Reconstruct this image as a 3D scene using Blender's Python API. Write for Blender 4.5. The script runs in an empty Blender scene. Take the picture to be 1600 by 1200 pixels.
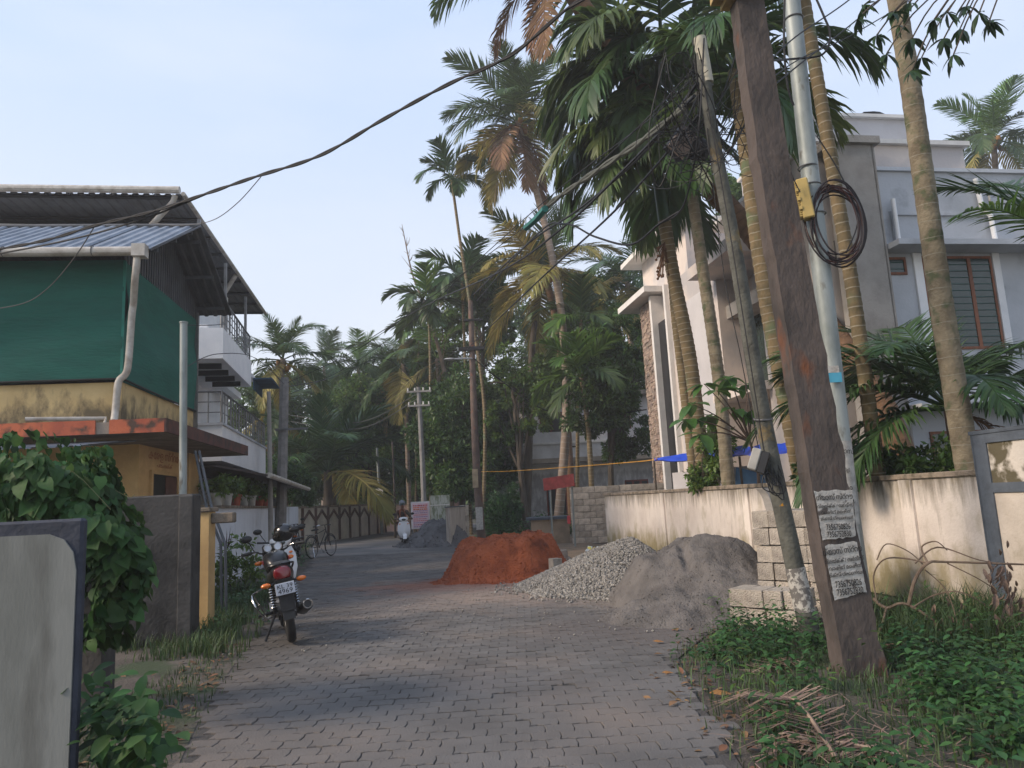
import bpy, math, random
import numpy as np
from mathutils import Vector, Matrix, noise
sc = bpy.context.scene
COL = sc.collection
# ---------------------------------------------------------------- camera, sky, sun, exposure
CAM_H = 1.45; PITCH = math.radians(9); ROLL = math.radians(3.0); FPX = 1155.0
_f = np.array([0, math.cos(PITCH), math.sin(PITCH)]); _u0 = np.array([0, -math.sin(PITCH), math.cos(PITCH)]); _r0 = np.array([1., 0, 0])
_R = math.cos(ROLL)*_r0 - math.sin(ROLL)*_u0; _U = math.sin(ROLL)*_r0 + math.cos(ROLL)*_u0
cam = bpy.data.cameras.new("camera"); camo = bpy.data.objects.new("camera", cam); COL.objects.link(camo)
cam.sensor_width = 36; cam.lens = 36*FPX/1600; cam.clip_start = 0.05; cam.clip_end = 1500
camo.matrix_world = Matrix(((_R[0], _U[0], -_f[0], 0), (_R[1], _U[1], -_f[1], 0), (_R[2], _U[2], -_f[2], CAM_H), (0, 0, 0, 1)))
sc.camera = camo
SUN_DIR = Vector((-0.80, -0.27, 0.55)).normalized()      # towards the sun
w = bpy.data.worlds.new("World"); sc.world = w; w.use_nodes = True
nt = w.node_tree; nt.nodes.clear()
sky = nt.nodes.new('ShaderNodeTexSky'); sky.sky_type = 'NISHITA'; sky.sun_disc = False
sky.sun_elevation = math.asin(SUN_DIR.z); sky.sun_rotation = math.atan2(SUN_DIR.x, SUN_DIR.y)
sky.air_density = 1.0; sky.dust_density = 2.0; sky.ozone_density = 1.6; sky.altitude = 0
hz = nt.nodes.new('ShaderNodeMixRGB'); hz.inputs[0].default_value = 0.78   # thin even veil of cloud
bg = nt.nodes.new('ShaderNodeBackground'); bg.inputs[1].default_value = 0.10
wo = nt.nodes.new('ShaderNodeOutputWorld')
wt = nt.nodes.new('ShaderNodeTexCoord'); wsep = nt.nodes.new('ShaderNodeSeparateXYZ'); wr = nt.nodes.new('ShaderNodeValToRGB'); nt.links.new(wt.outputs['Generated'], wsep.inputs[0]); nt.links.new(wsep.outputs[2], wr.inputs[0])
wn = nt.nodes.new('ShaderNodeTexNoise'); wn.inputs['Scale'].default_value = 2.2; wn.inputs['Detail'].default_value = 6; wmp = nt.nodes.new('ShaderNodeMapping'); wmp.inputs['Scale'].default_value = (1, 1, 3.5); nt.links.new(wt.outputs['Generated'], wmp.inputs[0]); nt.links.new(wmp.outputs[0], wn.inputs['Vector'])
wr.color_ramp.elements[0].position = 0.0; wr.color_ramp.elements[0].color = (.96, .93, .90, 1); wr.color_ramp.elements[1].position = .62; wr.color_ramp.elements[1].color = (.54, .69, .98, 1); e_ = wr.color_ramp.elements.new(.22); e_.color = (.79, .84, .93, 1)
wm = nt.nodes.new('ShaderNodeMixRGB'); wm.blend_type = 'MIX'; wm.inputs[2].default_value = (.86, .89, .95, 1); wmr = nt.nodes.new('ShaderNodeMapRange'); wmr.inputs[1].default_value = .45; wmr.inputs[2].default_value = .75; wmr.inputs[4].default_value = .45
nt.links.new(wn.outputs[0], wmr.inputs[0]); nt.links.new(wmr.outputs[0], wm.inputs[0]); nt.links.new(wr.outputs[0], wm.inputs[1])
wv = nt.nodes.new('ShaderNodeVectorMath'); wv.operation = 'SCALE'; wv.inputs[3].default_value = 8.3; nt.links.new(wm.outputs[0], wv.inputs[0]); nt.links.new(wv.outputs[0], hz.inputs[2])
nt.links.new(sky.outputs[0], hz.inputs[1]); nt.links.new(hz.outputs[0], bg.inputs[0]); nt.links.new(bg.outputs[0], wo.inputs[0])
sl = bpy.data.lights.new("sun", 'SUN'); sl.energy = 2.5; sl.angle = math.radians(16); sl.color = (1, 0.83, 0.66)
so = bpy.data.objects.new("sun", sl); COL.objects.link(so); so.rotation_euler = (-SUN_DIR).to_track_quat('-Z', 'Y').to_euler(); so.location = (-20, 0, 30)
sc.view_settings.view_transform = 'Standard'; sc.view_settings.look = 'None'; sc.view_settings.gamma = 1; sc.view_settings.use_curve_mapping = False
sc.view_settings.exposure = 0.64
# ---------------------------------------------------------------- measuring helpers (photo pixel + distance -> point)
def _D(x, y): return _f*FPX + (x-800)*_R + (600-y)*_U
def W(x, y, Y):
    d = _D(x, y); p = d*(Y/d[1]); return Vector((p[0], p[1], p[2]+CAM_H))
def G(x, y, z=0):
    d = _D(x, y); t = (z-CAM_H)/d[2]; return Vector((d[0]*t, d[1]*t, z))
rnd = random.Random(7)
# ---------------------------------------------------------------- materials
MATS = {}
def nn(t, k, **kw):
    n = t.nodes.new(k)
    for a, v in kw.items(): setattr(n, a, v)
    return n
def mat(name, c, rough=.8, var=.25, scale=3., bump=0., bscale=30., c2=None, metal=0., trans=0., island=0., detail=4, stretch=(1, 1, 1), spec=.35, alpha=None, coord='Object', objvar=.12, mixlo=.4, mixhi=.65, c3=None, c3scale=12., c3lo=.6, c3hi=.7):
    if name in MATS: return MATS[name]
    m = bpy.data.materials.new(name); m.use_nodes = True; t = m.node_tree; L = t.links.new
    b = t.nodes['Principled BSDF']; b.inputs['Roughness'].default_value = rough; b.inputs['Metallic'].default_value = metal
    b.inputs['Specular IOR Level'].default_value = spec
    tc = nn(t, 'ShaderNodeTexCoord'); mp = nn(t, 'ShaderNodeMapping'); mp.inputs['Scale'].default_value = stretch
    if coord == 'World':
        ge = nn(t, 'ShaderNodeNewGeometry'); L(ge.outputs['Position'], mp.inputs[0])
    else: L(tc.outputs[coord], mp.inputs[0])
    n = nn(t, 'ShaderNodeTexNoise'); n.inputs['Scale'].default_value = scale; n.inputs['Detail'].default_value = detail; n.inputs['Roughness'].default_value = .6
    L(mp.outputs[0], n.inputs['Vector'])
    if c2 is None: c2 = tuple(x*(1-var) for x in c); c = tuple(min(1, x*(1+var*.6)) for x in c)
    mr = nn(t, 'ShaderNodeMapRange'); mr.inputs[1].default_value = mixlo; mr.inputs[2].default_value = mixhi; L(n.outputs[0], mr.inputs[0])
    mx = nn(t, 'ShaderNodeMixRGB'); mx.inputs[1].default_value = (*c, 1); mx.inputs[2].default_value = (*c2, 1); L(mr.outputs[0], mx.inputs[0])
    out = mx.outputs[0]
    if c3 is not None:
        n3 = nn(t, 'ShaderNodeTexNoise'); n3.inputs['Scale'].default_value = c3scale; n3.inputs['Detail'].default_value = 5; L(mp.outputs[0], n3.inputs['Vector'])
        m3 = nn(t, 'ShaderNodeMapRange'); m3.inputs[1].default_value = c3lo; m3.inputs[2].default_value = c3hi; L(n3.outputs[0], m3.inputs[0])
        x3 = nn(t, 'ShaderNodeMixRGB'); x3.inputs[2].default_value = (*c3, 1); L(m3.outputs[0], x3.inputs[0]); L(out, x3.inputs[1]); out = x3.outputs[0]
    if island or True:
        hs = nn(t, 'ShaderNodeHueSaturation'); oi = nn(t, 'ShaderNodeObjectInfo')
        if island:
            gi = nn(t, 'ShaderNodeNewGeometry'); src = gi.outputs['Random Per Island']; k = island
        else: src = oi.outputs['Random']; k = objvar
        v = nn(t, 'ShaderNodeMapRange'); v.inputs[3].default_value = 1-k; v.inputs[4].default_value = 1+k; L(src, v.inputs[0]); L(v.outputs[0], hs.inputs['Value'])
        if island:
            h = nn(t, 'ShaderNodeMapRange'); h.inputs[3].default_value = .5-island*.045; h.inputs[4].default_value = .5+island*.03
            ml = nn(t, 'ShaderNodeMath', operation='FRACT'); mm = nn(t, 'ShaderNodeMath', operation='MULTIPLY'); mm.inputs[1].default_value = 17.3
            L(src, mm.inputs[0]); L(mm.outputs[0], ml.inputs[0]); L(ml.outputs[0], h.inputs[0]); L(h.outputs[0], hs.inputs['Hue'])
        L(out, hs.inputs['Color']); out = hs.outputs[0]
    L(out, b.inputs['Base Color'])
    if bump:
        n2 = nn(t, 'ShaderNodeTexNoise'); n2.inputs['Scale'].default_value = bscale; n2.inputs['Detail'].default_value = 6; L(mp.outputs[0], n2.inputs['Vector'])
        bp = nn(t, 'ShaderNodeBump'); bp.inputs['Strength'].default_value = min(1, bump); bp.inputs['Distance'].default_value = .02*max(1, bump); L(n2.outputs[0], bp.inputs['Height']); L(bp.outputs[0], b.inputs['Normal'])
    if trans:
        tr = nn(t, 'ShaderNodeBsdfTranslucent'); ms = nn(t, 'ShaderNodeMixShader'); ms.inputs[0].default_value = trans
        hs2 = nn(t, 'ShaderNodeHueSaturation'); hs2.inputs['Hue'].default_value = .485; hs2.inputs['Value'].default_value = 1.5; L(out, hs2.inputs['Color'])
        L(hs2.outputs[0], tr.inputs[0]); L(b.outputs[0], ms.inputs[1]); L(tr.outputs[0], ms.inputs[2]); L(ms.outputs[0], t.nodes['Material Output'].inputs[0])
    m['out'] = 1
    MATS[name] = m; return m
def layer(m, c, kind, a, b_, scale=(4, 4, 1), nscale=2., lo=.35, hi=.7, strength=1.):
    """adds a stain layer of its own shape: mask = noise x ramp over world height a..b_ (kind 'z')"""
    t = m.node_tree; L = t.links.new; b = t.nodes['Principled BSDF']; old = b.inputs['Base Color'].links[0].from_socket
    ge = nn(t, 'ShaderNodeNewGeometry'); mp = nn(t, 'ShaderNodeMapping'); mp.inputs['Scale'].default_value = scale; L(ge.outputs['Position'], mp.inputs[0])
    n = nn(t, 'ShaderNodeTexNoise'); n.inputs['Scale'].default_value = nscale; n.inputs['Detail'].default_value = 7; n.inputs['Roughness'].default_value = .65; L(mp.outputs[0], n.inputs['Vector'])
    sx = nn(t, 'ShaderNodeSeparateXYZ'); L(ge.outputs['Position'], sx.inputs[0])
    r = nn(t, 'ShaderNodeMapRange'); r.inputs[1].default_value = a; r.inputs[2].default_value = b_; r.inputs[3].default_value = 0; r.inputs[4].default_value = .45; L(sx.outputs[2], r.inputs[0])
    ad = nn(t, 'ShaderNodeMath', operation='ADD'); L(n.outputs[0], ad.inputs[0]); L(r.outputs[0], ad.inputs[1])
    mr = nn(t, 'ShaderNodeMapRange'); mr.inputs[1].default_value = lo; mr.inputs[2].default_value = hi; mr.inputs[4].default_value = strength; L(ad.outputs[0], mr.inputs[0])
    mx = nn(t, 'ShaderNodeMixRGB'); mx.inputs[2].default_value = (*c, 1); L(mr.outputs[0], mx.inputs[0]); L(old, mx.inputs[1]); L(mx.outputs[0], b.inputs['Base Color'])
    return m
def bands(m, c, spacing, width=.12, jitter=.03):
    """leaf-scar rings along a stem: UV v is metres along it"""
    t = m.node_tree; L = t.links.new; b = t.nodes['Principled BSDF']; old = b.inputs['Base Color'].links[0].from_socket
    uv = nn(t, 'ShaderNodeTexCoord'); sx = nn(t, 'ShaderNodeSeparateXYZ'); L(uv.outputs['UV'], sx.inputs[0])
    n = nn(t, 'ShaderNodeTexNoise'); n.inputs['Scale'].default_value = 3; L(uv.outputs['Object'], n.inputs['Vector'])
    m1 = nn(t, 'ShaderNodeMath', operation='MULTIPLY_ADD'); m1.inputs[1].default_value = jitter*2; L(n.outputs[0], m1.inputs[0]); L(sx.outputs[1], m1.inputs[2])
    d = nn(t, 'ShaderNodeMath', operation='DIVIDE'); d.inputs[1].default_value = spacing; L(m1.outputs[0], d.inputs[0])
    f = nn(t, 'ShaderNodeMath', operation='FRACT'); L(d.outputs[0], f.inputs[0])
    r = nn(t, 'ShaderNodeMapRange'); r.inputs[1].default_value = width; r.inputs[2].default_value = 0; r.inputs[4].default_value = .8; L(f.outputs[0], r.inputs[0])
    mx = nn(t, 'ShaderNodeMixRGB'); mx.inputs[2].default_value = (*c, 1); L(r.outputs[0], mx.inputs[0]); L(old, mx.inputs[1]); L(mx.outputs[0], b.inputs['Base Color'])
    return m
# ---------------------------------------------------------------- object helpers
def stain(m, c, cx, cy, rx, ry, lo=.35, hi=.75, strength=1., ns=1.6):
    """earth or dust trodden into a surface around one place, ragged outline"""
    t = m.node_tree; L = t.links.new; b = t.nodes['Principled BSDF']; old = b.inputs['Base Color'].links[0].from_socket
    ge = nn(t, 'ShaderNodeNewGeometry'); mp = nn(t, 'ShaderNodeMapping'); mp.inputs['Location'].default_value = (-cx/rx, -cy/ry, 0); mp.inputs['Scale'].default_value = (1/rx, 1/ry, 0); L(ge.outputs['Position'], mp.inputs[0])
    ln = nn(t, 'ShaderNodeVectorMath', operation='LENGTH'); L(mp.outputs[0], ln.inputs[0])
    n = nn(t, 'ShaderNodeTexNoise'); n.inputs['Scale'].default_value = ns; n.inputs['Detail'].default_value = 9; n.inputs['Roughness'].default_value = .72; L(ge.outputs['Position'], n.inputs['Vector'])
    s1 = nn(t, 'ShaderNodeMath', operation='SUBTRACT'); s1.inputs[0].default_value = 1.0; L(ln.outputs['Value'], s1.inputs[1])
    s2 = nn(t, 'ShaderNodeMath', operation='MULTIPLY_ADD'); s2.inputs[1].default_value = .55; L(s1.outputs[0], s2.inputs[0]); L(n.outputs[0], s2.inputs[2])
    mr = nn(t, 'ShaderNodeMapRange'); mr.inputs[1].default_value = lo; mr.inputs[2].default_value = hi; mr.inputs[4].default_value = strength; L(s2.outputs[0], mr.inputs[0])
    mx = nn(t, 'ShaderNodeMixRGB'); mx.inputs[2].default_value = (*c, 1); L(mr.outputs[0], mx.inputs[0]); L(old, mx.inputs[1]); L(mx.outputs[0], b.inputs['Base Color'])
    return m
def tag(o, label=None, cat=None, group=None, kind=None):
    if label: o['label'] = label
    if cat: o['category'] = cat
    if group: o['group'] = group
    if kind: o['kind'] = kind
    return o
def thing(name, loc, label, cat, group=None):
    o = bpy.data.objects.new(name, None); COL.objects.link(o); o.location = loc; o.empty_display_size = .2
    o.matrix_world = Matrix.Translation(Vector(loc))
    return tag(o, label, cat, group)
def dup(root, loc, rz=0., scale=1., label=None, group=None):
    r = root.copy(); COL.objects.link(r); r.location = loc; r.rotation_euler = (root.rotation_euler.x, root.rotation_euler.y, rz); r.scale = (scale,)*3
    if label: r['label'] = label
    if group: r['group'] = group
    for ch in root.children:
        c = ch.copy(); COL.objects.link(c); c.parent = r
        for g in ch.children:
            d = g.copy(); COL.objects.link(d); d.parent = c
    return r
def rot(ax, deg): return Matrix.Rotation(math.radians(deg), 4, ax)
def T(x, y, z): return Matrix.Translation((x, y, z))
class MB:
    def __init__(s): s.v = []; s.f = []; s.uv = {}; s.M = None
    def add(s, vs, fs, M=None):
        b = len(s.v); M = M or s.M
        s.v += [tuple(M @ Vector(p)) if M is not None else tuple(p) for p in vs]
        s.f += [tuple(i+b for i in f) for f in fs]
    def box(s, x0, y0, z0, x1, y1, z1, M=None, bev=0.):
        if not bev:
            vs = [(x, y, z) for z in (z0, z1) for y in (y0, y1) for x in (x0, x1)]
            fs = [(0, 2, 3, 1), (4, 5, 7, 6), (0, 1, 5, 4), (2, 6, 7, 3), (0, 4, 6, 2), (1, 3, 7, 5)]
            s.add(vs, fs, M); return
        vs = []; idx = {}
        for iz in (0, 1):
            for iy in (0, 1):
                for ix in (0, 1):
                    for a in range(3):
                        p = [(x0, x1)[ix], (y0, y1)[iy], (z0, z1)[iz]]
                        for k in range(3):
                            if k != a: p[k] += bev*(1 if (ix, iy, iz)[k] == 0 else -1)
                        idx[(ix, iy, iz, a)] = len(vs); vs.append(tuple(p))
        fs = []
        I = lambda ix, iy, iz, a: idx[(ix, iy, iz, a)]
        fs += [(I(0,0,0,2), I(0,1,0,2), I(1,1,0,2), I(1,0,0,2)), (I(0,0,1,2), I(1,0,1,2), I(1,1,1,2), I(0,1,1,2))]
        fs += [(I(0,0,0,1), I(1,0,0,1), I(1,0,1,1), I(0,0,1,1)), (I(0,1,0,1), I(0,1,1,1), I(1,1,1,1), I(1,1,0,1))]
        fs += [(I(0,0,0,0), I(0,0,1,0), I(0,1,1,0), I(0,1,0,0)), (I(1,0,0,0), I(1,1,0,0), I(1,1,1,0), I(1,0,1,0))]
        for ix in (0, 1):
            for iy in (0, 1):
                for iz in (0, 1): fs.append((I(ix,iy,iz,0), I(ix,iy,iz,1), I(ix,iy,iz,2)))
        for a in (0, 1):
            for b in (0, 1):
                fs.append((I(a,b,0,0), I(a,b,1,0), I(a,b,1,1), I(a,b,0,1)))
                fs.append((I(a,0,b,0), I(a,1,b,0), I(a,1,b,2), I(a,0,b,2)))
                fs.append((I(0,a,b,1), I(1,a,b,1), I(1,a,b,2), I(0,a,b,2)))
        s.add(vs, fs, M)
    def prism(s, poly, h0, h1, M=None, axis='z'):
        n = len(poly)
        def P(p, h): return {'z': (p[0], p[1], h), 'x': (h, p[0], p[1]), 'y': (p[0], h, p[1])}[axis]
        s.add([P(p, h0) for p in poly]+[P(p, h1) for p in poly], [tuple(range(n))[::-1], tuple(range(n, 2*n))]+[(i, (i+1) % n, n+(i+1) % n, n+i) for i in range(n)], M)
    def tube(s, pts, r, n=8, M=None, caps=True, ell=None):
        pts = [Vector(p) for p in pts]; m = len(pts)
        if not hasattr(r, '__len__'): r = [r]*m
        up = Vector((0, 0, 1)); prev = None; base = len(s.v); vs = []; L = 0
        for i, p in enumerate(pts):
            t = (pts[min(i+1, m-1)]-pts[max(i-1, 0)]).normalized() if m > 1 else up
            if prev is None:
                a = t.cross(Vector((1, 0, 0)) if abs(t.x) < .8 else Vector((0, 1, 0))).normalized()
            else: a = (prev-t*prev.dot(t)).normalized()
            prev = a; b = t.cross(a)
            if i: L += (p-pts[i-1]).length
            for k in range(n):
                th = 2*math.pi*k/n; q = p+(a*math.cos(th)+b*math.sin(th)*(ell or 1))*r[i]; vs.append(q); s.uv[base+i*n+k] = (k/n, L)
        fs = [(i*n+k, i*n+(k+1) % n, (i+1)*n+(k+1) % n, (i+1)*n+k) for i in range(m-1) for k in range(n)]
        if caps: fs += [tuple(range(n))[::-1], tuple(range((m-1)*n, m*n))]
        s.add(vs, fs, M)
    def cyl(s, p0, p1, r, n=12, M=None, r1=None): s.tube([p0, p1], [r, r if r1 is None else r1], n, M)
    def lathe(s, prof, n=16, M=None, axis='z', a0=0, a1=360):
        full = abs(a1-a0) >= 360; m = len(prof); vs = []; na = n if full else n+1
        for r, z in prof:
            for k in range(na):
                th = math.radians(a0+(a1-a0)*k/n); x, y = r*math.cos(th), r*math.sin(th)
                vs.append({'z': (x, y, z), 'x': (z, x, y), 'y': (x, z, y)}[axis])
        fs = [(i*na+k, i*na+(k+1) % na, (i+1)*na+(k+1) % na, (i+1)*na+k) for i in range(m-1) for k in range(n)]
        s.add(vs, fs, M)
    def torus(s, c, R, r, n=24, k=8, axis='x', M=None):
        vs = []
        for i in range(n):
            a = 2*math.pi*i/n
            for j in range(k):
                b = 2*math.pi*j/k; rr = R+r*math.cos(b); h = r*math.sin(b); x, y = rr*math.cos(a), rr*math.sin(a)
                p = {'z': (x, y, h), 'x': (h, x, y), 'y': (x, h, y)}[axis]; vs.append((p[0]+c[0], p[1]+c[1], p[2]+c[2]))
        s.add(vs, [(i*k+j, ((i+1) % n)*k+j, ((i+1) % n)*k+(j+1) % k, i*k+(j+1) % k) for i in range(n) for j in range(k)], M)
    def ball(s, c, r, n=10, M=None):
        r = (r, r, r) if not hasattr(r, '__len__') else r; m = max(4, n//2); vs = [(c[0], c[1], c[2]-r[2])]
        for i in range(1, m):
            ph = math.pi*i/m
            for k in range(n):
                th = 2*math.pi*k/n; vs.append((c[0]+r[0]*math.sin(ph)*math.cos(th), c[1]+r[1]*math.sin(ph)*math.sin(th), c[2]-r[2]*math.cos(ph)))
        vs.append((c[0], c[1], c[2]+r[2])); e = len(vs)-1
        fs = [(0, 1+(k+1) % n, 1+k) for k in range(n)]+[(1+i*n+k, 1+i*n+(k+1) % n, 1+(i+1)*n+(k+1) % n, 1+(i+1)*n+k) for i in range(m-2) for k in range(n)]+[(e, 1+(m-2)*n+k, 1+(m-2)*n+(k+1) % n) for k in range(n)]
        s.add(vs, fs, M)
    def mesh(s, name, smooth=False, off=(0, 0, 0)):
        me = bpy.data.meshes.new(name); o = Vector(off)
        me.from_pydata([(v[0]-o.x, v[1]-o.y, v[2]-o.z) for v in s.v], [], s.f)
        if s.uv:
            l = me.uv_layers.new(name='UVMap'); vi = np.zeros(len(me.loops), int); me.loops.foreach_get('vertex_index', vi)
            A = np.zeros((len(s.v), 2))
            for i, q in s.uv.items(): A[i] = q
            l.data.foreach_set('uv', A[vi].ravel())
        if smooth:
            me.polygons.foreach_set('use_smooth', [True]*len(me.polygons)); me.set_sharp_from_angle(angle=math.radians(smooth if smooth > 1 else 40))
        me.update(); return me
    def build(s, name, m, parent=None, smooth=False, label=None, world=True):
        off = (0, 0, 0)
        if parent is not None and world:
            off = parent.matrix_world.translation if parent.parent is None else parent.parent.matrix_world.translation
        me = s.mesh(name, smooth, off); me.materials.append(m)
        o = bpy.data.objects.new(name, me); COL.objects.link(o)
        if parent is not None: o.parent = parent
        if label: o['label'] = label
        return o
def inst(name, me, parent=None, loc=(0, 0, 0), rotm=None, scale=1., m=None, world=True):
    """another object on shared mesh data"""
    o = bpy.data.objects.new(name, me); COL.objects.link(o)
    p = Vector(loc)
    if parent is not None:
        o.parent = parent
        if world: p = p-(parent.matrix_world.translation if parent.parent is None else parent.parent.matrix_world.translation)
    q = rotm or Matrix.Identity(4); s = scale if hasattr(scale, '__len__') else (scale,)*3
    o.matrix_local = T(*p) @ q @ Matrix.Diagonal((*s, 1))
    if m is not None and me.materials and me.materials[0] != m:
        o.material_slots[0].link = 'OBJECT'; o.material_slots[0].material = m
    return o
def np_mesh(name, V, F, m, parent=None, smooth=False, off=None):
    """V (n,3), F (k,3|4) numpy"""
    me = bpy.data.meshes.new(name); V = np.asarray(V, float)
    if off is not None: V = V-np.array(off)
    k = F.shape[1]
    me.vertices.add(len(V)); me.vertices.foreach_set('co', V.ravel()); me.loops.add(F.size); me.loops.foreach_set('vertex_index', F.ravel().astype(np.int32))
    me.polygons.add(len(F)); me.polygons.foreach_set('loop_start', np.arange(0, F.size, k, dtype=np.int32)); me.polygons.foreach_set('loop_total', np.full(len(F), k, np.int32))
    if smooth: me.polygons.foreach_set('use_smooth', np.ones(len(F), bool))
    me.update(calc_edges=True); me.materials.append(m)
    if name is None: return me
    o = bpy.data.objects.new(name, me); COL.objects.link(o)
    if parent is not None: o.parent = parent
    return o
def smooth_pts(P, k=6):
    P = [Vector(p) for p in P]; out = []
    for i in range(len(P)-1):
        p0, p1, p2, p3 = P[max(i-1, 0)], P[i], P[i+1], P[min(i+2, len(P)-1)]
        for j in range(k):
            t = j/k; out.append(.5*((2*p1)+(p2-p0)*t+(2*p0-5*p1+4*p2-p3)*t*t+(3*p1-p0-3*p2+p3)*t**3))
    out.append(P[-1]); return out
def lerp(a, b, t): return a+(b-a)*t
def text_mesh(s, size, name='lettering'):
    c = bpy.data.curves.new('t', 'FONT'); c.body = s; c.size = size; c.align_x = 'CENTER'; c.align_y = 'CENTER'; c.extrude = .0006; c.resolution_u = 2
    o = bpy.data.objects.new('t', c); COL.objects.link(o)
    dg = bpy.context.evaluated_depsgraph_get(); me = bpy.data.meshes.new_from_object(o.evaluated_get(dg)); me.name = name
    bpy.data.objects.remove(o); bpy.data.curves.remove(c); return me
def text_obj(name, s, size, M, m, parent, sx=1.):
    me = text_mesh(s, size); me.materials.clear(); me.materials.append(m)
    me.transform(M @ Matrix.Diagonal((sx, 1, 1, 1)))
    off = parent.matrix_world.translation if parent.parent is None else parent.parent.matrix_world.translation
    me.transform(Matrix.Translation(-off))
    o = bpy.data.objects.new(name, me); COL.objects.link(o); o.parent = parent; return o
class Frame:
    """right-handed frame: a along u, b along n (back, away from viewer), z up"""
    def __init__(s, O, ang): s.M = T(O[0], O[1], 0) @ Matrix.Rotation(ang, 4, 'Z')
def corr(mb, P0, u, v, w_, l, pitch=.2, amp=.025, th=.006, sub=8, trap=True):
    """corrugated sheet: ribs run along v, waves across u"""
    P0, u, v = Vector(P0), Vector(u).normalized(), Vector(v).normalized(); n = u.cross(v).normalized()
    k = int(w_/pitch); prof = []
    for i in range(k+1):
        for a, h in ((0, 0), (.45, 0), (.58, 1), (.87, 1)) if trap else ((0, 0), (.25, .7), (.5, 1), (.75, .7)):
            x = (i+a)*pitch
            if x <= w_: prof.append((x, h*amp))
    vs = []
    for t in (0, l):
        for off in (0, th):
            vs += [P0+u*x+v*t+n*(h+off) for x, h in prof]
    m = len(prof); fs = []
    for i in range(m-1):
        fs.append((i, i+1, 2*m+i+1, 2*m+i)); fs.append((m+i, 3*m+i, 3*m+i+1, m+i+1))
        fs.append((i, m+i, m+i+1, i+1)); fs.append((2*m+i, 2*m+i+1, 3*m+i+1, 3*m+i))
    mb.add(vs, fs)
# ================================================================ MATERIALS OF THE SETTING
m_soil = mat('soil', (.10, .085, .07), .95, c2=(.055, .045, .038), scale=2.2, bump=1, bscale=30, coord='World', c3=(.045, .06, .03), c3scale=1.1, c3lo=.5, c3hi=.62)
m_ground = mat('ground', (.11, .09, .07), .95, c2=(.05, .06, .03), scale=.6, bump=1, bscale=12, coord='World')
m_joint = mat('joint_dirt', (.098, .090, .083), .95, c2=(.066, .061, .057), scale=6, bump=.6, bscale=60, coord='World')
m_paver = mat('paver', (.138, .130, .122), .85, c2=(.102, .096, .090), scale=1.3, bump=.5, bscale=90, coord='World', c3=(.185, .155, .13), c3scale=.55, c3lo=.47, c3hi=.68, island=.13)
m_roadfar = mat('worn_road', (.165, .155, .146), .85, c2=(.115, .108, .102), scale=.8, bump=.5, bscale=40, coord='World', c3=(.24, .205, .18), c3scale=.35, c3lo=.5, c3hi=.65)
m_plaster = mat('wall_plaster', (.70, .63, .56), .9, c2=(.58, .51, .45), scale=1.2, bump=.35, bscale=30, coord='World')
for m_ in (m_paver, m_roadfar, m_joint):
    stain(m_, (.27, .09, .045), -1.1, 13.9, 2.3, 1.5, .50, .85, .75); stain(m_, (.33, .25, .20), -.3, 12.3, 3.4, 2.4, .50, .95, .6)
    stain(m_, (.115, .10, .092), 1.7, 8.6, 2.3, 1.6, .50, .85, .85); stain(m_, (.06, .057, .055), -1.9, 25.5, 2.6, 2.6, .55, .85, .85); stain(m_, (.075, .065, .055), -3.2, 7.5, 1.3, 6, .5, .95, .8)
layer(m_plaster, (.13, .11, .08), 'z', 1.05, 1.6, (5, 5, .7), 1.6, .58, .90, .85)
layer(m_plaster, (.24, .20, .09), 'z', .75, .0, (1.6, 1.6, 1.0), 1.6, .55, .85, .9)
layer(m_plaster, (.10, .09, .07), 'z', .35, -.25, (3, 3, 1.5), 2.5, .66, .92, .8)
m_cap = mat('mossy_cap', (.26, .21, .16), .95, c2=(.10, .085, .06), scale=6, bump=.8, bscale=40, coord='World')
m_slate = mat('slate_paint', (.085, .10, .12), .7, var=.2, scale=6, bump=.2)
m_panel = mat('peeling_panel', (.60, .55, .48), .9, c2=(.56, .50, .43), scale=1, bump=.4, bscale=30, coord='World', c3=(.10, .085, .05), c3scale=3.4, c3lo=.48, c3hi=.56)
m_panel2 = mat('cream_panel', (.62, .55, .47), .9, c2=(.5, .44, .37), scale=2, bump=.3, bscale=30, coord='World')
layer(m_panel2, (.2, .17, .10), 'z', .8, .0, (2, 2, 1), 2, .6, .9, .8)
m_block = mat('cement_block', (.52, .46, .385), .95, c2=(.36, .315, .265), scale=9, objvar=.25, bump=1.2, bscale=60, island=0, detail=6)
m_blockold = mat('dark_cement_block', (.16, .15, .135), .95, c2=(.10, .095, .085), scale=9, bump=1, bscale=60)
m_gate = mat('pale_gatepost', (.19, .195, .18), .85, c2=(.14, .145, .132), scale=2.4, bump=.08, bscale=40, coord='World', c3=(.09, .09, .08), c3scale=3, c3lo=.56, c3hi=.75, stretch=(2, 2, .5))
layer(m_gate, (.10, .10, .09), 'z', .6, -.2, (6, 6, 1), 2, .6, .95, .7)
m_navy = mat('navy_border', (.035, .04, .055), .75, var=.2, scale=8, bump=.3)
m_darkwall = mat('mouldy_wall', (.070, .066, .062), .95, c2=(.028, .027, .026), scale=2.5, bump=.5, bscale=25, coord='World', c3=(.13, .12, .11), c3scale=2.2, c3lo=.6, c3hi=.72)
m_yellow = mat('yellow_plaster', (.62, .47, .23), .9, c2=(.52, .38, .18), scale=2, bump=.3, bscale=30, coord='World')
layer(m_yellow, (.09, .075, .05), 'z', 3.7, 2.85, (3, 3, 1.6), 1.5, .60, .85, .9)
m_yellow2 = mat('yellow_plaster_low', (.62, .42, .19), .9, c2=(.50, .33, .15), scale=2, bump=.3, bscale=30, coord='World')
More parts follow.
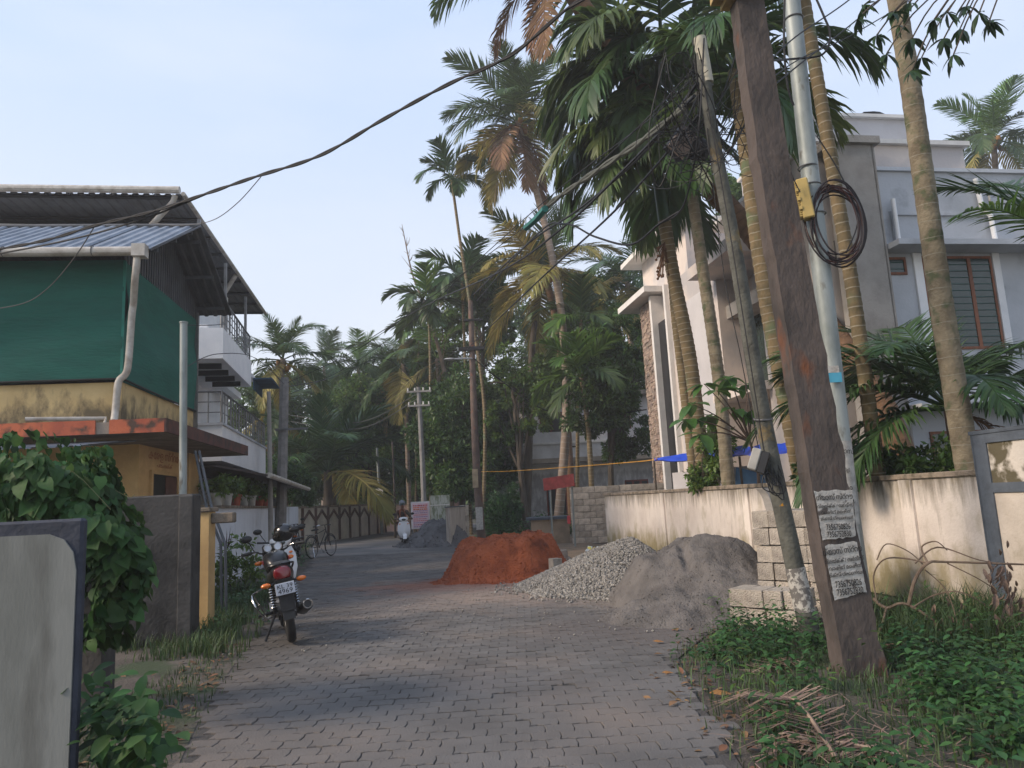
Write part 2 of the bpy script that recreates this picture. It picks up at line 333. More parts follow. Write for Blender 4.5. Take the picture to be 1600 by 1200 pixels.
m_ledge = mat('orange_ledge_paint', (.48, .13, .06), .85, c2=(.36, .09, .05), scale=3, bump=.3, bscale=30, coord='World', c3=(.09, .055, .04), c3scale=5, c3lo=.47, c3hi=.62)
m_ledge2 = mat('weathered_red_ledge', (.13, .055, .042), .9, c2=(.06, .04, .035), scale=4, bump=.4, bscale=30, coord='World')
m_soffit = mat('soffit_concrete', (.30, .25, .20), .9, c2=(.2, .17, .14), scale=3, coord='World', bump=.2)
m_net = mat('green_shade_net', (.012, .115, .085), .8, c2=(.010, .095, .072), scale=1.5, coord='World', bump=.5, bscale=6, stretch=(1, 1, 5))
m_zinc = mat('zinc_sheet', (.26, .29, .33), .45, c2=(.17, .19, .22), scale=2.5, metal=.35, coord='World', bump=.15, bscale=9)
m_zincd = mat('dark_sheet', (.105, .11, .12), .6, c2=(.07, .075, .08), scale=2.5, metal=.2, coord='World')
m_pvc = mat('grey_pvc', (.52, .49, .44), .5, c2=(.34, .30, .25), scale=5, coord='World')
m_white = mat('white_paint', (.80, .80, .80), .8, c2=(.72, .73, .74), scale=2, coord='World', bump=.15)
m_bluewhite = mat('bluish_white_paint', (.68, .72, .78), .85, c2=(.60, .64, .70), scale=1.4, coord='World', bump=.2, bscale=20)
layer(m_bluewhite, (.28, .29, .30), 'z', 0, .1, (2, 2, .5), 1.8, .98, 1.3, .5)
m_steel = mat('rail_steel', (.20, .20, .20), .45, metal=.7)
m_darkglass = mat('dark_opening', (.018, .018, .02), .3, var=.2)
m_glass = mat('window_glass', (.03, .05, .045), .12, var=.3, scale=2, spec=.6)
m_wood = mat('varnished_wood', (.20, .075, .035), .6, var=.3, scale=12, bump=.2, stretch=(1, 1, .1))
m_pink = mat('pale_render', (.70, .62, .56), .9, c2=(.62, .55, .50), scale=1.1, coord='World', bump=.25, bscale=18, c3=(.50, .47, .46), c3scale=.7, c3lo=.5, c3hi=.6)
m_lilac = mat('lilac_render', (.56, .54, .54), .9, c2=(.50, .48, .48), scale=1.3, coord='World', bump=.2, bscale=18)
m_greywall = mat('grey_blue_paint', (.49, .51, .54), .85, c2=(.42, .44, .465), scale=1.2, coord='World', bump=.25, bscale=20, c3=(.30, .31, .33), c3scale=1.6, c3lo=.6, c3hi=.75)
m_concrete = mat('bare_concrete', (.34, .32, .295), .9, c2=(.25, .235, .215), scale=1.8, coord='World', bump=.5, bscale=30)
m_whitetrim = mat('white_trim', (.74, .71, .67), .8, var=.08, scale=3)
m_stone = mat('cladding_stone', (.36, .27, .21), .9, c2=(.23, .19, .165), scale=3, bump=1, bscale=30, island=.28)
m_black = mat('black_plastic', (.015, .015, .016), .45, var=.2)
m_galv = mat('galvanised_steel', (.30, .33, .32), .55, c2=(.20, .225, .215), scale=5, metal=.3, coord='World', stretch=(1, 1, .4), c3=(.13, .12, .10), c3scale=8, c3lo=.62, c3hi=.72)
m_post = mat('old_concrete_post', (.095, .076, .066), .95, c2=(.048, .041, .037), scale=3, bump=.8, bscale=22, coord='World', stretch=(1, 1, .5), c3=(.15, .06, .03), c3scale=3.5, c3lo=.60, c3hi=.72, objvar=0)
m_thin = mat('grey_green_post', (.12, .12, .10), .85, c2=(.065, .065, .055), scale=4, bump=.8, bscale=25, coord='World', c3=(.26, .17, .05), c3scale=3, c3lo=.62, c3hi=.72)
m_rusty = mat('rust_streaked_post', (.135, .095, .075), .9, c2=(.08, .06, .052), scale=3, c3=(.18, .08, .05), c3scale=4, c3lo=.58, c3hi=.7, bump=.8, bscale=20, coord='World')
m_wire = mat('cable_black', (.012, .012, .013), .6, var=.1)
m_wiregrey = mat('wire_grey', (.10, .10, .10), .6, var=.1)
m_paper = mat('torn_paper', (.50, .48, .44), .95, c2=(.34, .32, .29), scale=14, bump=.4, bscale=60, c3=(.12, .10, .09), c3scale=9, c3lo=.62, c3hi=.68)
m_ink = mat('black_ink', (.02, .02, .02), .9, var=.1)
# ================================================================ GROUND AND ROAD
def sheet(name, poly, z, m, kind='structure'):
    me = bpy.data.meshes.new(name); me.from_pydata([(x, y, z) for x, y in poly], [], [tuple(range(len(poly)))]); me.materials.append(m)
    o = bpy.data.objects.new(name, me); COL.objects.link(o); return tag(o, kind=kind)
sheet('ground', [(-400, -60), (400, -60), (400, 700), (-400, 700)], -.02, m_ground)
LEFT = [(-1.3, -6), (-1.7, 2), (-1.95, 4), (-2.55, 6), (-3.15, 8.5), (-3.9, 11.5), (-4.7, 15), (-5.5, 19), (-6.7, 24), (-8.4, 30), (-9.5, 35), (-9.3, 40), (-8.4, 45), (-6.4, 50), (-3, 55), (3, 60)]
RIGHT = [(6, 55), (0, 50), (-2.6, 45), (-3.5, 40), (-3.4, 35.5), (-2.7, 32.2), (-1.2, 28.5), (.5, 25.5), (2.2, 23.2), (3.2, 19), (4.0, 14.6), (4.6, 10.6), (3.2, 9), (1.9, 8), (1.35, 6.9), (1.2, 5.5), (1.1, 4), (1.0, 0), (.9, -6)]
ROAD = LEFT+RIGHT
def edge_x(L, y):
    L = sorted(L, key=lambda p: p[1])
    for a, b in zip(L, L[1:]):
        if a[1] <= y <= b[1]: return lerp(a[0], b[0], (y-a[1])/(b[1]-a[1]+1e-9))
    return L[-1][0]
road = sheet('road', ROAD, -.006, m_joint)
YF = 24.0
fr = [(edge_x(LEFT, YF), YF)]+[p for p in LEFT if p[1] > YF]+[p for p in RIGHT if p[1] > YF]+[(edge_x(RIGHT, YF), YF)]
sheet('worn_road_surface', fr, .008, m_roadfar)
tag(bpy.data.objects['road'], kind='structure')
# pavers: interlocking blocks with zigzag sides
def paver_geo(L=.185, Wd=.150, gap=.005, h=.007, bev=.003, sd=0):
    r = random.Random(sd); a = L/2-gap/2; b = Wd/2-gap/2; k = .018
    # long sides run along x with a zigzag, short sides too
    k = .011; base = [(-a, -b), (-a/2, -b+k), (0, -b), (a/2, -b+k), (a, -b), (a+k*.6, 0), (a, b), (a/2, b+k), (0, b), (-a/2, b+k), (-a, b), (-a+k*.6, 0)]
    base = [(x+r.uniform(-.002, .002), y+r.uniform(-.002, .002)) for x, y in base]; n = len(base)
    top = [(x*(1-bev/a), y*(1-bev/b)) for x, y in base]; dx, dy = r.uniform(-.01, .01), r.uniform(-.02, .02)
    vs = [(x, y, -.03) for x, y in base]+[(x, y, h-bev) for x, y in base]+[(x, y, h+x*dx+y*dy) for x, y in top]
    fs = [(i, (i+1) % n, n+(i+1) % n, n+i) for i in range(n)]+[(n+i, n+(i+1) % n, 2*n+(i+1) % n, 2*n+i) for i in range(n)]+[tuple(range(2*n, 3*n))]
    return vs, fs
PV = [paver_geo(sd=i) for i in range(6)]
PVM = []
for v, f in PV:
    me = bpy.data.meshes.new('paver'); me.from_pydata(v, [], f); me.materials.append(m_paver); PVM.append(me)
ang = math.radians(2.0); ca, sa = math.cos(ang), math.sin(ang)
spots = []
for j in range(-6, 142):
    y = 2.9+j*.150
    for i in range(-52, 46):
        x = (i+.5*(j % 2))*.185
        X = x*ca-y*sa*0-(y*0)+0; X = x; Yy = y+x*sa
        if not 2.7 < Yy < YF+.1: continue
        lx, rx = edge_x(LEFT, Yy), edge_x(RIGHT, Yy)
        e = .25*noise.noise(Vector((X*1.3, Yy*1.3, 3)))
        if lx+.1+e < X < rx-.05+e and abs(X) < Yy*.75+.3: spots.append((X, Yy))
spots.sort(key=lambda p: (p[1]-1.0)+abs(p[0])*.15)
vis = [p for p in spots if p[1] > 3.9]; near = vis[:296]; ns = set(near)
rp = random.Random(5); V = []; F = []
for p in spots:
    k = rp.randrange(6); dz = rp.gauss(0, .0022); rz = rp.gauss(0, .012)
    if rp.random() < .03: dz -= .006
    if p in ns:
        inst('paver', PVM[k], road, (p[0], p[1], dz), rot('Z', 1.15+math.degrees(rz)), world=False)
    else:
        b = len(V); c_, s_ = math.cos(rz+.02), math.sin(rz+.02)
        V += [(p[0]+x*c_-y*s_, p[1]+x*s_+y*c_, z+dz) for x, y, z in PV[k][0]]; F += [tuple(q+b for q in f) for f in PV[k][1]]
me = bpy.data.meshes.new('paving'); me.from_pydata(V, [], F); me.materials.append(m_paver)
o = bpy.data.objects.new('paving', me); COL.objects.link(o); o.parent = road; tag(o, kind='stuff')
# thin dust and sand drifts lying on the road near the heaps
m_dust = mat('sand_dust', (.27, .22, .18), .95, c2=(.19, .16, .14), scale=5, bump=.6, bscale=80, coord='World')
def drift(name, m, cx, cy, rx, ry, h, sd, lab):
    n = 70; V = []; F = []; idx = {}
    for j in range(n+1):
        for i in range(n+1):
            x = (i/n*2-1); y = (j/n*2-1); r2 = x*x+y*y
            X = cx+x*rx; Y = cy+y*ry
            z = h*(1-r2)+h*1.3*noise.noise(Vector((X*2.1, Y*2.1, sd)))+h*.9*noise.noise(Vector((X*9, Y*9, sd)))-.001
            if r2 > 1: z = -1
            idx[i, j] = len(V); V.append((X, Y, .019+min(z, h)))
    for j in range(n):
        for i in range(n):
            q = (idx[i, j], idx[i+1, j], idx[i+1, j+1], idx[i, j+1])
            if max(V[k][2] for k in q) > .012 and min(V[k][2] for k in q) > -.2: F.append(q)
    me = bpy.data.meshes.new(name); me.from_pydata(V, [], F); me.materials.append(m); o = bpy.data.objects.new(name, me); COL.objects.link(o)
    tag(o, lab, 'sand', kind='stuff')
m_redsoil = mat('red_earth', (.37, .098, .038), .95, c2=(.24, .060, .024), scale=3.2, bump=1.6, bscale=30, coord='World', c3=(.13, .03, .012), c3scale=2.0, c3lo=.62, c3hi=.74)
m_sand = mat('grey_sand', (.145, .131, .119), .95, c2=(.088, .080, .073), scale=2.4, bump=1.4, bscale=45, coord='World', c3=(.09, .078, .072), c3scale=1.3, c3lo=.56, c3hi=.72)
m_fargrey = mat('grey_quarry_dust', (.13, .125, .125), .95, c2=(.085, .082, .082), scale=2, bump=1, bscale=20, coord='World')
m_gravel = mat('gravel_stone', (.29, .272, .242), .9, c2=(.185, .172, .152), scale=20, bump=.3, bscale=60, island=.35)
# ================================================================ HEAPS
def heap(name, m, fn, x0, x1, y0, y1, nx, ny, lab, cat, cut=-.02, smooth=True):
    xs = np.linspace(x0, x1, nx); ys = np.linspace(y0, y1, ny); Z = np.array([[fn(x, y) for x in xs] for y in ys]); V = []; idx = -np.ones((ny, nx), int); F = []
    for j in range(ny):
        for i in range(nx): idx[j, i] = len(V); V.append((xs[i], ys[j], max(Z[j, i], cut)))
    for j in range(ny-1):
        for i in range(nx-1):
            if Z[j:j+2, i:i+2].max() > cut: F.append((idx[j, i], idx[j, i+1], idx[j+1, i+1], idx[j+1, i]))
    o = np_mesh(name, V, np.array(F), m, smooth=smooth); return tag(o, lab, cat)
def sm(x): x = max(0, min(1, x)); return x*x*(3-2*x)
def fb(x, y, s, sd, o=4): return sum(noise.noise(Vector((x*s*2**k, y*s*2**k, sd+k*7)))/2**k for k in range(o))
def red_h(x, y):
    x += .10*fb(x, y, 1.7, 61, 3); y += .12*fb(x, y, 1.4, 71, 3)
    u = (x+.27)/1.20; v = (y-15.1)/1.25
    r = (abs(u)**2.6+abs(v)**2.4)**.40; r += .10*fb(x, y, 1.1, 3, 2)
    h = .76*sm((1.15-r)/.50)*(1+.10*fb(x, y, 1.5, 9, 2)) - .05*sm((-.1-x)/1.2)
    tail = .13*sm(1-math.hypot((x+1.25)/.62, (y-14.3)/.55))+.10*sm(1-math.hypot((x-.1)/1.5, (y-13.95)/.6))
    h = max(h, 0)+tail*(1+.8*fb(x, y, 3, 1, 2))
    h += (.10*fb(x, y, 2.2, 5, 5)-.07*abs(fb(x, y, 3.1, 15, 2))+.03*abs(fb(x, y, 11, 5, 2)))*sm(h/.2)
    return h-.015
heap('soil_heap', m_redsoil, red_h, -2.4, 1.25, 13.5, 16.8, 210, 170, 'heap of red orange earth on the roadside beyond the gravel', 'soil heap')
P_s = W(1096, 838, 10.3); P_g = W(985, 845, 12.9)
def sand_h(x, y):
    cx, cy = P_s.x, P_s.y; dx, dy = x-cx, y-cy
    a = math.hypot(dx/(1.28 if dx < 0 else 1.5), dy/(2.0 if dy < 0 else 2.4))
    h = 1.12*(1-a) if a < 1 else 0
    h = h if h < .78 else .78+(h-.78)*.42
    h = h*1.0+.10*sm(h/.3)*fb(x, y, 1.2, 21, 3)
    # left shoulder, lower
    def smax(p, q, k=.16): return .5*(p+q+math.sqrt((p-q)**2+k*k))-k*.5*sm(1-max(p, q)/.1)
    b = math.hypot((x-(cx-.66))/.74, (y-(cy+.05))/1.25); s = .62*sm((1-b)*1.35); h = smax(h, s)
    c = math.hypot((x-(cx-.60))/1.25, (y-(cy-1.2))/1.1); h = smax(h, .30*sm((1-c)*1.1), .10)
    h -= .02
    h += (.05*fb(x, y, 3.2, 12, 5)-.03*abs(fb(x, y, 6, 31, 2)))*sm(h/.12)
    g = abs((x-(cx-.42))-.10*math.sin(y*2)); h -= .10*sm(1-g/.10)*sm((h-.4)/.3)*sm((cy+.1-y)/.5)   # slump gully
    return h-.02
heap('sand_heap', m_sand, sand_h, P_s.x-2.5, P_s.x+1.7, P_s.y-2.2, P_s.y+2.2, 170, 150, 'large heap of grey brown sand against the boundary wall', 'sand heap')
def grav_h(x, y):
    a = math.hypot((x-P_g.x)/(2.05 if x < P_g.x else 1.0), (y-(P_g.y-.1))/2.2); a2 = max(0, a+.06*fb(x, y, 1.3, 33, 2))
    return (.80*(1-a2) if a2 < 1 else 0)*1.0-.01
def gh2(x, y):
    cx, cy = P_g.x, P_g.y; dx, dy = x-cx, y-cy
    s = (dx*.86+dy*.5)      # the tail comes forward and left
    return grav_h(x, y)
gh = thing('gravel_heap', (P_g.x, P_g.y, 0), 'heap of pale crushed stone spilling between red earth and sand', 'gravel heap')
gb_ = heap('gravel_bed', mat('gravel_fines', (.27, .25, .225), .95, c2=(.17, .16, .145), scale=30, bump=1, bscale=60, coord='World'), lambda x, y: grav_h(x, y)-.012, P_g.x-2.3, P_g.x+1.1, P_g.y-2.3, P_g.y+2.0, 70, 70, None, None)
gb_.parent = gh; gb_.matrix_parent_inverse = Matrix.Translation(-Vector((P_g.x, P_g.y, 0)))
def stones(n, pts_fn, sz, seed, name, m, parent=None, off=None):
    g = np.random.RandomState(seed); base = np.array([(1, 0, 0), (-1, 0, 0), (0, 1, 0), (0, -1, 0), (0, 0, 1), (0, 0, -1), (.6, .6, .5), (-.6, -.6, .45)], float)
    F0 = np.array([(0, 6, 4), (6, 2, 4), (2, 1, 4), (1, 7, 4), (7, 3, 4), (3, 0, 4), (0, 2, 6), (1, 3, 7), (0, 5, 2), (2, 5, 1), (1, 5, 3), (3, 5, 0)])
    P = pts_fn(n, g); n = len(P); Vs = []; k = len(base)
    s = sz*(.55+.9*g.rand(n, 1, 1)**1.5); B = base[None]*(1+.45*(g.rand(n, k, 3)-.5))*s*(.6+.6*g.rand(n, 1, 3))
    A = g.randn(n, 3, 3); Q, _ = np.linalg.qr(A); Vv = np.einsum('nij,nkj->nki', Q, B)+P[:, None, :]
    Fv = (F0[None]+np.arange(n)[:, None, None]*k).reshape(-1, 3)
    o = np_mesh(name, Vv.reshape(-1, 3), Fv, m, parent, off=off); return o
def gp(n, g):
    out = []
    while len(out) < n:
        x = P_g.x+g.uniform(-2.4, 1.1); y = P_g.y+g.uniform(-2.4, 1.2); h = grav_h(x, y)
        if h > -.005 or g.rand() < .035 and math.hypot((x-P_g.x)/2.4, (y-P_g.y)/2.6) < 1: out.append((x, y, max(h, .015)+g.uniform(-.012, .012)))
    return np.array(out)
o = stones(25000, gp, .0205, 3, 'loose_stones', m_gravel, gh, (P_g.x, P_g.y, 0)); tag(o, kind='stuff')
def far_h(x, y):
    a = math.hypot((x+2.7)/2.0, (y-28.2)/2.1)+.16*fb(x, y, .8, 3, 3); h = .85*sm((1-a)*1.5)*(1+.2*fb(x, y, 1.2, 8, 3))*sm((-1.75-x)/.6); return h+(.12*fb(x, y, 2, 2, 5)-.08*abs(fb(x, y, 3, 9, 2)))*sm(h/.2)-.02
heap('quarry_dust_heap', m_fargrey, far_h, -5.6, -.4, 26, 31.4, 90, 80, 'low dark grey heap of stone dust beside the far notice board', 'gravel heap')
0 and drift('sand_spill', m_sand, 1.0, 8.3, 1.9, 1.5, .012, 2, 'thin grey sand spilt over the pavers in front of the heap')
0 and drift('red_dust', m_redsoil, -1.2, 13.6, 2.6, 1.5, .008, 5, 'thin red earth trodden onto the road by the red heap')
0 and drift('pale_dust', m_dust, .2, 12.2, 2.6, 2.6, .009, 9, 'pale dust lying on the road between the heaps')
0 and drift('dark_dust', m_fargrey, -3.0, 25.8, 3.6, 2.6, .02, 11, 'dark stone dust spread on the road by the far heap')
def scat(x0, x1, y0, y1, z=.02):
    def f(n, g): return np.stack([g.uniform(x0, x1, n), g.uniform(y0, y1, n), np.full(n, z)], 1)
    return f
def on_heap(fn, x0, x1, y0, y1, base):
    def f(n, g):
        out = []
        while len(out) < n:
            x, y = g.uniform(x0, x1), g.uniform(y0, y1); h = fn(x, y)
            if h > base and g.rand() < .25+1.2*max(0, .35-h): out.append((x, y, h+.004))
        return np.array(out)
    return f
tag(stones(1300, on_heap(sand_h, P_s.x-2.2, P_s.x+1.5, P_s.y-2.1, P_s.y+1.2, .0), .009, 21, 'sand_clods', m_sand), 'small damp clods lying on the grey sand heap', 'clods', kind='stuff')
tag(stones(2400, on_heap(red_h, -2.2, 1.1, 13.6, 16.2, .0), .017, 22, 'earth_clods', m_redsoil), 'crumbled clods lying on the red earth heap', 'clods', kind='stuff')
tag(stones(900, on_heap(far_h, -5.4, -1, 26.2, 30, .0), .035, 23, 'dust_clods', m_fargrey), 'coarse lumps lying on the far grey dust heap', 'clods', kind='stuff')
tag(stones(260, scat(-3.2, 1.6, 8, 13), .012, 8, 'road_grit', m_gravel), 'small loose stones strewn over the road near the heaps', 'grit', kind='stuff')
# ================================================================ BLOCKS
def block_mesh(L=.388, D=.192, Hh=.186, sd=0, m=None):
    r = random.Random(sd); mb = MB(); mb.box(0, 0, 0, L, D, Hh, bev=.006)
    mb.v = [tuple(c+r.uniform(-.004, .004) for c in v) for v in mb.v]; me = mb.mesh('block'); me.materials.append(m or m_block); return me
BLK = [block_mesh(sd=i) for i in range(5)]; HBLK = [block_mesh(L=.195, sd=i+9) for i in range(4)]
def wall_of_blocks(root, O, ang, n, rows, skip=lambda i, j: False, Hh=.2, z0=0, L=.402, jit=.012, rb=None):
    rb = rb or random.Random(3); jit = .012; R = Matrix.Rotation(ang, 4, 'Z')
    for j in range(rows):
        k = j % 2; x = 0; i = 0
        while x < n*L-.01:
            half = (k == 1 and i == 0) or (x+L > n*L+.05); ll = L/2 if half else L
            if not skip(i, j):
                p = R @ Vector((x+rb.uniform(-.003, .003), rb.uniform(-jit, jit), 0))
                inst('block', rb.choice(HBLK if half else BLK), root, (O[0]+p.x, O[1]+p.y, z0+j*Hh), R @ rot('Z', rb.uniform(-.8, .8)))
            x += ll; i += 1
r_ = thing('block_wall', (3.0, 24.2, 0), 'unplastered grey cement block wall at the far end of the plastered wall', 'wall')
P0 = W(893, 800, 24.0)
wall_of_blocks(r_, (P0.x, 24.0), math.radians(3), 10, 9, lambda i, j: j == 8 and i > 9)
mort = MB(); mort.box(.02, .03, 0, 3.95, .165, 1.78, M=T(P0.x, 24, 0) @ rot('Z', 3)); mort.build('mortar', m_concrete, r_)
# near stacks
SA = math.radians(-42)
R = Matrix.Rotation(SA, 4, 'Z')
def stack(O, cols, deep, rows, z0, lab, grp, name='block_stack'):
    rb = random.Random(int(O[0]*100)); t = thing(name, (O[0], O[1], 0), lab, 'block stack')
    for j in range(rows):
        for a in range(cols):
            for b in range(deep):
                # alternate stretchers and headers; local x goes along the lit face
                if True:
                    for q in (0, 1):
                        if rb.random() < .02: continue
                        M_ = R @ T(a*.4+q*.2+.196+rb.uniform(-.012, .012), b*.4+rb.uniform(-.02, .02), 0) @ rot('Z', 90+rb.uniform(-2, 2))
                        p = M_.translation; inst('block', rb.choice(BLK), t, (O[0]+p.x, O[1]+p.y, z0+j*.199), M_.to_3x3().to_4x4())
                else:
                    for q in (0, 1):
                        M_ = R @ T(a*.4+rb.uniform(-.015, .015), b*.4+q*.2+rb.uniform(-.01, .01), 0) @ rot('Z', rb.uniform(-2, 2))
                        p = M_.translation; inst('block', rb.choice(BLK), t, (O[0]+p.x, O[1]+p.y, z0+j*.199), M_.to_3x3().to_4x4())
    return t
q_ = W(1184, 900, 8.9); stack((q_.x, q_.y), 2, 2, 6, 0, 'tall stack of cement blocks behind the thin leaning post', None)
q_ = W(1142, 970, 8.35); stack((q_.x, q_.y), 2, 1, 2, 0, 'low stack of cement blocks at the foot of the sand heap', None)
# loose blocks near the red heap
for k, (px, py, Y, rz, z, lab) in enumerate([(878, 905, 13.6, 25, 0, 'single pale cement block at the right foot of the red earth'), (892, 880, 14.9, -15, 0, 'grey cement block lying behind the gravel crest'),
        (922, 880, 15.0, 80, 0, 'dark grey cement block beside another behind the gravel crest'), (869, 866, 15.6, 4, 0, 'lower of two flat blocks at the back of the red heap'), (869, 850, 15.6, 8, .21, 'upper of two flat blocks at the back of the red heap'),
        (812, 835, 21.0, 10, 0, 'upright cement block left of the white sack'), (826, 836, 21.2, 70, 0, 'small broken block right of the upright block')]):
    p = W(px, py, Y); o = inst('cement_block', BLK[k % 5] if k != 6 else HBLK[0], None, (p.x-.15, p.y, max(0, G(px, py).z)+z), rot('Z', rz) if k not in (0, 5) else rot('Z', rz) @ T(.2, 0, 0) @ rot('Y', -90))
    tag(o, lab, 'block')
# ================================================================ RIGHT BOUNDARY WALL
def wl(s): return Vector((5-.158*s, 8.2+.9875*s, 0))
AW = math.atan2(.9875, -.158)
t = thing('boundary_wall', wl(0), 'long plastered boundary wall with mossy coping and stains', 'wall')
mb = MB(); MW = T(5, 8.2, 0) @ Matrix.Rotation(AW, 4, 'Z')   # local x along wall, local -y to the right (away from the road)
mb.box(-.1, -.15, 0, 14.9, 0, 1.46, MW); mb.build('wall_face', m_plaster, t)
mb = MB(); x = -.1
rr = random.Random(4)
while x < 14.9:
    l = min(rr.uniform(1.6, 2.6), 14.9-x); mb.box(x, -.19, 1.463, x+l-.006, .03, 1.535+rr.uniform(-.006, .006), MW, bev=.01); x += l
mb.build('coping', m_cap, t)
mb = MB()
for s in (1.0, 5.35, 9.7): mb.box(s, .002, 0, s+.22, .035, 1.46, MW)
mb.build('pilaster', m_plaster, t)
# end panel with slate frame
t = thing('gate_wall', wl(-.2), 'taller peeling wall panel framed in slate grey paint at right', 'wall')
mb = MB(); mb.box(-3.5, -.17, 0, -.13, .03, 1.88, MW); mb.build('wall_face', m_concrete, t)
mb = MB(); mb.box(-.30, .03, 0, -.12, .06, 1.92, MW); mb.box(-3.5, .03, 1.80, -.30, .06, 1.92, MW); mb.box(-3.5, .03, 1.28, -.30, .06, 1.38, MW); mb.build('frame', m_slate, t)
mb = MB(); mb.box(-.13, -.18, 0, -.10, .06, 1.92, MW); mb.box(-3.5, -.2, 1.9, -.09, .07, 1.94, MW); mb.build('edge_trim', m_slate, t)
mb = MB(); mb.box(-3.5, .03, 1.38, -.30, .042, 1.80, MW); mb.build('upper_panel', m_panel, t)
mb = MB(); mb.box(-3.5, .03, 0, -.30, .042, 1.28, MW); mb.build('lower_panel', m_panel2, t)
# ================================================================ MODERN HOUSE (right)
HA = math.atan2(.158, .987); O1 = W(1350, 760, 14); MH = T(O1.x, O1.y, 0) @ Matrix.Rotation(HA, 4, 'Z')   # local x right along the grey front, local y back
house = thing('modern_house', (O1.x+2, O1.y+3, 0), 'new two storey house with grey blue front, stone clad tower and water tank', 'house')
def hb(name, m, boxes, label=None, bev=0, smooth=False):
    mb = MB()
    for b_ in boxes: mb.box(*b_, M=MH, bev=bev)
    return mb.build(name, m, house, smooth, label)
hb('wall', m_greywall, [(.97, 0, 0, 9, 8, 5.9), (.97, 0, 5.9, 9, .2, 7.66), (.97, .2, 5.9, 1.2, 8, 7.6)])
hb('parapet_band', m_greywall, [(1.3, -.05, 6.72, 9, -.003, 6.80), (1.3, -.05, 6.05, 1.38, -.003, 6.72)])
hb('parapet_coping', m_greywall, [(.9, -.06, 7.663, 9, .26, 7.74)])
hb('sunshade', m_greywall, [(1.0, -.55, 5.93, 9, -.003, 6.04)]); hb('sunshade', m_greywall, [(1.0, -.55, 2.75, 9, -.003, 2.85)])
hb('flat_roof', m_concrete, [(.2, .3, 5.95, 9, 12, 6.3)])
# concrete fin wall with coping
hb('fin_wall', m_concrete, [(.10, -.25, 0, .93, .1, 8.1), (.90, -.25, 0, .965, 2.5, 8.1)])
hb('fin_coping', m_concrete, [(0, -.35, 8.103, 1.05, .6, 8.25)])
# stair room and its slab
hb('stair_room', m_lilac, [(.85, 1.6, 6.3, 3.3, 5.0, 9.72)]); hb('stair_room_roof', m_whitetrim, [(.78, 1.5, 9.723, 3.37, 5.1, 9.80)])
hb('canopy_slab', m_whitetrim, [(3.45, 1.4, 8.45, 4.2, 3.5, 8.62)])
# windows of the grey front
def window(x0, z0, x1, z1, nx, name='window', louvre=True, md=None):
    f = 0.05; mb = MB(); mb.box(x0, -.03, z0, x0+f, .05, z1, MH); mb.box(x1-f, -.03, z0, x1, .05, z1, MH); mb.box(x0+f, -.03, z0, x1-f, .05, z0+f, MH); mb.box(x0+f, -.03, z1-f, x1-f, .05, z1, MH)
    for k in range(1, nx): c = lerp(x0, x1, k/nx); mb.box(c-f*.8, -.028, z0+f, c+f*.8, .05, z1-f, MH)
    w_ = mb.build(name, m_wood, house)
    for k in range(nx):
        a = lerp(x0, x1, k/nx)+f*.9; b = lerp(x0, x1, (k+1)/nx)-f*.9; g = MB(); g.box(a, -.012, z0+f, b, -.006, z1-f, MH); g.build('pane', m_glass, w_)
        if louvre:
            g = MB(); z = z0+.12
            while z < z1-.08: g.cyl(MH @ Vector((a, -.02, z)), MH @ Vector((b, -.02, z)), .009, 6); z += .135
            g.build('grille', m_darkteal, w_)
    return w_
m_darkteal = mat('teal_grille', (.03, .085, .075), .5, var=.2)
window(1.86, 3.95, 3.42, 5.86, 3); window(1.05, 5.48, 1.5, 5.84, 1); window(1.5, .95, 2.95, 2.35, 3); window(4.6, 3.95, 6.1, 5.86, 3)
hb('window_reveal', m_white, [(1.66, -.045, 3.8, 1.84, -.003, 5.925)]); hb('window_reveal', m_white, [(3.44, -.045, 3.8, 3.60, -.003, 5.925)])
# drain pipes
def pipe(pts, r, m=m_pvc, name='drain_pipe', root=None, M=None, n=10):
    mb = MB(); mb.tube([(M @ Vector(p)) if M else Vector(p) for p in pts], r, n); return mb.build(name, m, root, True)
pipe([(1.33, -.12, 7.02), (1.33, -.12, 6.2), (1.36, -.14, 6.1), (1.9, -.15, 6.09)], .045, m_white, root=house, M=MH)
pipe([(3.3, -.08, 7.5), (3.35, -.08, 6.9), (3.5, -.1, 6.7), (3.52, -.1, 6.06)], .05, m_white, root=house, M=MH)
pipe([(3.55, -.08, 7.2), (3.56, -.08, 6.85), (3.5, -.1, 6.72)], .025, m_pvc, root=house, M=MH)
# pale left flank facing the lane
O2 = W(1240, 500, 15.7)
MF = T(O2.x, O2.y, 0) @ Matrix.Rotation(HA+math.pi/2, 4, 'Z')      # local x back along the flank, local y towards the lane (left), z up
def fbx(name, m, boxes, label=None, bev=0):
    mb = MB()
    for b_ in boxes: mb.box(*b_, M=MF, bev=bev)
    return mb.build(name, m, house, False, label)
fbx('flank_wall', m_pink, [(-1.4, -3.5, 0, 1.35, 0, 8.4), (1.35, -3.5, 0, 3.6, -.9, 8.4), (3.6, -3.5, 0, 7.12, 0, 7.9), (7.12, -3.5, 0, 10.0, -.35, 8.0)], 'pale pink rendered side wall')
fbx('tower_wall', m_pink, [(5.9, -3.6, 7.95, 9.9, -.25, 9.55)], 'pale upper tower wall')
fbx('tower_roof_slab', m_whitetrim, [(5.7, -3.7, 9.553, 10.5, .35, 9.72)]); fbx('stone_tower_slab', m_whitetrim, [(7.95, -3.6, 8.003, 10.9, .45, 8.2)])
fbx('lower_canopy', m_pink, [(1.3, -.9, 7.05, 3.7, .75, 7.35)]); fbx('flank_coping', m_whitetrim, [(-1.5, -3.6, 8.403, 3.7, .08, 8.5)])
